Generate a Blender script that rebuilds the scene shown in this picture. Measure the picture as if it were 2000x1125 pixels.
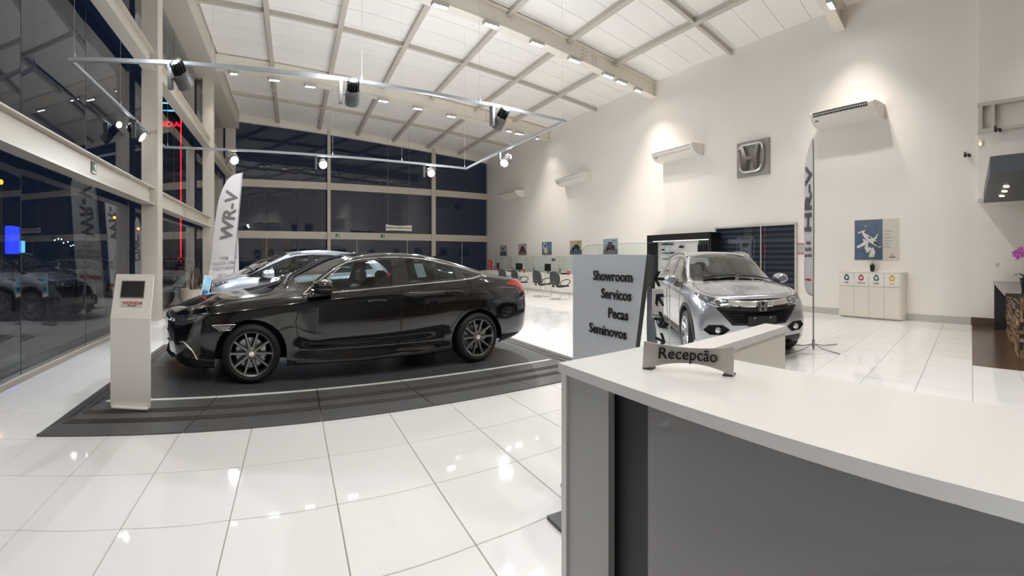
import bpy, bmesh, math, random
from mathutils import Vector, Matrix

random.seed(7)
for o in list(bpy.data.objects): bpy.data.objects.remove(o)
SC = bpy.context.scene

# ---------------------------------------------------------------- camera (the photograph is a stitched wide panorama: verticals stay upright, horizontals bow)
cam_d = bpy.data.cameras.new('camera')
cam_d.type = 'PANO'
cam_d.panorama_type = 'CENTRAL_CYLINDRICAL'
cam_d.central_cylindrical_range_u_min = -1000 / 900; cam_d.central_cylindrical_range_u_max = 1000 / 900
cam_d.central_cylindrical_range_v_min = -(1125 - 505.2) / 900; cam_d.central_cylindrical_range_v_max = 505.2 / 900
cam_d.central_cylindrical_radius = 1.0
cam_d.clip_start = 0.02; cam_d.clip_end = 500
cam = bpy.data.objects.new('camera', cam_d); SC.collection.objects.link(cam)
cam.location = (0, 0, 1.414); cam.rotation_euler = (math.pi / 2, 0, 0)
SC.camera = cam

# ---------------------------------------------------------------- night sky
world = bpy.data.worlds.new('night'); SC.world = world; world.use_nodes = True
bg = world.node_tree.nodes['Background']
bg.inputs['Color'].default_value = (0.020, 0.034, 0.075, 1); bg.inputs['Strength'].default_value = 0.22

# ---------------------------------------------------------------- exposure
vs_ = SC.view_settings
vs_.view_transform = 'Standard'; vs_.look = 'None'; vs_.gamma = 1.0; vs_.exposure = 0.46; vs_.use_curve_mapping = False
SPOT_W = 195.0      # one triple downlight under a roof beam
CEIL_FILL_W = 54.0      # added point lamp near each floodlight, brightens the ceiling
FLOOD_W = 280.0     # one floodlight on the hanging track
WARM = (1.0, 0.945, 0.875); COOL = (0.93, 0.97, 1.0)
SC.cycles.max_bounces = 12; SC.cycles.diffuse_bounces = 8; SC.cycles.glossy_bounces = 5; SC.cycles.transparent_max_bounces = 24
SC.cycles.caustics_reflective = False; SC.cycles.caustics_refractive = False; SC.cycles.sample_clamp_indirect = 6.0
SC.cycles.use_denoising = True
# ---------------------------------------------------------------- helpers
PI = math.pi
COL = bpy.context.scene.collection

def tag(o, label=None, cat=None, group=None, kind=None):
    if label: o['label'] = label
    if cat: o['category'] = cat
    if group: o['group'] = group
    if kind: o['kind'] = kind
    return o

def empty(name, loc=(0, 0, 0), rz=0.0):
    o = bpy.data.objects.new(name, None)
    o.empty_display_size = 0.1
    COL.objects.link(o)
    o.location = loc
    o.rotation_euler = (0, 0, rz)
    return o

def link(name, me, parent=None, loc=None, rot=None):
    o = bpy.data.objects.new(name, me)
    COL.objects.link(o)
    if parent is not None: o.parent = parent
    if loc is not None: o.location = loc
    if rot is not None: o.rotation_euler = rot
    return o

def copy_tree(o, parent=None):
    c = o.copy()
    COL.objects.link(c)
    c.parent = parent
    for ch in list(o.children): copy_tree(ch, c)
    return c

class MB:
    """collects verts and faces, builds ONE mesh object"""
    def __init__(s): s.v = []; s.f = []; s.m = []; s.mi = 0
    def add(s, vs, fs, M=None):
        n = len(s.v)
        if M is not None: vs = [tuple(M @ Vector(v)) for v in vs]
        s.v += [tuple(v) for v in vs]
        s.f += [tuple(i + n for i in f) for f in fs]
        s.m += [s.mi] * len(fs)
        return s
    def box(s, c, d, M=None, rz=0.0, ch=0.0):
        x, y, z = (k / 2 for k in d)
        if rz:
            R = Matrix.Translation(c) @ Matrix.Rotation(rz, 4, 'Z'); M = R if M is None else M @ R; c = (0, 0, 0)
        cx, cy, cz = c
        if ch <= 0:
            vs = [(cx + i * x, cy + j * y, cz + k * z) for i in (-1, 1) for j in (-1, 1) for k in (-1, 1)]
            fs = [(0, 1, 3, 2), (4, 6, 7, 5), (0, 4, 5, 1), (2, 3, 7, 6), (0, 2, 6, 4), (1, 5, 7, 3)]
            return s.add(vs, fs, M)
        b = ch; vs = []; ring = [(-x + b, -y), (x - b, -y), (x, -y + b), (x, y - b), (x - b, y), (-x + b, y), (-x, y - b), (-x, -y + b)]
        inn = [(max(-x + b, min(x - b, a)) * 1.0, max(-y + b, min(y - b, e))) for a, e in ring]
        for pts, zz in ((inn, -z), (ring, -z + b), (ring, z - b), (inn, z)):
            vs += [(cx + a, cy + e, cz + zz) for a, e in pts]
        fs = [tuple(range(7, -1, -1)), tuple(range(24, 32))]
        for l in range(3):
            for i in range(8):
                j = (i + 1) % 8; fs.append((l * 8 + i, l * 8 + j, l * 8 + 8 + j, l * 8 + 8 + i))
        return s.add(vs, fs, M)
    def prism(s, poly, a, b, axis=2, M=None):
        """extrude a 2D polygon between a and b along the axis"""
        n = len(poly)
        def P(u, v, w): return (u, v, w) if axis == 2 else ((u, w, v) if axis == 1 else (w, u, v))
        vs = [P(u, v, a) for u, v in poly] + [P(u, v, b) for u, v in poly]
        fs = [tuple(range(n - 1, -1, -1)), tuple(range(n, 2 * n))] + [(i, (i + 1) % n, n + (i + 1) % n, n + i) for i in range(n)]
        return s.add(vs, fs, M)
    def ring(s, outer, inner, a, b, axis=2, M=None):
        """extruded band between two polygons of equal count"""
        n = len(outer)
        def P(u, v, w): return (u, v, w) if axis == 2 else ((u, w, v) if axis == 1 else (w, u, v))
        vs = [P(u, v, w) for w in (a, b) for pl in (outer, inner) for u, v in pl]
        fs = []
        for i in range(n):
            j = (i + 1) % n
            fs += [(i, n + i, n + j, j), (2 * n + i, 2 * n + j, 3 * n + j, 3 * n + i), (i, j, 2 * n + j, 2 * n + i), (n + i, 3 * n + i, 3 * n + j, n + j)]
        return s.add(vs, fs, M)
    def tube(s, pts, r, n=8, M=None, closed=False, flat=1.0, up=None):
        pts = [Vector(p) for p in pts]; k = len(pts)
        vs = []; fs = []; prev = None
        for i, p in enumerate(pts):
            if closed: t = pts[(i + 1) % k] - pts[i - 1]
            else: t = pts[min(i + 1, k - 1)] - pts[max(i - 1, 0)]
            t.normalize()
            if up is not None: a = Vector(up)
            else: a = prev if prev is not None else (Vector((0, 0, 1)) if abs(t.z) < 0.9 else Vector((1, 0, 0)))
            a = (a - t * a.dot(t))
            if a.length < 1e-6: a = t.orthogonal()
            a.normalize(); b = t.cross(a); prev = a
            rr = r[i] if isinstance(r, (list, tuple)) else r
            for j in range(n):
                w = 2 * PI * (j + 0.5) / n
                vs.append(p + a * (rr * math.cos(w) * flat) + b * (rr * math.sin(w)))
        for i in range(k if closed else k - 1):
            i2 = (i + 1) % k
            for j in range(n):
                fs.append((i * n + j, i * n + (j + 1) % n, i2 * n + (j + 1) % n, i2 * n + j))
        if not closed:
            fs.append(tuple(range(n - 1, -1, -1))); fs.append(tuple(range((k - 1) * n, k * n)))
        return s.add(vs, fs, M)
    def lathe(s, prof, n=24, M=None, axis=2, closed=False, caps=True):
        def P(r, w, z):
            c, d = r * math.cos(w), r * math.sin(w)
            return (c, d, z) if axis == 2 else ((c, z, d) if axis == 1 else (z, c, d))
        k = len(prof); vs = [P(r, 2 * PI * j / n, z) for r, z in prof for j in range(n)]
        fs = [(i * n + j, i * n + (j + 1) % n, ((i + 1) % k) * n + (j + 1) % n, ((i + 1) % k) * n + j) for i in range(k if closed else k - 1) for j in range(n)]
        if not closed and caps:
            if prof[0][0] > 1e-5: fs.append(tuple(range(n - 1, -1, -1)))
            if prof[-1][0] > 1e-5: fs.append(tuple(range((k - 1) * n, k * n)))
        return s.add(vs, fs, M)
    def grid(s, rows, closed=False, M=None):
        """rows: list of equal-length point lists"""
        a = len(rows); b = len(rows[0]); vs = [p for r in rows for p in r]
        fs = [(i * b + j, i * b + (j + 1) % b, (i + 1) * b + (j + 1) % b, (i + 1) * b + j) for i in range(a - 1) for j in range(b if closed else b - 1)]
        return s.add(vs, fs, M)
    def quad(s, a, b, c, d): return s.add([a, b, c, d], [(0, 1, 2, 3)])
    def room(s, p0, p1, q0, q1, z0, z1, np_=1, nq=1):
        """box laid out on the hall's survey grid; z0/z1 numbers or functions of (p,q)"""
        f0 = z0 if callable(z0) else (lambda p, q: z0); f1 = z1 if callable(z1) else (lambda p, q: z1)
        P = [p0 + (p1 - p0) * i / np_ for i in range(np_ + 1)]; Q = [q0 + (q1 - q0) * j / nq for j in range(nq + 1)]
        vs = []
        for f in (f0, f1):
            for p in P:
                for q in Q:
                    x, y = plan(p, q); vs.append((x, y, f(p, q)))
        N = (np_ + 1) * (nq + 1); I = lambda l, i, j: l * N + i * (nq + 1) + j
        fs = []
        for i in range(np_):
            for j in range(nq):
                fs.append((I(0, i, j), I(0, i, j + 1), I(0, i + 1, j + 1), I(0, i + 1, j)))
                fs.append((I(1, i, j), I(1, i + 1, j), I(1, i + 1, j + 1), I(1, i, j + 1)))
        for i in range(np_):
            fs.append((I(0, i, 0), I(0, i + 1, 0), I(1, i + 1, 0), I(1, i, 0)))
            fs.append((I(0, i + 1, nq), I(0, i, nq), I(1, i, nq), I(1, i + 1, nq)))
        for j in range(nq):
            fs.append((I(0, 0, j + 1), I(0, 0, j), I(1, 0, j), I(1, 0, j + 1)))
            fs.append((I(0, np_, j), I(0, np_, j + 1), I(1, np_, j + 1), I(1, np_, j)))
        return s.add(vs, fs)
    def mesh(s, name, mat, smooth=None):
        me = bpy.data.meshes.new(name)
        me.from_pydata(s.v, [], s.f)
        for m in (mat if isinstance(mat, (list, tuple)) else [mat]): me.materials.append(m)
        if isinstance(mat, (list, tuple)): me.polygons.foreach_set('material_index', s.m)
        me.update()
        if smooth is not None:
            me.polygons.foreach_set('use_smooth', [True] * len(me.polygons))
            me.set_sharp_from_angle(angle=math.radians(smooth))
        return me
    def build(s, name, mat, parent=None, smooth=None, loc=None, rot=None):
        return link(name, s.mesh(name, mat, smooth), parent, loc, rot)

def text_mb(txt, size, depth, align='CENTER', bold=0.0, shear=0.0, sx=1.0, space=1.0):
    """solid lettering in the XZ plane, front at y=-depth, back at y=0"""
    cu = bpy.data.curves.new('lettering', 'FONT')
    cu.body = txt; cu.size = size; cu.align_x = align; cu.align_y = 'CENTER'; cu.extrude = depth / 2
    cu.offset = bold; cu.shear = shear; cu.space_character = space; cu.resolution_u = 3
    o = bpy.data.objects.new('lettering', cu); COL.objects.link(o)
    dg = bpy.context.evaluated_depsgraph_get(); dg.update()
    me = o.evaluated_get(dg).to_mesh()
    m = MB()
    vs = [(v.co.x * sx, -v.co.z - depth / 2, v.co.y) for v in me.vertices]
    m.add(vs, [tuple(p.vertices) for p in me.polygons])
    o.evaluated_get(dg).to_mesh_clear()
    bpy.data.objects.remove(o); bpy.data.curves.remove(cu)
    return m

def rrect(w, h, r, n=5, cx=0.0, cy=0.0):
    out = []
    for sx, sy, a in ((1, 1, 0), (-1, 1, 90), (-1, -1, 180), (1, -1, 270)):
        for i in range(n + 1):
            t = math.radians(a + 90 * i / n)
            out.append((cx + sx * (w / 2 - r) + r * math.cos(t), cy + sy * (h / 2 - r) + r * math.sin(t)))
    return out

def crv(pts, n=6, closed=False):
    """Catmull-Rom through points (tuples of any length)"""
    k = len(pts); out = []
    for i in range(k if closed else k - 1):
        if closed: a, b, c, d = pts[i - 1], pts[i], pts[(i + 1) % k], pts[(i + 2) % k]
        else: a, b, c, d = pts[max(i - 1, 0)], pts[i], pts[i + 1], pts[min(i + 2, k - 1)]
        for j in range(n):
            t = j / n
            out.append(tuple(0.5 * (2 * B + (C - A) * t + (2 * A - 5 * B + 4 * C - D) * t * t + (3 * B - A - 3 * C + D) * t ** 3) for A, B, C, D in zip(a, b, c, d)))
    if not closed: out.append(tuple(pts[-1]))
    return out

# ---------------------------------------------------------------- materials
MATS = {}
def mat(name, col=(0.8, 0.8, 0.8), rough=0.5, metal=0.0, coat=0.0, spec=0.5, emit=None, estr=0.0, noise=0.0, nscale=8.0, bump=0.0, bscale=60.0, trans=0.0, sheen=0.0, alpha=1.0):
    if name in MATS: return MATS[name]
    m = bpy.data.materials.new(name); m.use_nodes = True; MATS[name] = m
    nt = m.node_tree; b = nt.nodes['Principled BSDF']
    b.inputs['Base Color'].default_value = (*col, 1); b.inputs['Roughness'].default_value = rough
    b.inputs['Metallic'].default_value = metal; b.inputs['Coat Weight'].default_value = coat; b.inputs['Coat Roughness'].default_value = 0.03
    b.inputs['Specular IOR Level'].default_value = spec; b.inputs['Transmission Weight'].default_value = trans
    b.inputs['Alpha'].default_value = alpha
    if emit: b.inputs['Emission Color'].default_value = (*emit, 1); b.inputs['Emission Strength'].default_value = estr
    if noise > 0 or bump > 0:
        tc = nt.nodes.new('ShaderNodeTexCoord')
        if noise > 0:
            nz = nt.nodes.new('ShaderNodeTexNoise'); nz.inputs['Scale'].default_value = nscale; nz.inputs['Detail'].default_value = 5
            nt.links.new(tc.outputs['Object'], nz.inputs['Vector'])
            mx = nt.nodes.new('ShaderNodeMix'); mx.data_type = 'RGBA'
            mx.inputs['A'].default_value = (*[c * (1 - noise) for c in col], 1); mx.inputs['B'].default_value = (*[min(1, c * (1 + noise)) for c in col], 1)
            nt.links.new(nz.outputs['Fac'], mx.inputs['Factor']); nt.links.new(mx.outputs['Result'], b.inputs['Base Color'])
        if bump > 0:
            n2 = nt.nodes.new('ShaderNodeTexNoise'); n2.inputs['Scale'].default_value = bscale
            nt.links.new(tc.outputs['Object'], n2.inputs['Vector'])
            bp = nt.nodes.new('ShaderNodeBump'); bp.inputs['Strength'].default_value = bump; bp.inputs['Distance'].default_value = 0.01
            nt.links.new(n2.outputs['Fac'], bp.inputs['Height']); nt.links.new(bp.outputs['Normal'], b.inputs['Normal'])
    return m

def glass(name, tint=(0.9, 0.95, 0.95), boost=1.8, rough=0.0):
    """thin sheet glass: clear with the reflection of its two faces"""
    if name in MATS: return MATS[name]
    m = bpy.data.materials.new(name); m.use_nodes = True; MATS[name] = m
    nt = m.node_tree; nt.nodes.clear()
    out = nt.nodes.new('ShaderNodeOutputMaterial'); t = nt.nodes.new('ShaderNodeBsdfTransparent'); g = nt.nodes.new('ShaderNodeBsdfGlossy')
    t.inputs['Color'].default_value = (*tint, 1); g.inputs['Roughness'].default_value = rough; g.inputs['Color'].default_value = (1, 1, 1, 1)
    fr = nt.nodes.new('ShaderNodeFresnel'); fr.inputs['IOR'].default_value = 1.5
    geo = nt.nodes.new('ShaderNodeNewGeometry'); mu = nt.nodes.new('ShaderNodeMath'); mu.operation = 'MULTIPLY'; mu.use_clamp = True
    # Fresnel of the front side whichever way the sheet is met
    neg = nt.nodes.new('ShaderNodeVectorMath'); neg.operation = 'SCALE'
    sg = nt.nodes.new('ShaderNodeMath'); sg.operation = 'MULTIPLY_ADD'; sg.inputs[1].default_value = -2.0; sg.inputs[2].default_value = 1.0
    mu.inputs[1].default_value = boost
    lw = nt.nodes.new('ShaderNodeLayerWeight'); lw.inputs['Blend'].default_value = 0.5
    # Schlick: F = 0.04 + 0.96*(1-cos)^5 ; facing output = 1-cos
    pw = nt.nodes.new('ShaderNodeMath'); pw.operation = 'POWER'; pw.inputs[1].default_value = 5.0
    ma = nt.nodes.new('ShaderNodeMath'); ma.operation = 'MULTIPLY_ADD'; ma.inputs[1].default_value = 0.96; ma.inputs[2].default_value = 0.04
    nt.links.new(lw.outputs['Facing'], pw.inputs[0]); nt.links.new(pw.outputs[0], ma.inputs[0]); nt.links.new(ma.outputs[0], mu.inputs[0])
    for n in (fr, geo, neg, sg): nt.nodes.remove(n)
    mx = nt.nodes.new('ShaderNodeMixShader')
    nt.links.new(mu.outputs[0], mx.inputs[0]); nt.links.new(t.outputs[0], mx.inputs[1]); nt.links.new(g.outputs[0], mx.inputs[2])
    nt.links.new(mx.outputs[0], out.inputs['Surface'])
    return m
# ---------------------------------------------------------------- survey of the hall
# The hall is not a strict rectangle: its walls and tile courses fan out gently. Points of its floor were
# surveyed on a grid (p across from the middle, q along towards the far glass front), in metres.
class Survey:
    def __init__(s, p0, dp, q0, dq, txt):
        s.o = (p0, q0); s.d = (dp, dq)
        s.G = [[(float(a), float(b)) for a, b in zip(r.split()[0::2], r.split()[1::2])] for r in txt.strip().split('\n')]
        s.n = (len(s.G), len(s.G[0]))
    def has(s, p, q):
        a, b = (p - s.o[0]) / s.d[0], (q - s.o[1]) / s.d[1]
        return 1 <= a <= s.n[0] - 2 and 1 <= b <= s.n[1] - 2
    def at(s, p, q):
        a, b = (p - s.o[0]) / s.d[0], (q - s.o[1]) / s.d[1]
        i = min(max(int(math.floor(a)), 1), s.n[0] - 3); j = min(max(int(math.floor(b)), 1), s.n[1] - 3)
        def w(t): return (-.5 * t + t * t - .5 * t ** 3, 1 - 2.5 * t * t + 1.5 * t ** 3, .5 * t + 2 * t * t - 1.5 * t ** 3, -.5 * t * t + .5 * t ** 3)
        u, v = w(a - i), w(b - j); x = y = 0.0
        for k in range(4):
            for l in range(4):
                c = u[k] * v[l]; g = s.G[i - 1 + k][j - 1 + l]; x += c * g[0]; y += c * g[1]
        return x, y
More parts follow.
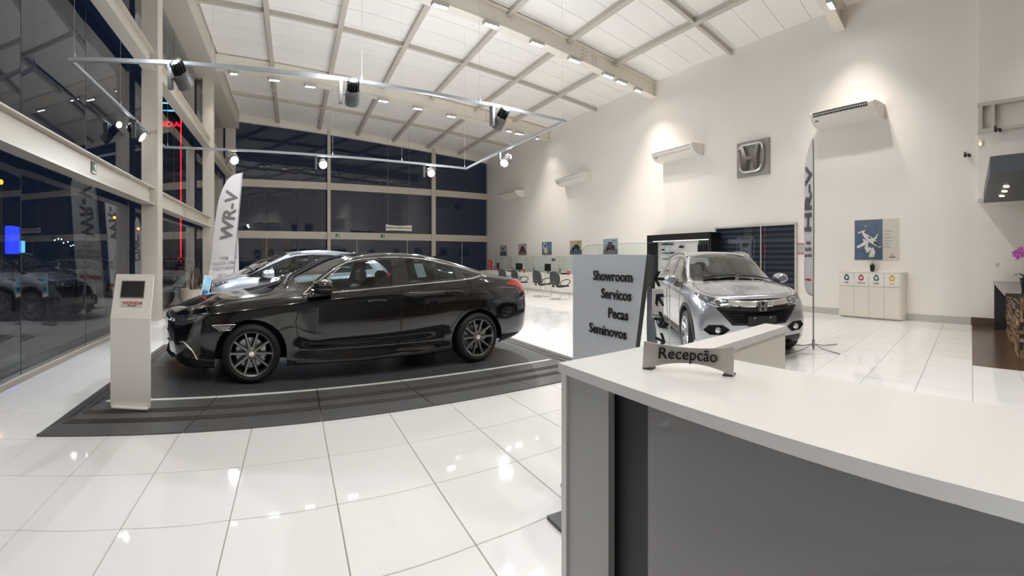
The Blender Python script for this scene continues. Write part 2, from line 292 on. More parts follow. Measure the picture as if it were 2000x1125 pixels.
SURVEY_HALL = Survey(-25.2, 1.2, -4.8, 1.2, '''
-14.9 -9.83 -15.14 -9.2 -15.39 -8.57 -15.65 -7.96 -15.92 -7.35 -16.21 -6.74 -16.51 -6.15 -16.82 -5.55 -17.15 -4.96 -17.49 -4.38 -17.84 -3.8 -18.2 -3.22 -18.58 -2.64 -18.97 -2.07 -19.37 -1.49 -19.77 -0.92 -20.19 -0.34 -20.62 0.23 -21.06 0.8 -21.51 1.37 -21.96 1.95 -22.42 2.52 -22.89 3.1 -23.6 3.93 -24.49 4.99 -25.37 6.06 -26.22 7.15 -27.06 8.24 -27.88 9.34
-14.15 -9.48 -14.38 -8.85 -14.63 -8.22 -14.89 -7.61 -15.16 -7 -15.45 -6.4 -15.75 -5.8 -16.07 -5.2 -16.39 -4.62 -16.74 -4.03 -17.09 -3.45 -17.46 -2.87 -17.84 -2.3 -18.23 -1.72 -18.64 -1.15 -19.05 -0.57 -19.48 -0 -19.91 0.57 -20.35 1.14 -20.81 1.72 -21.26 2.29 -21.73 2.87 -22.39 3.64 -23.28 4.7 -24.16 5.77 -25.01 6.86 -25.85 7.95 -26.67 9.05 -27.47 10.17
-13.4 -9.13 -13.63 -8.5 -13.87 -7.88 -14.13 -7.26 -14.41 -6.65 -14.69 -6.05 -14.99 -5.45 -15.31 -4.86 -15.64 -4.27 -15.99 -3.68 -16.35 -3.1 -16.72 -2.53 -17.1 -1.95 -17.5 -1.38 -17.91 -0.8 -18.33 -0.23 -18.76 0.34 -19.2 0.92 -19.65 1.49 -20.11 2.06 -20.57 2.64 -21.18 3.35 -22.08 4.41 -22.95 5.48 -23.8 6.57 -24.64 7.66 -25.46 8.77 -26.26 9.88 -27.05 11
-12.64 -8.79 -12.87 -8.15 -13.12 -7.53 -13.38 -6.91 -13.65 -6.3 -13.94 -5.7 -14.24 -5.1 -14.56 -4.51 -14.89 -3.92 -15.24 -3.34 -15.6 -2.76 -15.98 -2.18 -16.37 -1.61 -16.77 -1.03 -17.19 -0.46 -17.61 0.11 -18.05 0.69 -18.5 1.26 -18.95 1.83 -19.42 2.41 -19.97 3.07 -20.87 4.12 -21.74 5.2 -22.6 6.28 -23.43 7.38 -24.24 8.48 -25.04 9.6 -25.83 10.71 -26.6 11.84
-11.89 -8.44 -12.12 -7.8 -12.36 -7.18 -12.62 -6.56 -12.89 -5.95 -13.18 -5.35 -13.48 -4.75 -13.8 -4.16 -14.14 -3.57 -14.49 -2.99 -14.86 -2.41 -15.24 -1.84 -15.64 -1.26 -16.05 -0.69 -16.47 -0.12 -16.9 0.46 -17.35 1.03 -17.8 1.6 -18.26 2.18 -18.76 2.78 -19.66 3.83 -20.53 4.91 -21.39 5.99 -22.22 7.09 -23.03 8.2 -23.83 9.31 -24.61 10.43 -25.37 11.56 -26.12 12.69
-11.14 -8.1 -11.37 -7.46 -11.6 -6.83 -11.86 -6.21 -12.13 -5.6 -12.42 -5 -12.73 -4.4 -13.05 -3.81 -13.39 -3.23 -13.75 -2.64 -14.12 -2.07 -14.51 -1.49 -14.91 -0.92 -15.33 -0.34 -15.75 0.23 -16.19 0.8 -16.64 1.37 -17.1 1.95 -17.57 2.52 -18.45 3.55 -19.33 4.62 -20.18 5.7 -21.01 6.8 -21.82 7.91 -22.61 9.03 -23.39 10.15 -24.15 11.28 -24.89 12.41 -25.63 13.55
-10.39 -7.75 -10.61 -7.11 -10.85 -6.48 -11.1 -5.86 -11.37 -5.25 -11.66 -4.65 -11.97 -4.05 -12.3 -3.46 -12.64 -2.88 -13 -2.3 -13.38 -1.72 -13.77 -1.15 -14.18 -0.57 -14.61 -0 -15.04 0.57 -15.49 1.15 -15.95 1.72 -16.42 2.29 -17.24 3.26 -18.12 4.33 -18.97 5.42 -19.8 6.51 -20.6 7.62 -21.39 8.74 -22.16 9.87 -22.92 11 -23.66 12.13 -24.39 13.27 -25.11 14.41
-9.64 -7.41 -9.86 -6.76 -10.09 -6.13 -10.34 -5.51 -10.61 -4.9 -10.9 -4.3 -11.21 -3.7 -11.54 -3.11 -11.89 -2.53 -12.26 -1.95 -12.64 -1.38 -13.05 -0.8 -13.46 -0.23 -13.89 0.34 -14.34 0.92 -14.79 1.49 -15.26 2.06 -16.03 2.97 -16.91 4.04 -17.76 5.13 -18.59 6.23 -19.39 7.34 -20.17 8.46 -20.94 9.59 -21.69 10.72 -22.43 11.85 -23.15 13 -23.86 14.14 -24.57 15.29
-8.89 -7.06 -9.11 -6.42 -9.34 -5.78 -9.59 -5.16 -9.86 -4.55 -10.15 -3.95 -10.46 -3.35 -10.79 -2.77 -11.15 -2.19 -11.52 -1.61 -11.91 -1.03 -12.32 -0.46 -12.75 0.11 -13.19 0.69 -13.64 1.26 -14.1 1.84 -14.82 2.68 -15.7 3.75 -16.55 4.84 -17.38 5.94 -18.17 7.05 -18.95 8.18 -19.71 9.3 -20.46 10.44 -21.19 11.58 -21.91 12.72 -22.61 13.87 -23.31 15.01 -24 16.16
-8.15 -6.72 -8.36 -6.07 -8.58 -5.44 -8.83 -4.81 -9.1 -4.2 -9.39 -3.6 -9.7 -3 -10.04 -2.42 -10.4 -1.84 -10.78 -1.26 -11.18 -0.69 -11.6 -0.12 -12.03 0.46 -12.48 1.03 -12.94 1.61 -13.61 2.4 -14.5 3.46 -15.34 4.55 -16.16 5.65 -16.96 6.77 -17.73 7.89 -18.48 9.02 -19.22 10.16 -19.95 11.3 -20.66 12.45 -21.36 13.59 -22.05 14.74 -22.73 15.89 -23.4 17.05
-7.4 -6.38 -7.61 -5.73 -7.83 -5.09 -8.07 -4.46 -8.34 -3.85 -8.63 -3.25 -8.95 -2.66 -9.29 -2.07 -9.66 -1.49 -10.05 -0.92 -10.46 -0.34 -10.89 0.23 -11.33 0.8 -11.79 1.38 -12.4 2.11 -13.29 3.17 -14.13 4.26 -14.95 5.37 -15.74 6.49 -16.51 7.61 -17.25 8.75 -17.98 9.88 -18.7 11.03 -19.4 12.17 -20.1 13.32 -20.78 14.47 -21.45 15.63 -22.12 16.78 -22.78 17.93
-6.66 -6.04 -6.86 -5.38 -7.07 -4.74 -7.32 -4.11 -7.58 -3.5 -7.88 -2.9 -8.2 -2.31 -8.55 -1.73 -8.92 -1.15 -9.32 -0.57 -9.74 -0 -10.18 0.57 -10.63 1.15 -11.19 1.82 -12.08 2.89 -12.92 3.98 -13.74 5.08 -14.52 6.2 -15.28 7.33 -16.02 8.47 -16.74 9.61 -17.45 10.75 -18.14 11.9 -18.83 13.05 -19.5 14.2 -20.17 15.36 -20.83 16.51 -21.49 17.67 -22.13 18.82
-5.92 -5.71 -6.11 -5.04 -6.32 -4.39 -6.56 -3.76 -6.82 -3.15 -7.12 -2.55 -7.45 -1.96 -7.8 -1.38 -8.18 -0.8 -8.59 -0.23 -9.03 0.34 -9.48 0.92 -9.98 1.53 -10.87 2.6 -11.71 3.69 -12.52 4.8 -13.3 5.92 -14.05 7.05 -14.78 8.19 -15.49 9.33 -16.19 10.48 -16.88 11.63 -17.55 12.78 -18.22 13.94 -18.88 15.09 -19.53 16.25 -20.18 17.4 -20.82 18.56 -21.46 19.71
-5.19 -5.38 -5.37 -4.7 -5.57 -4.05 -5.8 -3.41 -6.07 -2.8 -6.36 -2.2 -6.69 -1.61 -7.06 -1.03 -7.45 -0.46 -7.88 0.11 -8.32 0.69 -8.79 1.26 -9.66 2.31 -10.5 3.4 -11.31 4.51 -12.07 5.64 -12.82 6.77 -13.54 7.92 -14.24 9.06 -14.93 10.21 -15.6 11.36 -16.27 12.52 -16.93 13.67 -17.58 14.83 -18.22 15.98 -18.86 17.14 -19.5 18.29 -20.13 19.45 -20.76 20.61
-4.45 -5.05 -4.63 -4.36 -4.82 -3.7 -5.05 -3.07 -5.31 -2.45 -5.61 -1.85 -5.95 -1.27 -6.32 -0.69 -6.73 -0.11 -7.17 0.46 -7.63 1.03 -8.46 2.02 -9.29 3.11 -10.09 4.23 -10.84 5.36 -11.58 6.5 -12.28 7.64 -12.98 8.79 -13.65 9.94 -14.32 11.1 -14.97 12.25 -15.62 13.41 -16.27 14.56 -16.9 15.72 -17.53 16.87 -18.16 18.03 -18.79 19.19 -19.41 20.34 -20.02 21.5
-3.73 -4.73 -3.89 -4.03 -4.07 -3.36 -4.29 -2.72 -4.55 -2.1 -4.85 -1.5 -5.2 -0.92 -5.59 -0.34 -6.02 0.23 -6.47 0.8 -7.25 1.73 -8.08 2.83 -8.87 3.95 -9.61 5.08 -10.33 6.22 -11.02 7.37 -11.7 8.52 -12.37 9.68 -13.02 10.83 -13.67 11.99 -14.31 13.14 -14.94 14.3 -15.57 15.45 -16.19 16.61 -16.81 17.77 -17.43 18.92 -18.04 20.08 -18.66 21.23 -19.27 22.39
-3.01 -4.42 -3.16 -3.71 -3.33 -3.02 -3.54 -2.37 -3.79 -1.75 -4.1 -1.15 -4.46 -0.57 -4.87 -0 -5.32 0.57 -6.04 1.44 -6.87 2.54 -7.64 3.67 -8.37 4.8 -9.07 5.95 -9.75 7.1 -10.42 8.26 -11.07 9.41 -11.71 10.57 -12.34 11.72 -12.97 12.88 -13.6 14.03 -14.22 15.19 -14.83 16.35 -15.44 17.5 -16.06 18.66 -16.67 19.81 -17.27 20.97 -17.88 22.12 -18.48 23.28
-2.31 -4.12 -2.44 -3.39 -2.59 -2.69 -2.79 -2.02 -3.03 -1.4 -3.35 -0.81 -3.73 -0.23 -4.16 0.34 -4.83 1.15 -5.65 2.26 -6.41 3.39 -7.12 4.53 -7.8 5.68 -8.46 6.84 -9.11 7.99 -9.75 9.15 -10.38 10.3 -11 11.46 -11.62 12.61 -12.23 13.77 -12.84 14.93 -13.45 16.08 -14.06 17.24 -14.67 18.39 -15.27 19.54 -15.87 20.7 -16.47 21.85 -17.07 23 -17.67 24.16
-1.61 -3.85 -1.73 -3.09 -1.86 -2.36 -2.04 -1.68 -2.27 -1.05 -2.6 -0.46 -3.01 0.11 -3.62 0.87 -4.43 1.97 -5.16 3.11 -5.85 4.26 -6.51 5.42 -7.15 6.57 -7.78 7.73 -8.41 8.88 -9.02 10.04 -9.63 11.19 -10.24 12.35 -10.85 13.5 -11.45 14.66 -12.05 15.81 -12.66 16.97 -13.25 18.12 -13.85 19.27 -14.45 20.43 -15.05 21.58 -15.65 22.73 -16.24 23.88 -16.84 25.04
1.35 -3.48 -1.04 -2.83 -1.15 -2.06 -1.3 -1.34 -1.52 -0.7 -1.86 -0.11 -2.42 0.58 -3.2 1.69 -3.9 2.84 -4.56 4 -5.19 5.15 -5.81 6.31 -6.42 7.46 -7.03 8.62 -7.63 9.77 -8.24 10.93 -8.84 12.08 -9.44 13.23 -10.03 14.39 -10.63 15.54 -11.23 16.69 -11.82 17.84 -12.42 19 -13.01 20.15 -13.6 21.3 -14.2 22.45 -14.79 23.6 -15.39 24.75 -15.98 25.91
1.79 -2.94 1.23 -2.34 0.68 -1.74 -0.58 -1.03 -0.76 -0.35 -1.21 0.29 -1.95 1.42 -2.59 2.58 -3.21 3.73 -3.82 4.89 -4.42 6.04 -5.02 7.19 -5.61 8.35 -6.21 9.5 -6.8 10.65 -7.4 11.8 -7.99 12.95 -8.58 14.1 -9.18 15.26 -9.77 16.41 -10.36 17.56 -10.95 18.71 -11.55 19.86 -12.14 21.01 -12.73 22.16 -13.32 23.32 -13.91 24.47 -14.51 25.62 -15.1 26.77
2.26 -2.46 1.69 -1.85 1.13 -1.23 0.56 -0.62 -0 -0 -0.59 1.15 -1.18 2.3 -1.77 3.45 -2.37 4.6 -2.96 5.75 -3.55 6.91 -4.14 8.06 -4.73 9.21 -5.32 10.36 -5.91 11.51 -6.51 12.66 -7.1 13.81 -7.69 14.96 -8.28 16.11 -8.87 17.26 -9.46 18.42 -10.06 19.57 -10.65 20.72 -11.24 21.87 -11.83 23.02 -12.42 24.17 -13.01 25.32 -13.6 26.47 -14.2 27.62
2.78 -2.04 2.22 -1.43 1.67 -0.83 1.16 -0.24 0.86 0.56 0.42 1.87 -0.19 3.08 -0.8 4.26 -1.4 5.42 -2 6.58 -2.6 7.73 -3.2 8.89 -3.79 10.04 -4.39 11.19 -4.98 12.35 -5.57 13.5 -6.17 14.65 -6.76 15.8 -7.35 16.95 -7.94 18.11 -8.54 19.26 -9.13 20.41 -9.72 21.56 -10.31 22.71 -10.91 23.86 -11.5 25.01 -12.09 26.17 -12.68 27.32 -13.27 28.47
3.35 -1.65 2.82 -1.06 2.31 -0.47 1.86 0.11 1.73 1.12 1.38 2.46 0.83 3.75 0.23 4.97 -0.39 6.17 -1 7.35 -1.6 8.52 -2.21 9.68 -2.81 10.84 -3.41 12 -4.01 13.16 -4.61 14.31 -5.2 15.47 -5.8 16.62 -6.39 17.78 -6.99 18.93 -7.58 20.08 -8.18 21.24 -8.77 22.39 -9.37 23.54 -9.96 24.69 -10.55 25.85 -11.15 27 -11.74 28.15 -12.33 29.3
3.97 -1.29 3.47 -0.71 3.01 -0.13 2.6 0.45 2.59 1.68 2.3 3.03 1.82 4.35 1.25 5.62 0.65 6.85 0.03 8.06 -0.58 9.25 -1.19 10.43 -1.8 11.61 -2.4 12.77 -3.01 13.94 -3.61 15.1 -4.21 16.26 -4.81 17.42 -5.41 18.58 -6.01 19.74 -6.61 20.89 -7.21 22.05 -7.8 23.2 -8.4 24.36 -9 25.51 -9.59 26.67 -10.19 27.82 -10.78 28.97 -11.38 30.13
4.63 -0.94 4.16 -0.36 3.73 0.21 3.47 0.95 3.46 2.24 3.2 3.59 2.77 4.93 2.24 6.23 1.66 7.49 1.06 8.73 0.45 9.95 -0.16 11.15 -0.77 12.34 -1.38 13.52 -1.99 14.69 -2.6 15.86 -3.21 17.03 -3.81 18.2 -4.41 19.36 -5.02 20.52 -5.62 21.68 -6.22 22.84 -6.82 24 -7.42 25.16 -8.02 26.32 -8.61 27.47 -9.21 28.63 -9.81 29.78 -10.41 30.94
5.31 -0.6 4.87 -0.02 4.46 0.55 4.37 1.5 4.32 2.8 4.08 4.15 3.69 5.49 3.21 6.81 2.66 8.1 2.08 9.37 1.48 10.61 0.87 11.83 0.26 13.03 -0.35 14.23 -0.96 15.42 -1.57 16.6 -2.18 17.78 -2.79 18.95 -3.4 20.12 -4.01 21.29 -4.61 22.46 -5.22 23.62 -5.82 24.78 -6.42 25.94 -7.02 27.1 -7.62 28.26 -8.22 29.42 -8.82 30.58 -9.42 31.74
6.02 -0.26 5.59 0.32 5.2 0.89 5.25 2.05 5.18 3.36 4.96 4.71 4.6 6.06 4.15 7.39 3.64 8.7 3.08 9.98 2.49 11.24 1.9 12.48 1.29 13.71 0.68 14.92 0.07 16.12 -0.54 17.32 -1.16 18.5 -1.77 19.69 -2.38 20.86 -2.99 22.04 -3.59 23.21 -4.2 24.38 -4.81 25.55 -5.41 26.72 -6.02 27.88 -6.62 29.04 -7.22 30.2 -7.83 31.37 -8.43 32.53
6.73 0.08 6.33 0.66 6.05 1.35 6.12 2.61 6.05 3.92 5.83 5.27 5.5 6.62 5.08 7.96 4.59 9.28 4.06 10.58 3.5 11.86 2.91 13.11 2.31 14.36 1.71 15.58 1.1 16.8 0.49 18.01 -0.12 19.21 -0.74 20.4 -1.35 21.59 -1.96 22.77 -2.57 23.95 -3.18 25.13 -3.79 26.3 -4.4 27.47 -5 28.64 -5.61 29.81 -6.21 30.97 -6.82 32.14 -7.42 33.3
7.46 0.42 7.06 1 6.95 1.9 7 3.17 6.91 4.48 6.71 5.83 6.4 7.18 6 8.52 5.54 9.85 5.03 11.16 4.48 12.46 3.91 13.73 3.33 14.99 2.73 16.23 2.13 17.46 1.52 18.68 0.91 19.89 0.3 21.09 -0.32 22.29 -0.93 23.48 -1.54 24.67 -2.15 25.85 -2.76 27.03 -3.37 28.21 -3.98 29.39 -4.59 30.56 -5.2 31.73 -5.8 32.9 -6.41 34.07
8.19 0.76 7.81 1.34 7.84 2.44 7.87 3.72 7.78 5.04 7.58 6.39 7.28 7.74 6.91 9.09 6.47 10.42 5.98 11.74 5.45 13.05 4.9 14.33 4.33 15.6 3.74 16.86 3.15 18.1 2.54 19.34 1.94 20.56 1.33 21.77 0.72 22.98 0.1 24.18 -0.51 25.38 -1.12 26.57 -1.73 27.75 -2.34 28.94 -2.96 30.12 -3.57 31.3 -4.17 32.47 -4.78 33.65 -5.39 34.82
8.93 1.11 8.62 1.76 8.73 3 8.74 4.28 8.64 5.6 8.45 6.95 8.16 8.3 7.81 9.65 7.39 10.99 6.92 12.32 6.41 13.63 5.88 14.93 5.32 16.21 4.74 17.48 4.16 18.73 3.56 19.98 2.96 21.21 2.35 22.44 1.75 23.65 1.13 24.86 0.52 26.07 -0.09 27.27 -0.7 28.46 -1.31 29.65 -1.93 30.84 -2.54 32.02 -3.15 33.2 -3.76 34.38 -4.37 35.56
9.67 1.45 9.52 2.3 9.61 3.55 9.61 4.84 9.5 6.16 9.31 7.51 9.04 8.86 8.7 10.21 8.3 11.55 7.85 12.89 7.36 14.21 6.85 15.51 6.3 16.81 5.74 18.09 5.16 19.35 4.57 20.61 3.98 21.85 3.38 23.09 2.77 24.31 2.16 25.53 1.55 26.75 0.94 27.95 0.33 29.15 -0.28 30.35 -0.89 31.55 -1.51 32.74 -2.12 33.92 -2.73 35.11 -3.34 36.29
10.41 1.79 10.42 2.84 10.49 4.1 10.47 5.4 10.37 6.73 10.18 8.07 9.92 9.42 9.59 10.77 9.21 12.11 8.78 13.45 8.31 14.78 7.8 16.09 7.27 17.4 6.72 18.68 6.16 19.96 5.58 21.23 4.99 22.48 4.39 23.73 3.79 24.96 3.19 26.19 2.58 27.41 1.97 28.63 1.36 29.84 0.75 31.04 0.14 32.24 -0.47 33.44 -1.09 34.63 -1.7 35.82 -2.31 37.01
11.18 2.16 11.32 3.39 11.37 4.66 11.34 5.96 11.23 7.29 11.05 8.63 10.79 9.98 10.48 11.33 10.11 12.68 9.69 14.02 9.24 15.35 8.75 16.67 8.23 17.98 7.7 19.28 7.14 20.56 6.57 21.84 5.99 23.1 5.4 24.35 4.81 25.6 4.21 26.84 3.61 28.07 3 29.29 2.39 30.51 1.78 31.72 1.17 32.93 0.56 34.13 -0.05 35.33 -0.67 36.52 -1.28 37.71
12.1 2.7 12.21 3.94 12.25 5.22 12.21 6.52 12.1 7.85 11.91 9.19 11.67 10.54 11.36 11.89 11.01 13.24 10.61 14.58 10.16 15.92 9.69 17.24 9.19 18.56 8.66 19.86 8.12 21.16 7.56 22.44 6.99 23.71 6.41 24.97 5.82 26.23 5.23 27.47 4.63 28.71 4.02 29.94 3.42 31.17 2.81 32.39 2.2 33.6 1.59 34.81 0.98 36.01 0.37 37.22 -0.25 38.41''')
SURVEY_NEAR = Survey(-4.2, 0.6, -1.2, 0.6, '''
-2.41 -1.852 -2.523 -1.533 -2.654 -1.225 -2.804 -0.926 -2.973 -0.633 -3.161 -0.344 -3.366 -0.057 -3.584 0.229 -3.815 0.516 -4.228 1.01 -4.647 1.557 -5.043 2.115 -5.422 2.679 -5.788 3.249
-2.037 -1.68 -2.146 -1.359 -2.275 -1.05 -2.426 -0.751 -2.6 -0.46 -2.796 -0.172 -3.009 0.114 -3.236 0.401 -3.624 0.866 -4.041 1.414 -4.433 1.973 -4.806 2.54 -5.164 3.112 -5.512 3.686
-1.665 -1.511 -1.769 -1.185 -1.895 -0.875 -2.049 -0.577 -2.23 -0.287 -2.435 -0 -2.658 0.287 -3.02 0.722 -3.434 1.271 -3.82 1.833 -4.185 2.402 -4.536 2.976 -4.876 3.551 -5.208 4.128
-1.296 -1.344 -1.393 -1.012 -1.516 -0.7 -1.674 -0.403 -1.864 -0.115 -2.081 0.172 -2.416 0.577 -2.826 1.128 -3.204 1.694 -3.56 2.266 -3.901 2.841 -4.232 3.418 -4.556 3.996 -4.874 4.574
-0.932 -1.182 -1.018 -0.84 -1.137 -0.525 -1.3 -0.23 -1.504 0.057 -1.812 0.433 -2.216 0.987 -2.582 1.556 -2.926 2.131 -3.255 2.708 -3.576 3.286 -3.892 3.864 -4.203 4.442 -4.511 5.019
-0.577 -1.031 -0.648 -0.672 -0.758 -0.35 -0.932 -0.057 -1.208 0.289 -1.602 0.847 -1.95 1.42 -2.278 1.998 -2.594 2.576 -2.905 3.154 -3.211 3.731 -3.515 4.309 -3.817 4.886 -4.118 5.463
0.338 -0.87 -0.288 -0.515 -0.379 -0.175 -0.604 0.144 -0.975 0.71 -1.297 1.288 -1.606 1.866 -1.909 2.443 -2.209 3.02 -2.508 3.596 -2.806 4.173 -3.104 4.749 -3.401 5.325 -3.698 5.901
0.564 -0.616 0.282 -0.308 0 0 -0.296 0.575 -0.591 1.151 -0.887 1.726 -1.183 2.302 -1.479 2.877 -1.774 3.453 -2.07 4.028 -2.366 4.604 -2.662 5.179 -2.957 5.755 -3.253 6.33
0.837 -0.413 0.579 -0.118 0.432 0.28 0.208 0.937 -0.096 1.542 -0.401 2.129 -0.702 2.71 -1.002 3.289 -1.301 3.867 -1.599 4.444 -1.896 5.021 -2.193 5.597 -2.49 6.174 -2.787 6.75
1.157 -0.235 0.932 0.053 0.864 0.56 0.692 1.232 0.416 1.873 0.113 2.486 -0.193 3.084 -0.498 3.673 -0.801 4.258 -1.103 4.84 -1.405 5.421 -1.705 6 -2.004 6.579 -2.303 7.157
1.504 -0.064 1.301 0.224 1.296 0.841 1.151 1.514 0.909 2.174 0.624 2.81 0.323 3.426 0.017 4.03 -0.289 4.626 -0.594 5.216 -0.899 5.803 -1.202 6.387 -1.504 6.97 -1.806 7.551
1.864 0.106 1.737 0.474 1.728 1.121 1.599 1.795 1.384 2.463 1.12 3.114 0.832 3.747 0.532 4.365 0.227 4.973 -0.079 5.573 -0.385 6.168 -0.691 6.759 -0.995 7.347 -1.299 7.932
2.231 0.276 2.183 0.749 2.16 1.401 2.041 2.075 1.847 2.747 1.604 3.407 1.33 4.052 1.039 4.683 0.74 5.303 0.436 5.913 0.131 6.517 -0.175 7.115 -0.481 7.71 -0.787 8.301
2.602 0.447 2.623 1.026 2.592 1.681 2.48 2.354 2.302 3.029 2.076 3.695 1.818 4.349 1.539 4.99 1.247 5.62 0.948 6.24 0.645 6.853 0.34 7.459 0.035 8.06 -0.272 8.658
3.024 0.676 3.061 1.304 3.024 1.962 2.917 2.634 2.752 3.309 2.541 3.979 2.297 4.64 2.03 5.289 1.748 5.928 1.455 6.557 1.157 7.178 0.854 7.792 0.55 8.4 0.244 9.004
3.475 0.948 3.498 1.583 3.456 2.242 3.353 2.914 3.198 3.589 3 4.262 2.769 4.927 2.513 5.582 2.241 6.228 1.956 6.865 1.663 7.493 1.365 8.115 1.063 8.73 0.759 9.34
3.921 1.222 3.934 1.862 3.888 2.522 3.788 3.194 3.641 3.869 3.453 4.543 3.234 5.211 2.99 5.872 2.727 6.523 2.451 7.167 2.164 7.802 1.871 8.43 1.573 9.052 1.272 9.668
4.365 1.498 4.368 2.141 4.32 2.802 4.223 3.474 4.082 4.149 3.904 4.824 3.695 5.494 3.461 6.158 3.207 6.815 2.939 7.464 2.66 8.105 2.372 8.739 2.079 9.367 1.781 9.989
4.807 1.774 4.803 2.421 4.752 3.082 4.657 3.754 4.521 4.429 4.351 5.104 4.151 5.776 3.927 6.443 3.682 7.103 3.423 7.757 3.15 8.403 2.869 9.043 2.58 9.676 2.287 10.304
5.247 2.052 5.237 2.7 5.184 3.363 5.09 4.034 4.96 4.709 4.796 5.384 4.605 6.057 4.389 6.726 4.153 7.39 3.901 8.047 3.636 8.698 3.361 9.342 3.078 9.98 2.789 10.613''')
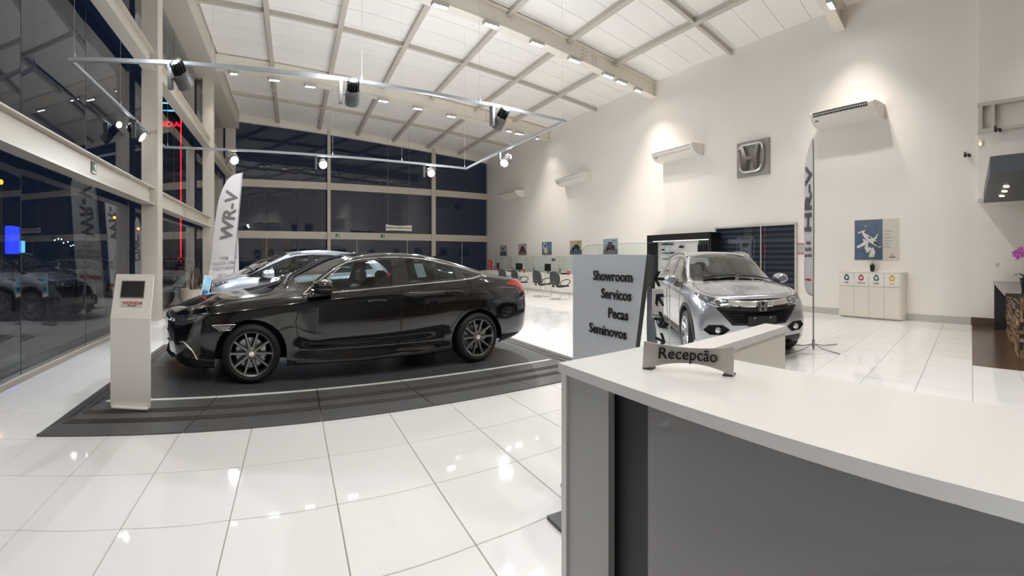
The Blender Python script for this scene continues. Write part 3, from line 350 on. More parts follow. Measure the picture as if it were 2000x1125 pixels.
SURVEY_DESK = Survey(-0.15, 0.15, -1.2, 0.15, '''
0.504 -0.674 0.434 -0.597 0.364 -0.521 0.293 -0.444 0.223 -0.368 0.154 -0.292 0.085 -0.218 -0.072 -0.129 -0.095 -0.044 -0.151 0.036 -0.244 0.178 -0.324 0.322 -0.401 0.466 -0.477 0.611 -0.552 0.755 -0.627 0.899 -0.702 1.043 -0.776 1.187 -0.85 1.331
0.564 -0.616 0.494 -0.539 0.423 -0.462 0.353 -0.385 0.282 -0.308 0.212 -0.231 0.141 -0.154 0.071 -0.077 0 -0 -0.074 0.144 -0.148 0.288 -0.222 0.432 -0.296 0.575 -0.37 0.719 -0.444 0.863 -0.518 1.007 -0.591 1.151 -0.665 1.295 -0.739 1.439
0.627 -0.561 0.557 -0.484 0.487 -0.408 0.417 -0.331 0.347 -0.255 0.278 -0.179 0.209 -0.103 0.145 -0.029 0.108 0.07 0.052 0.234 -0.024 0.385 -0.1 0.532 -0.176 0.678 -0.251 0.822 -0.325 0.967 -0.4 1.111 -0.474 1.255 -0.548 1.399 -0.623 1.543
0.694 -0.509 0.624 -0.433 0.555 -0.357 0.487 -0.282 0.419 -0.206 0.352 -0.132 0.289 -0.059 0.233 0.013 0.216 0.14 0.173 0.308 0.104 0.468 0.028 0.622 -0.048 0.771 -0.124 0.918 -0.2 1.065 -0.276 1.21 -0.351 1.355 -0.426 1.5 -0.501 1.645
0.764 -0.46 0.696 -0.385 0.628 -0.31 0.561 -0.235 0.496 -0.161 0.434 -0.088 0.376 -0.016 0.325 0.056 0.324 0.21 0.288 0.379 0.227 0.544 0.156 0.703 0.081 0.857 0.004 1.008 -0.072 1.156 -0.149 1.304 -0.225 1.451 -0.3 1.597 -0.376 1.742
0.837 -0.413 0.771 -0.338 0.705 -0.264 0.641 -0.191 0.579 -0.118 0.52 -0.045 0.466 0.026 0.434 0.118 0.432 0.28 0.4 0.449 0.346 0.616 0.28 0.779 0.208 0.937 0.133 1.091 0.057 1.243 -0.02 1.393 -0.096 1.542 -0.173 1.69 -0.249 1.837
0.914 -0.367 0.849 -0.293 0.785 -0.22 0.723 -0.147 0.664 -0.075 0.609 -0.003 0.558 0.069 0.546 0.187 0.54 0.35 0.51 0.519 0.462 0.687 0.401 0.852 0.332 1.013 0.26 1.171 0.185 1.326 0.109 1.478 0.033 1.629 -0.044 1.779 -0.12 1.927
0.993 -0.323 0.929 -0.249 0.868 -0.177 0.809 -0.104 0.752 -0.032 0.699 0.04 0.651 0.112 0.656 0.256 0.648 0.42 0.62 0.589 0.576 0.757 0.519 0.924 0.455 1.087 0.385 1.248 0.312 1.405 0.237 1.56 0.161 1.713 0.085 1.865 0.009 2.015
1.074 -0.279 1.013 -0.206 0.953 -0.134 0.896 -0.062 0.841 0.01 0.791 0.082 0.756 0.169 0.765 0.326 0.756 0.49 0.729 0.659 0.688 0.827 0.635 0.995 0.574 1.16 0.507 1.322 0.437 1.482 0.364 1.639 0.289 1.794 0.214 1.948 0.137 2.1
1.157 -0.235 1.098 -0.163 1.04 -0.091 0.985 -0.019 0.932 0.053 0.883 0.125 0.869 0.237 0.875 0.396 0.864 0.56 0.838 0.728 0.799 0.897 0.75 1.065 0.692 1.232 0.628 1.396 0.56 1.557 0.489 1.716 0.416 1.873 0.341 2.029 0.266 2.182
1.242 -0.192 1.184 -0.12 1.128 -0.048 1.074 0.024 1.024 0.095 0.976 0.168 0.98 0.305 0.983 0.465 0.972 0.63 0.947 0.798 0.91 0.967 0.863 1.136 0.809 1.303 0.747 1.468 0.682 1.631 0.613 1.792 0.541 1.951 0.468 2.108 0.393 2.263
1.328 -0.15 1.272 -0.078 1.217 -0.006 1.165 0.066 1.116 0.138 1.077 0.22 1.091 0.374 1.092 0.535 1.08 0.701 1.056 0.868 1.02 1.037 0.976 1.206 0.924 1.374 0.865 1.54 0.802 1.704 0.735 1.866 0.665 2.026 0.593 2.185 0.52 2.342
1.416 -0.107 1.361 -0.035 1.307 0.037 1.257 0.109 1.208 0.181 1.191 0.287 1.202 0.444 1.201 0.605 1.188 0.771 1.164 0.938 1.13 1.107 1.088 1.276 1.038 1.444 0.982 1.611 0.921 1.776 0.856 1.939 0.788 2.101 0.717 2.261 0.645 2.419
1.504 -0.064 1.45 0.007 1.398 0.079 1.348 0.151 1.301 0.224 1.303 0.355 1.312 0.513 1.309 0.675 1.296 0.841 1.273 1.008 1.24 1.177 1.199 1.346 1.151 1.514 1.097 1.682 1.038 1.847 0.975 2.012 0.909 2.174 0.84 2.336 0.769 2.495
1.593 -0.022 1.54 0.05 1.49 0.122 1.441 0.194 1.398 0.271 1.415 0.424 1.421 0.582 1.418 0.745 1.404 0.911 1.381 1.078 1.349 1.247 1.31 1.416 1.264 1.585 1.212 1.752 1.155 1.919 1.094 2.084 1.029 2.247 0.962 2.41 0.893 2.57
1.683 0.021 1.631 0.093 1.581 0.165 1.534 0.237 1.512 0.338 1.526 0.493 1.531 0.652 1.526 0.815 1.512 0.981 1.489 1.148 1.459 1.317 1.42 1.486 1.376 1.655 1.326 1.823 1.271 1.99 1.211 2.155 1.149 2.32 1.083 2.483 1.015 2.644
1.773 0.063 1.723 0.135 1.674 0.207 1.627 0.28 1.625 0.406 1.637 0.562 1.64 0.722 1.634 0.885 1.62 1.051 1.598 1.218 1.568 1.387 1.531 1.556 1.488 1.725 1.439 1.893 1.385 2.06 1.328 2.227 1.267 2.392 1.203 2.556 1.136 2.718
1.864 0.106 1.814 0.178 1.766 0.25 1.72 0.322 1.737 0.474 1.747 0.631 1.749 0.791 1.742 0.955 1.728 1.121 1.706 1.288 1.677 1.457 1.641 1.626 1.599 1.795 1.552 1.963 1.5 2.131 1.444 2.298 1.384 2.463 1.322 2.628 1.257 2.791
1.956 0.148 1.906 0.22 1.859 0.293 1.833 0.389 1.849 0.542 1.858 0.7 1.858 0.861 1.851 1.025 1.836 1.191 1.814 1.358 1.785 1.527 1.75 1.696 1.71 1.865 1.664 2.033 1.614 2.201 1.559 2.368 1.501 2.535 1.44 2.7 1.376 2.864''')
def plan(p, q):
    if SURVEY_DESK.has(p, q) and q < 1.15 and p < 2.1: return SURVEY_DESK.at(p, q)
    return SURVEY_NEAR.at(p, q) if SURVEY_NEAR.has(p, q) else SURVEY_HALL.at(p, q)
def bear(p, q, dp, dq, h=0.4):
    """world angle of a direction of the hall at a point"""
    a, b = plan(p - dp * h, q - dq * h), plan(p + dp * h, q + dq * h)
    return math.atan2(b[1] - a[1], b[0] - a[0])
def at(p, q, z=0.0):
    x, y = plan(p, q); return Vector((x, y, z))
# ---------------------------------------------------------------- materials of the hall
M_WALL = mat('wall_paint', (.84, .80, .75), .75, noise=.02, nscale=1.5, bump=.02, bscale=40)
M_ROOF = mat('roof_panel_white', (.90, .885, .86), .6, noise=.03, nscale=2)
M_STEEL = mat('cream_steel', (.80, .76, .68), .45, noise=.03, nscale=3)
M_FRAME = mat('cream_frame', (.56, .515, .44), .4, noise=.02)
M_PURL = mat('beige_purlin', (.55, .51, .45), .5, noise=.03, nscale=3)
M_TILE = mat('polished_tile', (.85, .85, .86), .035, spec=.55, noise=.02, nscale=1.2)
M_GROUT = mat('grout', (.34, .31, .29), .8)
M_BASEB = mat('grey_baseboard', (.52, .50, .47), .3, noise=.04)
M_DTILE = mat('brown_wood_tile', (.10, .060, .036), .25, noise=.25, nscale=5)
M_PANE = glass('facade_glass', (.70, .74, .76), 1.45)
M_CLEAR = glass('clear_glass', (.90, .96, .94), 1.2)
M_PAVE = mat('grey_paving', (.22, .21, .19), .7, noise=.15, nscale=6, bump=.2, bscale=30)
M_BLACK = mat('black_satin', (.012, .012, .012), .35)
M_WHITE = mat('white_laminate', (.80, .79, .77), .25)
M_CREAM = mat('cream_laminate', (.78, .74, .66), .35)
M_GREYM = mat('grey_metal', (.34, .34, .35), .4, .6)
M_DGREY = mat('dark_grey', (.06, .06, .062), .45)
M_CHROME = mat('chrome', (.85, .85, .86), .07, 1.0)
M_BRUSH = mat('brushed_steel', (.74, .70, .655), .34, .5)
M_RED = mat('red_plastic', (.55, .02, .03), .35)
M_LED = mat('lamp_warm_led', (1, 1, 1), .4, emit=WARM, estr=60)
M_LEDC = mat('lamp_cool_led', (1, 1, 1), .4, emit=COOL, estr=90)

PW, PG, Q1 = 11.46, -3.56, 22.34          # right wall, left glass line, far glass front
def rh(p, q=0): return 7.70 + .07 * (PW - p)   # underside of the roof panels

def struct(o): o['kind'] = 'structure'; return o

# floor: grout bed with polished tiles, 0.602 m pitch
bed = MB(); bed.room(-3.7, PW + .1, -4.6, Q1 + .1, -.08, -.004, 14, 24)
floor = struct(bed.build('floor', M_GROUT))
T = .6022; g = .0022
cells = []
for i in range(-6, 19):
    for j in range(-5, 37):
        p0, q0 = .2512 + T * i, -.0222 + T * j
        p1, q1 = p0 + T, q0 + T
        if q0 > Q1 or p0 > PW or p1 < PG: continue
        p0, p1, q1 = max(p0, PG), min(p1, PW), min(q1, Q1)
        if p0 > 7.1 and q1 < .05: continue          # brown kitchen floor begins here
        c = at((p0 + p1) / 2, (q0 + q1) / 2)
        d = c.length; a = math.degrees(math.atan2(c.x, c.y))
        vis = abs(a) < 72 and d > 1.5 and not (-2.0 < p0 < 2.9 and 3.7 < q0 < 6.6)
        cells.append((d if vis else 99, p0, p1, q0, q1))
cells.sort()
far = MB()
def tile_into(m, p0, p1, q0, q1):
    n = len(m.v); e = .002
    for p, q, z in ((p0 + g, q0 + g, -.006), (p1 - g, q0 + g, -.006), (p1 - g, q1 - g, -.006), (p0 + g, q1 - g, -.006), (p0 + g + e, q0 + g + e, 0), (p1 - g - e, q0 + g + e, 0), (p1 - g - e, q1 - g - e, 0), (p0 + g + e, q1 - g - e, 0)):
        x, y = plan(p, q); m.v.append((x, y, z))
    m.f += [(n + 4, n + 5, n + 6, n + 7)] + [(n + k, n + (k + 1) % 4, n + 4 + (k + 1) % 4, n + 4 + k) for k in range(4)]; m.m += [0] * 5
for k, (d, p0, p1, q0, q1) in enumerate(cells):
    if k < 295:
        m = MB(); tile_into(m, p0, p1, q0, q1); m.build('tile', M_TILE, floor)
    else: tile_into(far, p0, p1, q0, q1)
o = far.build('tile_field', M_TILE, floor); o['kind'] = 'stuff'
# brown floor of the kitchen corner
kb = MB()
for i in range(4):
    kb.room(7.14 + i * 1.08 + .002, 7.14 + (i + 1) * 1.08 - .002, -2.6, -.025, -.006, .004, 2, 3)
o = kb.build('brown_tile', M_DTILE, floor); o['kind'] = 'stuff'

# walls
w = MB(); w.room(PW, PW + .2, -4.6, Q1 + .2, 0, lambda p, q: 7.95, 1, 30); wall_r = struct(w.build('wall_right', M_WALL))
w = MB(); w.room(PG - .6, PW + .2, -4.75, -4.6, 0, 8.9, 16, 1); struct(w.build('wall_front', mat('dark_front_wall', (.20, .19, .18), .6)))
b = MB(); b.room(PW - .015, PW - .001, .0, Q1, .0, .16, 1, 30); bb = struct(b.build('baseboard_right', M_BASEB))
b = MB(); b.room(PW - .02, PW - .001, -.5, .0, .0, .17, 1, 1); struct(b.build('baseboard_kitchen', M_DTILE))
# upper loft front over the kitchen corner
w = MB()
w.room(PW - .55, PW - .002, -4.5, -.14, 2.62, 3.98, 1, 6)
w.room(PW - .55, PW - .002, -4.5, -.16, 4.50, 7.7, 1, 6)
w.room(PW - .42, PW - .002, -4.5, -.20, 3.98, 4.5, 1, 6)
struct(w.build('wall_loft', M_WALL))
tr = MB()
tr.room(PW - .60, PW - .5, -4.5, -.13, 4.46, 4.53, 1, 6)
struct(tr.build('trim_1', M_FRAME))
tr = MB(); tr.room(PW - .62, PW - .5, -4.5, -.13, 3.93, 4.0, 1, 6); struct(tr.build('trim_2', M_FRAME))
tr = MB()
for q in (-.15, -.40): tr.room(PW - .6, PW - .45, q - .08, q, 4.0, 4.46, 1, 1)
struct(tr.build('trim_3', M_FRAME))

# roof: white sandwich panels on purlins, rafters and tie beams
ceil_ = MB(); ceil_.room(PG - .7, PW + .25, -4.7, Q1 + .4, lambda p, q: rh(p) + .06, lambda p, q: rh(p) + .16, 10, 18)
ceiling = struct(ceil_.build('ceiling', M_ROOF))
PUR = [-2.75, -.76, 1.38, 3.42, 5.46, 7.5, 9.44, 11.46]
QS = [-4.6 + .765 * k for k in range(36)]
for a, b_ in zip(PUR[:-1], PUR[1:]):
    for q0, q1 in zip(QS[:-1], QS[1:]):
        if q1 < 1.2: continue
        m = MB(); e = .007; z = lambda p, q: rh(p)
        m.room(a + .002, b_ - .002, q0 + e, min(q1, Q1) - e, z, lambda p, q: rh(p) + .055); m.build('roof_panel', M_ROOF, ceiling)
m = MB(); m.room(PG - .6, PW, -4.6, 1.2, lambda p, q: rh(p), lambda p, q: rh(p) + .05, 6, 4); o = m.build('roof_panel_field', M_ROOF, ceiling)
for p in PUR[1:-1]:
    m = MB()
    m.room(p - .075, p + .075, -4.5, Q1, lambda P, q: rh(P) - .16, lambda P, q: rh(P) - .145, 1, 24)
    m.room(p - .05, p - .035, -4.5, Q1, lambda P, q: rh(P) - .15, lambda P, q: rh(P) + .0, 1, 24)
    m.room(p + .035, p + .05, -4.5, Q1, lambda P, q: rh(P) - .15, lambda P, q: rh(P) + .0, 1, 24)
    m.build('purlin', M_PURL, ceiling)
for q in (6.28, 12.4, 19.1):
    m = MB(); m.room(-2.85, PW - .02, q - .012, q + .012, lambda P, k: rh(P) - .14, lambda P, k: rh(P), 14, 1)
    m.room(-2.85, PW - .02, q - .05, q + .05, lambda P, k: rh(P) - .155, lambda P, k: rh(P) - .14, 14, 1)
    m.build('tie_beam', M_PURL, ceiling)
for q in (3.06, 9.38, 15.8):
    m = MB(); t0 = .56
    m.room(-2.85, PW - .01, q - .14, q + .14, lambda P, k: rh(P) - t0, lambda P, k: rh(P) - t0 + .02, 16, 1)
    m.room(-2.85, PW - .01, q - .03, q + .03, lambda P, k: rh(P) - t0 + .02, lambda P, k: rh(P) - .05, 16, 1)
    m.room(-2.85, PW - .01, q - .14, q + .14, lambda P, k: rh(P) - .06, lambda P, k: rh(P) - .04, 16, 1)
    for p in (8.1, 8.55): m.room(p - .01, p + .01, q - .05, q + .05, lambda P, k: rh(P) - t0, lambda P, k: rh(P) - .05)
    rf = m.build('rafter', M_STEEL, ceiling)
    bt = MB()
    for p in (8.02, 8.2, 8.45, 8.63):
        for dz in (.12, .22, .32, .42): 
            c = at(p, q - .033, rh(p) - .06 - dz); bt.box(tuple(c), (.03, .03, .03))
    o = bt.build('bolt', M_GREYM, rf); o['kind'] = 'stuff'
# thin bracing rods in the far bay
for a, b_ in (((-2.0, 15.9), (3.2, 22.2)), ((3.2, 15.9), (-2.0, 22.2)), ((6.3, 15.9), (10.8, 22.2))):
    m = MB(); m.tube([at(a[0], a[1], rh(a[0]) - .42), at((a[0] + b_[0]) / 2, (a[1] + b_[1]) / 2, rh((a[0] + b_[0]) / 2) - .42), at(b_[0], b_[1], rh(b_[0]) - .42)], .010, 6); m.build('bracing_rod', M_STEEL, ceiling)

# left glass front: sill, columns, beams, fascia box
m = MB(); m.room(PG - .12, PG + .02, -4.5, Q1, -.12, .012, 1, 26); wall_l = struct(m.build('wall_left', M_FRAME))
def column(p0, p1, q0, q1, zt, parent, nm='column'):
    m = MB(); t = .018
    m.room(p0, p1, q0, q0 + t, 0, zt); m.room(p0, p1, q1 - t, q1, 0, zt)
    c = (p0 + p1) / 2; m.room(c - .01, c + .01, q0, q1, 0, zt)
    m.room(p0 - .05, p1 + .05, q0 - .05, q1 + .05, 0, .07)
    return m.build(nm, M_FRAME, parent)
COLQ = [3.45, 9.72, 16.3]
for q in COLQ:
    m = MB(); p0, p1 = -3.40, -3.03; t = .02; zt = 8.1
    m.room(p0, p1, q, q + t, 0, zt); m.room(p1 - t, p1, q, q + .36, 0, zt); m.room(p0, p0 + t, q, q + .36, 0, zt); m.room(p0, p1, q + .34, q + .36, 0, zt)
    cl = m.build('column', M_FRAME, wall_l)
    m = MB(); m.room(p0 - .05, p1 + .05, q - .04, q + .40, 0, .075); m.build('column_base', M_WHITE, cl)
ends = [-4.5] + COLQ + [Q1 - .1]
for z0, z1 in ((2.56, 2.93), (5.44, 5.82)):
    for a, b_ in zip(ends[:-1], ends[1:]):
        m = MB(); a2 = a + (.36 if a > 0 else 0); n = 9
        m.room(-3.36, -3.08, a2, b_, z0, z0 + .02, 1, n); m.room(-3.36, -3.08, a2, b_, z1 - .02, z1, 1, n); m.room(-3.24, -3.20, a2, b_, z0 + .02, z1 - .02, 1, n)
        bm_ = m.build('beam', M_FRAME, wall_l)
        m = MB()
        for dz in (.08, .16, .24, .32): m.tube([at(-3.20, b_ - .06, z0 + dz), at(-3.185, b_ - .06, z0 + dz)], .014, 6)
        o = m.build('bolt', M_GREYM, bm_); o['kind'] = 'stuff'
m = MB(); m.room(-3.62, -2.80, -4.5, Q1, 8.0, lambda p, q: rh(p) + .02, 1, 26); m.build('fascia', M_FRAME, wall_l)
# glass panes of the left front
JOINT = [q for q in (-4.4, -2.0, -.05, 1.8, 3.66, 5.52, 7.38, 9.24, 11.1, 12.96, 14.82, 16.68, 18.54, 20.4, Q1 - .05)]
nw = 1
for z0, z1 in ((.012, 2.60), (2.90, 5.47), (5.80, 8.02)):
    w = struct(empty('window_%d' % nw, at(PG, 5, z0))); nw += 1
    for a, b_ in zip(JOINT[:-1], JOINT[1:]):
        m = MB(); m.room(PG, PG + .001, a + .006, b_ - .006, z0, z1, 1, 1)
        # keep one sheet only: a pane is a single thin sheet
        m2 = MB(); A, B = at(PG, a + .005, z0), at(PG, b_ - .005, z0); m2.quad(A, B, (B.x, B.y, z1), (A.x, A.y, z1))
        pn = m2.build('pane', M_PANE); pn.parent = w; pn.matrix_parent_inverse = Matrix.Translation(-Vector(w.location))
        m3 = MB(); m3.tube([A, (A.x, A.y, z1)], .005, 4); s = m3.build('seal', M_DGREY); s.parent = w; s.matrix_parent_inverse = Matrix.Translation(-Vector(w.location))

# far glass front: posts, transoms, panes
m = MB(); m.room(PG, PW, Q1 + .02, Q1 + .18, -.1, .012, 16, 1); wall_b = struct(m.build('wall_back', M_FRAME))
m = MB(); m.room(-3.5, -2.98, Q1 - .02, Q1 + .16, 0, 8.1); m.build('post', M_FRAME, wall_b)
for p0, p1 in ((1.80, 1.97), (7.76, 8.0)):
    m = MB(); m.room(p0, p1, Q1 - .10, Q1 + .12, 0, rh(p0)); m.build('post', M_FRAME, wall_b)
PB = [-2.98, 1.80, 1.97, 7.76, 8.0, PW - .002]
for z0, z1 in ((2.46, 2.84), (5.10, 5.47)):
    for a, b_ in zip(PB[0::2], PB[1::2]):
        m = MB(); m.room(a, b_, Q1 - .04, Q1 + .10, z0, z1, 6, 1); m.build('transom', M_FRAME, wall_b)
m = MB(); m.room(-3.0, PW - .002, Q1 - .06, Q1 + .12, lambda p, q: rh(p) - .33, lambda p, q: rh(p) + .04, 14, 1); m.build('edge_beam', M_STEEL, wall_b)
m = MB(); m.room(-3.0, PW - .002, Q1 - .10, Q1 - .06, lambda p, q: rh(p) - .06, lambda p, q: rh(p) + .02, 14, 1); m.build('edge_flange', M_STEEL, wall_b)
for a, b_ in zip(PB[0::2], PB[1::2]):
    k = max(2, round((b_ - a) / 1.45))
    for z0, z1 in ((.012, 2.48), (2.82, 5.12), (5.45, None)):
        w = struct(empty('window_%d' % nw, at(a, Q1, z0))); nw += 1
        inv = Matrix.Translation(-Vector(w.location))
        for i in range(k):
            pa, pb = a + (b_ - a) * i / k + .004, a + (b_ - a) * (i + 1) / k - .004
            A, B = at(pa, Q1 + .03, z0), at(pb, Q1 + .03, z0); za, zb = (z1, z1) if z1 else (rh(pa) - .3, rh(pb) - .3)
            m2 = MB(); m2.quad(A, B, (B.x, B.y, zb), (A.x, A.y, za)); pn = m2.build('pane', M_PANE); pn.parent = w; pn.matrix_parent_inverse = inv
            if z0 < 1:
                m3 = MB(); m3.tube([A, (A.x, A.y, za)], .016, 4); s = m3.build('pane_frame', M_FRAME if i % 2 else M_DGREY); s.parent = w; s.matrix_parent_inverse = inv
# exit stickers on the transoms
ES = mat('exit_sticker_green', (.02, .10, .05), .5); EW = mat('exit_sticker_white', (.75, .75, .70), .5)
def exit_sticker(name_loc, rz, lab, s=.2):
    m = MB(); m.box((0, -.003, 0), (s * 1.15, .006, s)); o = m.build('exit_sticker', ES, None, loc=name_loc, rot=(0, 0, rz)); tag(o, lab, 'sticker')
    m = MB(); m.tube([(-.06 * s / .2, -.008, .02), (-.01, -.008, .03), (.03, -.008, -.01), (.02, -.008, -.06)], .009, 5); m.box((.05, -.007, .02), (.05, .003, .09)); m.box((0, -.007, -.078 * s / .2), (.19 * s / .2, .003, .025)); m.build('exit_mark', EW, o)
exit_sticker(at(-3.19, 6.9, 2.78), bear(-3.2, 6.9, 0, 1), 'small green exit sticker on the lower cream beam of the left glass front', .17)
exit_sticker(at(2.35, Q1 - .05, 2.65), bear(2.35, Q1, 1, 0), 'small exit sticker on the far transom just right of the first post', .2)
exit_sticker(at(4.85, Q1 - .05, 2.65), bear(4.85, Q1, 1, 0), 'small exit sticker on the far transom above the middle door', .2)

# outside ground
m = MB(); m.room(-25, PG - .1, -4.5, 28, -.16, -.10, 12, 16); struct(m.build('floor_outside', M_PAVE))
m = MB(); m.room(PG - .1, 14, Q1 + .19, 28.5, -.16, -.10, 10, 4); struct(m.build('floor_yard', M_PAVE))
m = MB(); m.room(-4.15, -4.0, -4.5, 26, -.12, -.02, 1, 26); struct(m.build('trim_kerb', mat('dark_kerb', (.07, .068, .06), .7)))
# ---------------------------------------------------------------- cars
def in_poly(x, y, poly):
    c = False; n = len(poly)
    for i in range(n):
        x1, y1 = poly[i]; x2, y2 = poly[i - 1]
        if (y1 > y) != (y2 > y) and x < (x2 - x1) * (y - y1) / (y2 - y1) + x1: c = not c
    return c

def carve(bm, poly, ax, sel):
    """cut the outline of a 2D polygon into the shell (looking along the third axis); returns the faces inside"""
    a, b = ax
    lo = [min(p[i] for p in poly) - 0.02 for i in (0, 1)]; hi = [max(p[i] for p in poly) + 0.02 for i in (0, 1)]
    def near(f):
        if not sel(f): return False
        u = [v.co[a] for v in f.verts]; w = [v.co[b] for v in f.verts]
        return max(u) > lo[0] and min(u) < hi[0] and max(w) > lo[1] and min(w) < hi[1]
    n = len(poly)
    for i in range(n):
        p, q = poly[i], poly[(i + 1) % n]
        d = (q[0] - p[0], q[1] - p[1]); L = math.hypot(*d)
        if L < 1e-6: continue
        co = [0, 0, 0]; no = [0, 0, 0]; co[a], co[b] = p; no[a], no[b] = d[1] / L, -d[0] / L
        mnu, mxu = min(p[0], q[0]) - 0.03, max(p[0], q[0]) + 0.03; mnw, mxw = min(p[1], q[1]) - 0.03, max(p[1], q[1]) + 0.03
        fs = []
        for f in bm.faces:
            if not near(f): continue
            u = [v.co[a] for v in f.verts]; w = [v.co[b] for v in f.verts]
            if max(u) > mnu and min(u) < mxu and max(w) > mnw and min(w) < mxw: fs.append(f)
        es = {e for f in fs for e in f.edges}; vs = {v for f in fs for v in f.verts}
        bmesh.ops.bisect_plane(bm, geom=list(vs) + list(es) + fs, plane_co=co, plane_no=no, dist=1e-5)
    res = []
    for f in bm.faces:
        if sel(f):
            c = f.calc_center_median()
            if in_poly(c[a], c[b], poly): res.append(f)
    return res

def take(bm, faces, name, m, parent, off=0.0, keep=False, thick=0.0):
    """faces -> an object of their own, with the shell's smooth normals"""
    vs = []; idx = {}; fs = []; ns = []
    for f in faces:
        r = []
        for v in f.verts:
            if v.index not in idx:
                idx[v.index] = len(vs); vs.append(tuple(v.co + v.normal * off)); ns.append(tuple(v.normal))
            r.append(idx[v.index])
        fs.append(tuple(r))
    if thick:
        n = len(vs); cnt = {}
        for r in fs:
            for i in range(len(r)): cnt[tuple(sorted((r[i], r[(i + 1) % len(r)])))] = cnt.get(tuple(sorted((r[i], r[(i + 1) % len(r)]))), 0) + 1
        side = []
        for r in fs:
            for i in range(len(r)):
                a, b = r[i], r[(i + 1) % len(r)]
                if cnt[tuple(sorted((a, b)))] == 1: side.append((b, a, n + a, n + b))
        vs += [tuple(Vector(v) - Vector(k) * thick) for v, k in zip(vs, ns)]
        fs += side; ns += ns[:n]
    me = bpy.data.meshes.new(name); me.from_pydata(vs, [], fs); me.materials.append(m); me.update()
    me.polygons.foreach_set('use_smooth', [True] * len(fs))
    try: me.normals_split_custom_set_from_vertices(ns)
    except Exception: pass
    o = link(name, me, parent)
    if not keep: bmesh.ops.delete(bm, geom=faces, context='FACES')
    return o

def car_shell(spec, sub=5):
    """half shell from stations x levels, wrapped round nose and tail, then mirrored -> bmesh (unindexed)"""
    st = spec['stations']                        # [(x, [(y,z) or (y,z,dx)]*10)]
    S = [[(x + (p[2] if len(p) > 2 else 0.0), p[0], p[1]) for p in lv] for x, lv in st]
    L = 5
    def cap(rib, cen):                           # columns from the corner to the centre line, rows 0..L
        cols = []
        for j in range(6, 10):
            f = rib[j][1] / rib[5][1]; col = []
            for k in range(L):
                w = (1 - f * f)
                y = rib[k][1] * f
                x = rib[k][0] + (cen[k][0] - rib[k][0]) * (1 - f ** 2.4); z = rib[k][2] + (cen[k][1] - rib[k][2]) * w
                col.append((x, y, z))
            col.append(rib[j]); cols.append(col)
        return cols
    front = cap(S[0], spec['nose']); rear = cap(S[-1], spec['tail'])
    low = front[::-1] + [s[:L + 1] for s in S] + rear          # perimeter columns
    mir = lambda c: [(x, -y, z) for x, y, z in c]
    ext = [mir(low[1])] + low + [mir(low[-2])]
    rowsL = []
    for k in range(L + 1):
        pts = [c[k] for c in ext]; cc = crv(pts, sub)
        rowsL.append(cc[sub:len(cc) - sub])
    colsL = [crv([rowsL[k][i] for k in range(L + 1)], sub) for i in range(len(rowsL[0]))]
    rowsU = [crv([s[k] for s in S], sub) for k in range(L, 10)]
    colsU = []
    for i in range(len(rowsU[0])):
        rib = [rowsU[k][i] for k in range(10 - L)]
        ext2 = rib + [(rib[-2][0], -rib[-2][1], rib[-2][2])]
        cc = crv(ext2, sub); colsU.append(cc[:len(cc) - sub])
    bm = bmesh.new()
    def put(cols, flip):
        V = [[bm.verts.new(p) for p in c] for c in cols]
        for i in range(len(V) - 1):
            for j in range(len(V[0]) - 1):
                q = [V[i][j], V[i][j + 1], V[i + 1][j + 1], V[i + 1][j]]
                if flip: q.reverse()
                try: bm.faces.new(q)
                except Exception: pass
    put(colsL, False); put(colsU, False)
    put([mir(c) for c in colsL], True); put([mir(c) for c in colsU], True)
    bmesh.ops.remove_doubles(bm, verts=bm.verts, dist=2e-4)
    bmesh.ops.dissolve_degenerate(bm, edges=bm.edges, dist=1e-5)
    bm.normal_update()
    # outward check at a door face
    f = max(bm.faces, key=lambda f: f.calc_center_median().y if 0.2 < f.calc_center_median().z < 0.9 else -9)
    if f.normal.y < 0:
        bmesh.ops.reverse_faces(bm, faces=bm.faces)
    bm.verts.index_update(); bm.normal_update()
    return bm

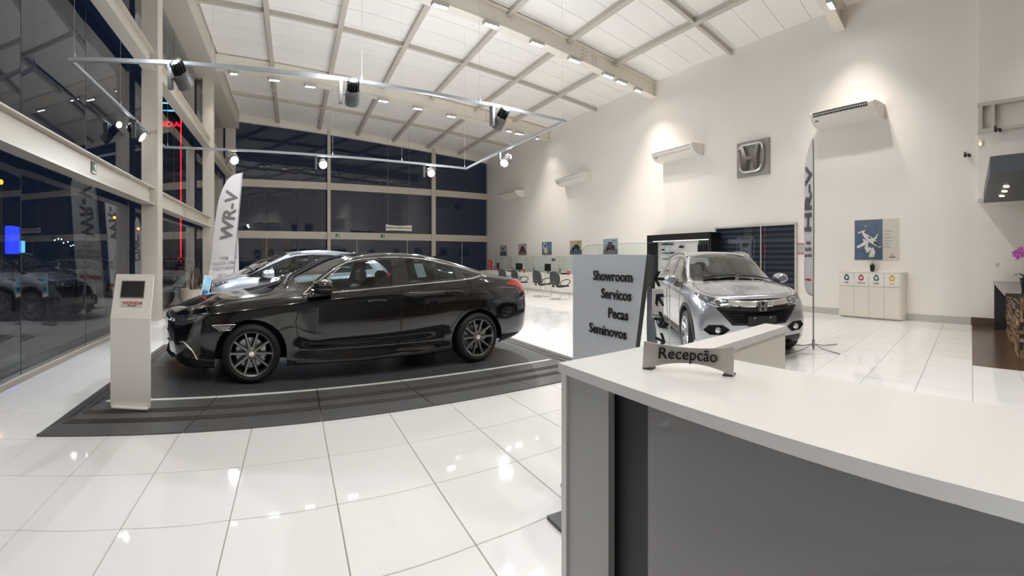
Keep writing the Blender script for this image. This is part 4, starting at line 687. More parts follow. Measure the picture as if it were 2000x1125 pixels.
def make_wheel(spec, mats):
    """parts of one wheel, axis along y, outer face at y=-w/2 ; returns [(name, mesh, material)]"""
    R, rr, w = spec['R'], spec['rim'], spec['w']
    t = MB(); h = w / 2
    t.lathe([(rr, h), (rr + .02, h + .008), (R - .05, h + .012), (R - .018, h - .004), (R - .003, h - .03), (R, h * .5), (R, 0), (R, -h * .5), (R - .003, -h + .03), (R - .018, -h + .004), (R - .05, -h - .012), (rr + .02, -h - .008), (rr, -h)], 48, axis=1, caps=False)
    tire = t.mesh('tire', mats['rubber'], 35)
    b = MB()
    b.lathe([(rr + .004, -h + .004), (rr - .004, -h - .006), (rr - .022, -h + .004), (rr - .035, -h + .05), (rr - .05, h * .6), (rr - .02, h)], 48, axis=1, caps=False)
    n = spec['spokes']
    for i in range(n):
        for s in spec['pair']:
            a0 = 2 * PI * i / n + spec.get('ph', 0)
            a_in = a0 + s * spec['tw_in']; a_out = a0 + s * spec['tw_out']
            r0, r1 = .052, rr - .012; wi, wo = spec['wi'], spec['wo']
            pi_ = Vector((math.cos(a_in) * r0, 0, math.sin(a_in) * r0)); po = Vector((math.cos(a_out) * r1, 0, math.sin(a_out) * r1))
            d = (po - pi_).normalized(); nn = Vector((-d.z, 0, d.x))
            y0, y1 = -h + .018, -h + .004
            vs = []
            for p, ww, y in ((pi_, wi, y0), (pi_.lerp(po, .55), (wi + wo) / 2 * .95, y0 - .004), (po, wo, y1)):
                vs += [p + nn * ww + Vector((0, y + .012, 0)), p + nn * ww * .55 + Vector((0, y - .004, 0)), p - nn * ww * .55 + Vector((0, y - .004, 0)), p - nn * ww + Vector((0, y + .012, 0)), p - nn * ww * .8 + Vector((0, y + .045, 0)), p + nn * ww * .8 + Vector((0, y + .045, 0))]
            fs = []
            for l in range(2):
                for j in range(6): fs.append((l * 6 + j, l * 6 + (j + 1) % 6, l * 6 + 6 + (j + 1) % 6, l * 6 + 6 + j))
            b.add(vs, fs)
    b.lathe([(.075, h * .3), (.078, -h + .03), (.06, -h + .012), (.035, -h + .010), (.03, -h + .006), (.0001, -h + .006)], 24, axis=1)
    for i in range(5):
        a = 2 * PI * (i + .5) / 5 + spec.get('ph', 0); b.lathe([(.010, -h + .03), (.010, -h + .004), (.006, -h - .001), (.0001, -h - .001)], 8, axis=1, M=Matrix.Translation((math.cos(a) * .056, 0, math.sin(a) * .056)))
    rim = b.mesh('rim', mats['rim'], 30)
    dd = MB(); dd.lathe([(.06, .0), (rr * .66, .0), (rr * .66, -.012), (.06, -.012)], 32, axis=1, closed=True)
    dd.box((rr * .55, -.01, rr * .1), (.07, .06, .15), ch=.008)
    disc = dd.mesh('brake_disc', mats['disc'], 30)
    c = emblem_mb(.048, .004); capm = MB(); capm.lathe([(.031, -h + .012), (.031, -h + .004), (.027, -h + .002), (.0001, -h + .002)], 24, axis=1)
    capm.add(c.v, c.f, Matrix.Translation((0, -h + .002, 0)))
    cap = capm.mesh('hub_cap', mats['chrome'], 30)
    return [('tire', tire), ('rim', rim), ('brake_disc', disc), ('hub_cap', cap)]

def emblem_mb(s, d, ring=True):
    """rounded-trapezoid ring with a flared H inside, in the XZ plane, height s, front at y=-d"""
    m = MB(); W = s * 1.12; H = s
    def trap(k):
        out = []
        base = [(-.46, .5), (.46, .5), (.40, -.5), (-.40, -.5)]
        for i in range(4):
            a, b, c = Vector(base[i - 1]), Vector(base[i]), Vector(base[(i + 1) % 4])
            r = .2
            p0 = b + (a - b).normalized() * r; p1 = b + (c - b).normalized() * r
            for j in range(7):
                t = j / 6; p = p0 * (1 - t) ** 2 + b * 2 * t * (1 - t) + p1 * t * t
                out.append((p.x * W * k, p.y * H * k))
        return out
    if ring: m.ring(trap(1.0), trap(.9), -d, 0, axis=1)
    # the two uprights lean outwards to the top; waisted cross bar
    for sx in (-1, 1):
        poly = [(.36, .44), (.20, .44), (.115, .06), (.115, -.06), (.16, -.44), (.30, -.44), (.275, 0)]
        pl = [(sx * x * W, y * H) for x, y in poly]
        if sx < 0: pl.reverse()
        m.prism(pl, -d * 1.15, 0, axis=1)
    m.prism([(-.12 * W, .07 * H), (-.12 * W, -.07 * H), (.12 * W, -.07 * H), (.12 * W, .07 * H)], -d * 1.1, 0, axis=1)
    return m

def seat_mb(m, x, y, z=.42, w=.5, M=None):
    cush = [[(x - .30 + .55 * i / 6, y + w * (j / 6 - .5), z + .02 * math.cos((j / 6 - .5) * 2.4) + .03 * (1 - i / 6)) for j in range(7)] for i in range(7)]
    m.grid(cush); m.box((x - .02, y, z - .08), (.52, w * .96, .16), ch=.03)
    back = Matrix.Translation((x + .27, y, z + .33)) @ Matrix.Rotation(math.radians(14), 4, 'Y')
    m.box((0, 0, 0), (.13, w * .94, .62), M=back, ch=.05)
    m.box((x + .37, y, z + .75), (.09, .26, .19), ch=.04); m.tube([(x + .34, y, z + .6), (x + .37, y, z + .7)], .02)

def build_car(spec, name):
    """one car: Empty + body, doors, panes, lamps, wheels ... local x runs backwards from the front axle, z up"""
    root = empty(name)
    M = spec['mats']; paint, trim, chrome = M['paint'], M['trim'], M['chrome']
    bm = car_shell(spec, spec.get('sub', 5))
    side = lambda f: abs(f.normal.y) > .25 or abs(f.calc_center_median().y) > .5
    from mathutils.bvhtree import BVHTree
    bvh = BVHTree.FromBMesh(bm)
    def on_side(x, z, sy, off=.0):
        h = bvh.ray_cast(Vector((x, sy * 3, z)), Vector((0, -sy, 0)))
        return (h[0] + Vector((0, sy * off, 0))) if h[0] is not None else Vector((x, sy * .8, z))
    def on_top(x, y, off=0.):
        h = bvh.ray_cast(Vector((x, y, 4)), Vector((0, 0, -1)))
        return (h[0] + Vector((0, 0, off))) if h[0] is not None else Vector((x, y, 1))
    def on_front(y, z, off=0.):
        h = bvh.ray_cast(Vector((-4, y, z)), Vector((1, 0, 0)))
        return (h[0] + Vector((-off, 0, 0))) if h[0] is not None else Vector((-.8, y, z))
    def on_rear(y, z, off=0.):
        h = bvh.ray_cast(Vector((8, y, z)), Vector((-1, 0, 0)))
        return (h[0] + Vector((off, 0, 0))) if h[0] is not None else Vector((3.6, y, z))
    spec['on'] = (on_side, on_top, on_front, on_rear)
    # wheel arches
    for (ax, az, ar) in spec['arches']:
        poly = [(ax + ar * math.cos(t), az + ar * math.sin(t)) for t in [PI * i / 16 for i in range(17)]] + [(ax - ar - .0, -.2), (ax + ar + .0, -.2)]
        fs = carve(bm, poly, (0, 2), lambda f: abs(f.calc_center_median().y) > .45)
        bmesh.ops.delete(bm, geom=fs, context='FACES')
    bm.verts.index_update(); bm.normal_update()
    pieces = []
    def cut(poly, ax, sel, nm, m, off=0., thick=0., parent=None, split=False):
        fs = carve(bm, poly, ax, sel)
        bm.verts.index_update(); bm.normal_update()
        if not fs: return []
        if split:
            out = []
            for sy in (-1, 1):
                g = [f for f in fs if f.calc_center_median().y * sy > 0]
                if g: out.append(take(bm, g, nm, m, parent or root, off, keep=True, thick=thick))
            bmesh.ops.delete(bm, geom=fs, context='FACES'); bm.verts.index_update()
            return out
        o = take(bm, fs, nm, m, parent or root, off, thick=thick); bm.verts.index_update()
        return [o]
    zmin = spec.get('dlo_zmin', .85)
    gsel = lambda f: abs(f.calc_center_median().y) > .4 and f.calc_center_median().z > zmin
    for poly in spec['side_glass']: cut(poly, (0, 2), gsel, 'side_window', M['cglass'], -.004, split=True)
    if spec.get('dlo'): cut(spec['dlo'], (0, 2), gsel, 'pillar_trim', trim, 0, split=True)
    topsel = lambda f: f.normal.z > .15 and f.calc_center_median().z > .75
    cut(spec['windshield'], (0, 1), topsel, 'windshield', M['wglass'], -.002)
    if spec.get('rear_glass'): cut(spec['rear_glass'], (0, 1), topsel, 'rear_window', M['cglass'], -.002)
    for nm, poly, ax, sel, m, off, th, split in spec.get('cuts', []): cut(poly, ax, sel, nm, m, off, th, split=split)
    gaps = MB()
    for poly in spec['doors']:
        cut(poly, (0, 2), side, 'door', paint, 0, split=True)
        for sy in (-1, 1):
            pts = []
            n = len(poly)
            for i in range(n):
                a, b = poly[i], poly[(i + 1) % n]
                for t in range(4): pts.append(on_side(a[0] + (b[0] - a[0]) * t / 4, a[1] + (b[1] - a[1]) * t / 4, sy, .0005))
            gaps.tube(pts, .0035, 4, closed=True)
    for pts3 in spec.get('gaps', lambda *a: [])(*spec['on']): gaps.tube(pts3, .0035, 4)
    gaps.build('panel_gap', M['gap'], root)['kind'] = 'stuff'
    body = take(bm, list(bm.faces), 'body', paint, root, keep=True, thick=.012)
    bm.free()
    # arch liners and underbody
    ln = MB()
    for (ax, az, ar) in spec['arches']:
        for sy in (-1, 1):
            yo = spec['yarch']
            rows = [[(ax + (ar + .004) * math.cos(t), sy * y, az + (ar + .004) * math.sin(t)) for t in [PI * (i / 16 * 1.1 - .05) for i in range(17)]] for y in (yo, yo * .6)]
            ln.grid(rows)
            ln.add([r for r in rows[1]], [tuple(range(17))])
    ln.box(((spec['x0'] + spec['x1']) / 2, 0, .27), (spec['x1'] - spec['x0'], 1.0, .16)); ln.box((spec['wb'] / 2, 0, .26), (spec['wb'] - .85, 1.5, .14))
    ln.build('underbody', M['under'], root)
    # wheels
    wm = make_wheel(spec['wheel'], M)
    for (ax, az, ar) in spec['arches']:
        for sy in (-1, 1):
            w = link('wheel', wm[0][1], root, (ax, sy * spec['ywheel'], spec['wheel']['R']), (0, 0, 0 if sy < 0 else PI))
            for nm, me in wm[1:]: link(nm, me, w)
    # cabin
    it = MB(); xs = spec['seats']
    for y in (-.36, .36): seat_mb(it, xs[0], y, spec.get('seat_z', .36))
    seat_mb(it, xs[1], 0, spec.get('seat_z', .36) + .03, 1.2)
    it.build('seats', M['cabin'], root, 40)
    d = MB(); xd = spec['dash']
    prof = [(xd - .35, .70), (xd - .30, .90), (xd, .93), (xd + .12, .88), (xd + .16, .78), (xd + .10, .55), (xd - .2, .5)]
    d.prism(prof, -.70, .70, axis=1); d.box((xd + .6, 0, .50), (1.1, .2, .2), ch=.03)
    d.build('dashboard', M['cabin'], root, 40)
    sw = MB(); R = Matrix.Translation((xd + .30, -.36, .85)) @ Matrix.Rotation(math.radians(65), 4, 'Y')
    sw.tube([(.18 * math.cos(t), .18 * math.sin(t), 0) for t in [2 * PI * i / 24 for i in range(24)]], .015, 8, M=R, closed=True)
    sw.box((0, 0, -.01), (.16, .12, .04), M=R, ch=.015); sw.box((.0, 0, -.005), (.03, .34, .02), M=R)
    sw.tube([(0, 0, 0), (0, 0, -.2)], .025, M=R)
    sw.build('steering_wheel', M['cabin'], root, 40)
    spec['extras'](root, spec, M)
    return root
def mirror_mb(m, x, y, z, s, k=1.0):
    """door mirror housing on the side s (y sign), in x..x+.2"""
    c = []
    for i, (t, w, h) in enumerate([(0, .045, .06), (.012, .062, .078), (.05, .08, .098), (.11, .088, .108), (.16, .09, .11), (.185, .082, .10)]):
        ring = []
        for j in range(14):
            a = 2 * PI * j / 14
            ring.append((x + t * k, y + s * (.12 + w * 1.35 * math.cos(a)) * k, z + h * k * math.sin(a) * (.82 if math.sin(a) < 0 else 1) * .85))
        c.append(ring)
    m.grid(c, closed=True); m.add(c[-1], [tuple(range(14))]); m.add(c[0], [tuple(range(13, -1, -1))])

def sedan_extras(root, spec, M):
    side, top, front, rear = spec['on']
    paint, chrome, trim = M['paint'], M['chrome'], M['trim']
    for s in (-1, 1):
        ch = MB(); up = crv([(.56, .955), (.72, 1.075), (.99, 1.262), (1.18, 1.328), (1.41, 1.362), (1.69, 1.372), (1.97, 1.36), (2.22, 1.322), (2.57, 1.242), (2.88, 1.142)], 5)
        ch.tube([side(x, z, s, .004) for x, z in up], .010, 6)
        lo = crv([(.56, .955), (.9, .975), (1.57, 1.018), (2.4, 1.07), (2.57, 1.085), (2.76, 1.112), (2.88, 1.142)], 4)
        ch.tube([side(x, z, s, .004) for x, z in lo], .010, 6)
        ch.build('chrome_window_trim', chrome, root, 60)
    for s in (-1, 1):
        mb = MB(); y = s * .86
        mirror_mb(mb, .62, y, 1.035, s)
        o = mb.build('door_mirror', paint, root, 50)
        st = MB(); st.prism([(.60, .93), (.86, .955), (.80, 1.0), (.66, .99)], min(y * .93, y * 1.1), max(y * .93, y * 1.1), axis=1); st.build('mirror_foot', trim, o)
        for x, z in ((1.36, .86), (2.36, .93)):
            h = MB(); p = [side(x + t, z + .012 * math.sin(PI * k / 6), s, .012 + .02 * math.sin(PI * k / 6)) for k, t in enumerate([-.11, -.07, -.035, 0, .035, .07, .11])]
            h.tube(p, .014, 8, flat=.9); h.build('door_handle', paint, root, 50)
    # lamps
    for s in (-1, 1):
        mk = MB(); o = [(-.40, .635), (-.16, .645), (-.22, .585), (-.32, .58)]
        pts = [side(x, z, s, .004) for x, z in o]; inn = [side(-.28 + (x + .28) * .72, .61 + (z - .61) * .6, s, .009) for x, z in o]
        mk.tube(pts, .007, 6, closed=True); mk.add(inn, [(0, 1, 2, 3) if s > 0 else (3, 2, 1, 0)])
        mk.build('side_marker', M['silver'], root)
        dv = MB()
        # chrome blade of the front bumper and the fog lamp pod
        pl = [front(s * .50, .43, .012), front(s * .62, .44, .012), side(-.68, .44, s, .012), side(-.60, .36, s, .014), side(-.55, .27, s, .014), side(-.60, .25, s, .012)]
        dv.tube(pl, .020, 6, flat=.7); dv.build('bumper_blade', chrome, root, 50)
        fg = MB(); p = side(-.64, .33, s, .0); fg.lathe([(.055, 0), (.06, .02), (.045, .035), (.0001, .03)], 16, axis=1, M=Matrix.Translation((p.x, p.y + s * .01, p.z)) @ (Matrix.Rotation(PI if s < 0 else 0, 4, 'X'))); fg.build('fog_lamp', M['under'], root, 40)
        rf = MB()
        for pl_ in ([(-.80, .655), (-.70, .672), (-.68, .70), (-.79, .685)], [(-.66, .675), (-.58, .695), (-.55, .722), (-.645, .705)], [(-.56, .70), (-.50, .722), (-.475, .742), (-.535, .728)]):
            pp = [side(x, z, s, .009) for x, z in pl_]; n_ = len(rf.v); rf.add(pp, [(0, 1, 2, 3), (3, 2, 1, 0)])
        rf.build('lamp_reflector', M['silver'], root)
        ln_ = MB(); ln_.tube([side(x, z, s, .006) for x, z in ((-.80, .70), (-.66, .728), (-.52, .752), (-.42, .765))], .007, 5); ln_.build('lamp_chrome_line', chrome, root, 50)
        sk = MB(); sk.tube([side(x, z, s, .008) for x, z in ((.46, .215), (.8, .205), (1.3, .21), (1.9, .22), (2.32, .25))], .018, 6); sk.build('side_sill', trim, root, 50)
    g = MB(); g.tube([front(y, .66 + .0 * y, .012) for y in (-.55, -.4, -.2, 0, .2, .4, .55)], .022, 6); g.build('chrome_grille_bar', chrome, root, 50)
    e = emblem_mb(.10, .012); p = front(0, .65, .035); gm = MB(); gm.add(e.v, e.f, Matrix.Translation(p) @ Matrix.Rotation(-PI / 2, 4, 'Z')); gm.build('grille_emblem', chrome, root)
    lp = MB(); lp.tube([front(y, .25, .015) for y in (-.6, -.3, 0, .3, .6)], .022, 6); lp.build('front_lip', trim, root, 50)
    # sticker inside the rear door window, roof antenna, wipers
    for s in (-1,):
        stk = MB(); a, b = 1.93, 1.12; stk.quad(*[side(x, z, s, -.012) for x, z in ((a, b), (a + .12, b + .005), (a + .12, b + .17), (a, b + .17))]); stk.build('window_sticker', M['sticker'], root)
    an = MB(); c = top(2.55, 0); an.add([c + Vector(v) for v in ((-.12, .0, -.01), (.06, .025, -.01), (.06, -.025, -.01), (.05, 0, .055))], [(0, 1, 3), (0, 3, 2), (1, 2, 3), (0, 2, 1)]); an.build('antenna_fin', paint, root)
    for y in (.1, -.45): wp = MB(); wp.tube([top(.42 - abs(y) * .02, y, .02), top(.50, y + .25, .03), top(.60, y + .5 if y < 0 else y + .4, .025)], .009, 5); wp.build('wiper', M['under'], root)

HOODL = ((-.74, .42), (-.62, .58), (-.45, .67), (-.1, .71), (.2, .70), (.30, .62))
def sedan_spec(mats):
    mid = lambda y1, y2, y3, y4, b=.17: [(.80, b), (y1, b + .04), (y2, .36), (y3, .58), (y4, .80)]
    st = [
     (-.74, [(.66, .17, .03), (.72, .22, .0), (.745, .38, -.02), (.735, .55, -.02), (.715, .655, .0), (.68, .70, .02), (.55, .715, -.05), (.40, .72, -.085), (.2, .725, -.11), (0, .728, -.12)]),
     (-.60, [(.78, .16), (.815, .20), (.83, .36), (.835, .56), (.80, .70), (.735, .775), (.58, .81), (.41, .82), (.2, .828), (0, .832)]),
     (-.42, [(.82, .16), (.86, .20), (.88, .36), (.885, .58), (.855, .74), (.78, .83), (.61, .865), (.42, .88), (.2, .89), (0, .895)]),
     (-.15, [(.83, .17), (.875, .21), (.895, .37), (.90, .60), (.875, .775), (.80, .87), (.63, .91), (.42, .93), (.2, .943), (0, .948)]),
     (.15, [(.83, .17), (.88, .21), (.893, .37), (.90, .60), (.88, .80), (.81, .905), (.65, .945), (.42, .97), (.2, .985), (0, .99)]),
     (.40, [(.83, .17), (.88, .21), (.880, .37), (.895, .60), (.885, .82), (.82, .93), (.70, .968), (.45, 1.02), (.22, 1.05), (0, 1.06)]),
     (.62, [(.83, .17), (.88, .21), (.848, .345), (.899, .46), (.886, .825), (.825, .945), (.735, 1.012), (.50, 1.10), (.25, 1.145), (0, 1.155)]),
     (.86, [(.83, .17), (.88, .21), (.848, .345), (.899, .47), (.886, .835), (.828, .965), (.685, 1.185), (.50, 1.235), (.25, 1.27), (0, 1.28)]),
     (1.12, [(.83, .17), (.88, .21), (.848, .345), (.899, .48), (.886, .845), (.83, .985), (.635, 1.315), (.48, 1.36), (.25, 1.383), (0, 1.39)]),
     (1.42, [(.83, .17), (.88, .21), (.848, .345), (.899, .49), (.886, .855), (.83, 1.0), (.60, 1.375), (.45, 1.407), (.25, 1.425), (0, 1.43)]),
     (1.75, [(.83, .17), (.88, .21), (.848, .345), (.899, .51), (.888, .87), (.83, 1.018), (.59, 1.387), (.45, 1.417), (.25, 1.435), (0, 1.44)]),
     (2.08, [(.83, .17), (.88, .21), (.848, .345), (.899, .545), (.89, .89), (.83, 1.04), (.59, 1.368), (.45, 1.402), (.25, 1.422), (0, 1.428)]),
     (2.40, [(.83, .18), (.88, .22), (.89, .38), (.905, .64), (.893, .91), (.825, 1.065), (.60, 1.305), (.46, 1.35), (.25, 1.378), (0, 1.386)]),
     (2.70, [(.82, .18), (.875, .22), (.893, .38), (.907, .64), (.893, .92), (.81, 1.095), (.635, 1.222), (.47, 1.275), (.25, 1.306), (0, 1.315)]),
     (2.95, [(.81, .19), (.865, .24), (.885, .40), (.90, .65), (.88, .92), (.785, 1.10), (.67, 1.152), (.5, 1.195), (.26, 1.228), (0, 1.238)]),
     (3.20, [(.79, .22), (.84, .27), (.865, .42), (.88, .65), (.855, .91), (.755, 1.075), (.66, 1.105), (.5, 1.128), (.26, 1.152), (0, 1.16)]),
     (3.42, [(.74, .26), (.80, .31), (.83, .45), (.85, .66), (.82, .90), (.715, 1.05), (.64, 1.075), (.48, 1.087), (.25, 1.098), (0, 1.10)]),
     (3.56, [(.66, .30), (.73, .34), (.765, .47), (.785, .66), (.755, .89), (.66, 1.025), (.58, 1.05, .015), (.45, 1.062, .04), (.25, 1.07, .07), (0, 1.074, .09)]),
    ]
    f = lambda bm: True
    return dict(
        stations=st, nose=[(-.80, .20), (-.875, .25), (-.895, .40), (-.90, .53), (-.89, .64)], tail=[(3.60, .33), (3.70, .36), (3.735, .48), (3.72, .66), (3.66, .88)],
        arches=[(0.0, .325, .372), (2.70, .325, .372)], yarch=.885, ywheel=.795, wb=2.70, x0=-.7, x1=3.4,
        wheel=dict(R=.325, rim=.248, w=.215, spokes=5, pair=(-1, 1), tw_in=.30, tw_out=.30, wi=.021, wo=.018, ph=.31),
        side_glass=[
            [(.80, 1.09), (.74, 1.0), (1.585, 1.05), (1.64, 1.342), (1.41, 1.335), (1.18, 1.305), (.99, 1.235)],
            [(1.80, 1.062), (2.44, 1.105), (2.45, 1.24), (2.22, 1.298), (1.97, 1.335), (1.825, 1.343)],
            [(2.60, 1.118), (2.80, 1.135), (2.66, 1.185), (2.53, 1.22)]],
        dlo=[(.60, .97), (1.57, 1.025), (2.4, 1.075), (2.6, 1.095), (2.86, 1.142), (2.57, 1.24), (2.22, 1.32), (1.97, 1.357), (1.69, 1.37), (1.41, 1.36), (1.18, 1.325), (.99, 1.26), (.72, 1.075)],
        windshield=[(.22, 0), (.235, .25), (.30, .48), (.46, .66), (.62, .695), (.86, .64), (1.06, .585), (1.13, .50), (1.17, .25), (1.18, 0), (1.17, -.25), (1.13, -.50), (1.06, -.585), (.86, -.64), (.62, -.695), (.46, -.66), (.30, -.48), (.235, -.25)],
        rear_glass=[(2.52, 0), (2.54, .3), (2.60, .50), (2.80, .56), (3.05, .60), (3.18, .55), (3.24, .3), (3.26, 0), (3.24, -.3), (3.18, -.55), (3.05, -.60), (2.80, -.56), (2.60, -.50), (2.54, -.3)],
        cuts=[
            ('headlight', [(-.93, .615), (-.70, .615), (-.62, .645), (-.46, .725), (-.40, .765), (-.62, .735), (-.82, .695), (-.93, .685)], (0, 2), lambda f: abs(f.calc_center_median().y) > .40 and f.calc_center_median().x < -.3 and f.normal.z < .75, mats['headlamp'], .002, 0, True),
            ('grille', [(-.52, .60), (.52, .60), (.46, .50), (-.46, .50)], (1, 2), lambda f: f.calc_center_median().x < -.7 and f.normal.x < -.3, mats['under'], -.01, 0, False),
            ('lower_intake', [(-.50, .40), (.50, .40), (.42, .26), (-.42, .26)], (1, 2), lambda f: f.calc_center_median().x < -.7 and f.normal.x < -.3, mats['under'], -.01, 0, False),
            ('tail_light', [(3.20, 1.0), (3.30, 1.035), (3.42, 1.062), (3.80, 1.08), (3.80, .74), (3.60, .74), (3.52, .87), (3.38, .97)], (0, 2), lambda f: abs(f.calc_center_median().y) > .42 and f.calc_center_median().x > 3.1 and f.normal.z < .8, mats['redlens'], .003, 0, True),
        ],
        doors=[
            [(.52, .90), (.46, .67), (.49, .42), (.54, .265), (1.63, .28), (1.655, .7), (1.665, 1.02), (.60, .965)],
            [(1.645, .285), (2.20, .30), (2.24, .40), (2.37, .56), (2.52, .76), (2.62, 1.0), (2.60, 1.09), (1.68, 1.025), (1.665, .7)]],
        gaps=lambda side, top, front, rear: [[top(a[0] + (b[0] - a[0]) * t / 6, s * (a[1] + (b[1] - a[1]) * t / 6), .0006) for a, b in zip(HOODL[:-1], HOODL[1:]) for t in range(7)] for s in (-1, 1)] + [[top(3.27, y, .0005) for y in (-.6, -.3, 0, .3, .6)]] + [[rear(s * .45, z, .0005) for z in (1.0, .9, .8, .75)] for s in (-1, 1)] + [[side(3.0 + .12 * math.cos(t), .90 + .09 * math.sin(t), 1, .0005) for t in [PI * k / 6 for k in range(13)]]],
        seats=(1.25, 2.15), dash=.75, mats=mats, extras=sedan_extras)
def car_mats(pre, col, metal, rough, rimcol, rimrough=.25):
    base = dict(
        trim=mat('car_trim_black', (.008, .008, .009), .12, coat=.6), chrome=mat('car_chrome', (.85, .85, .86), .06, 1.0), gap=mat('car_gap', (.003, .003, .003), .6),
        under=mat('car_dark_plastic', (.012, .012, .013), .55), cabin=mat('car_cabin', (.055, .055, .055), .7), rubber=mat('tyre_rubber', (.012, .012, .012), .62, bump=.1, bscale=90),
        disc=mat('brake_steel', (.45, .45, .45), .35, 1.0), lens=mat('lamp_lens', (.75, .77, .8), .08, .6, coat=1), headlamp=mat('headlamp_glass', (.13, .14, .15), .08, .6, coat=1.0, noise=.6, nscale=14), redlens=mat('tail_red', (.5, .008, .012), .08, coat=1.0),
        platebk=mat('plate_black', (.02, .02, .021), .35), sticker2=mat('white_paper', (.75, .77, .75), .6),
        silver=mat('bright_trim', (.6, .6, .6), .25, .8), sticker=mat('window_paper', (.55, .72, .75), .6), cglass=glass('car_glass', (.50, .56, .55), 1.5), wglass=glass('car_windshield', (.70, .76, .75), 2.0), cladding=mat('car_cladding', (.018, .018, .019), .45))
    base['paint'] = mat('car_paint_' + pre, col, rough, metal, coat=1.0)
    base['rim'] = mat('rim_' + pre, rimcol, rimrough, .85, coat=.4)
    return base
def suv_extras(root, spec, M):
    side, top, front, rear = spec['on']
    paint, chrome, trim, clad = M['paint'], M['chrome'], M['trim'], M['cladding']
    for s in (-1, 1):
        mb = MB(); mirror_mb(mb, spec.get('xmir', .50), s * .85, spec.get('zmir', 1.10), s, 1.08)
        o = mb.build('door_mirror', paint, root, 50)
        st = MB(); xm = spec.get('xmir', .50); st.prism([(xm - .06, .99), (xm + .2, 1.01), (xm + .14, 1.07), (xm, 1.05)], min(s * .80, s * .92), max(s * .80, s * .92), axis=1); st.build('mirror_foot', M['under'], o)
        for x, z in ((1.42, .93), (2.28, 1.22)):
            h = MB(); p = [side(x + t, z + .01 * math.sin(PI * k / 6), s, .012 + .02 * math.sin(PI * k / 6)) for k, t in enumerate([-.11, -.07, -.035, 0, .035, .07, .11])]
            h.tube(p, .014, 8, flat=.9); h.build('door_handle', paint, root, 50)
        for (ax, az, ar) in spec['arches']:
            c = MB(); rows = []
            for k in range(25):
                t = PI * (k / 24 * 1.06 - .03)
                rows.append([side(ax + r * math.cos(t), max(az + r * math.sin(t), .22), s, o_) for r, o_ in ((ar - .004, -.012), (ar - .002, .012), (ar + .03, .016), (ar + .055, .010), (ar + .06, -.004))])
            c.grid(rows); c.build('arch_cladding', clad, root, 40)
        c = MB(); c.grid([[side(x, z, s, o_) for z, o_ in ((.22, .004), (.25, .014), (.31, .014), (.345, .0))] for x in [ .42 + i * (spec['wb'] - .84) / 12 for i in range(13)]]); c.build('sill_cladding', clad, root, 40)
        rl = MB(); xs = [1.12, 1.22, 1.4, 1.65, 2.0, 2.4, 2.75, 2.88]
        lift = [.0, .022, .034, .04, .042, .04, .03, .0]
        rl.tube([top(x, s * .585, l) for x, l in zip(xs, lift)], .024, 8, flat=.6); rl.build('roof_rail', M['silver'], root, 50)
        # lamp cluster inside the headlight
        for y, z, r in ((.50, .842, .036), (.60, .858, .034)):
            hl = MB(); p = front(s * y, z, -.004); hl.lathe([(r, 0), (r * 1.05, .014), (r * .8, .02), (r * .55, .008), (.0001, .012)], 16, axis=0, M=Matrix.Translation(p) @ Matrix.Rotation(PI, 4, 'Z'))
            hl.build('lamp_projector', M['lens'], root, 40)
        for pl_ in ([(.43, .812), (.53, .800), (.56, .822), (.44, .836)], [(.57, .808), (.66, .836), (.67, .862), (.60, .838)], [(.69, .872), (.745, .905), (.755, .935), (.70, .905)], [(.46, .868), (.58, .882), (.66, .905), (.55, .897)]):
            rf = MB(); rf.add([front(s * y, z, .010) for y, z in pl_], [(0, 1, 2, 3), (3, 2, 1, 0)]); rf.build('lamp_reflector', M['silver'], root)
        if spec.get('papers'):
            hc = MB(); hc.tube([top(.20 + (-.60 - .20) * t / 12, s * (.44 + (.30 - .44) * t / 12), -.002) for t in range(13)], .008, 6); hc.build('hood_crease', paint, root, 60)
        dl = MB(); dl.tube([front(s * y, z, .006) for y, z in ((.42, .793), (.50, .784), (.60, .797), (.70, .836))], .008, 6); dl.build('lamp_chrome_line', chrome, root, 50)
        # fog lamp pod: frame, three slats, round lamp
        fg = MB(); hexp = [(.44, .475), (.53, .535), (.70, .53), (.76, .47), (.68, .41), (.52, .41)]
        fg.tube([front(s * y, z, .008) for y, z in hexp], .010, 6, closed=True)
        for z in (.445, .475, .505): fg.tube([front(s * y, z, .002) for y in (.47, .56, .66, .72)], .009, 5)
        fp = fg.build('fog_lamp_pod', M['under'], root, 50)
        lm = MB(); p = front(s * .585, .472, .012); lm.lathe([(.040, 0), (.042, .012), (.034, .016), (.03, .006), (.0001, .012)], 18, axis=0, M=Matrix.Translation(p) @ Matrix.Rotation(PI, 4, 'Z')); lm.build('fog_lamp', M['lens'], fp, 40)
    # chrome grille bar with emblem
    g = MB(); rows = []
    for y in [-.44 + .88 * i / 24 for i in range(25)]:
        dip = .018 * (1 - (abs(y) / .44) ** 2)
        rows.append([front(y, z - dip, o_) for z, o_ in ((.795, .004), (.80, .022), (.815, .030), (.835, .022), (.868, .028), (.880, .02), (.884, .0))])
    g.grid(rows); g.build('chrome_grille_bar', chrome, root, 40)
    e = emblem_mb(.135, .014); p = front(0, .80, .065); gm = MB(); gm.add(e.v, e.f, Matrix.Translation(p) @ Matrix.Rotation(-PI / 2, 4, 'Z'))
    gm.box((p.x + .02, 0, p.z), (.03, .13, .12), ch=.01); gm.mi = 0; bk_ = MB(); bk_.box((p.x + .012, 0, p.z), (.03, .145, .13), ch=.01); gm.v = gm.v[:-32]; gm.f = gm.f[:-26]; gm.m = gm.m[:-26]; eo = gm.build('grille_emblem', chrome, root); bk_.build('emblem_back', M['under'], eo)
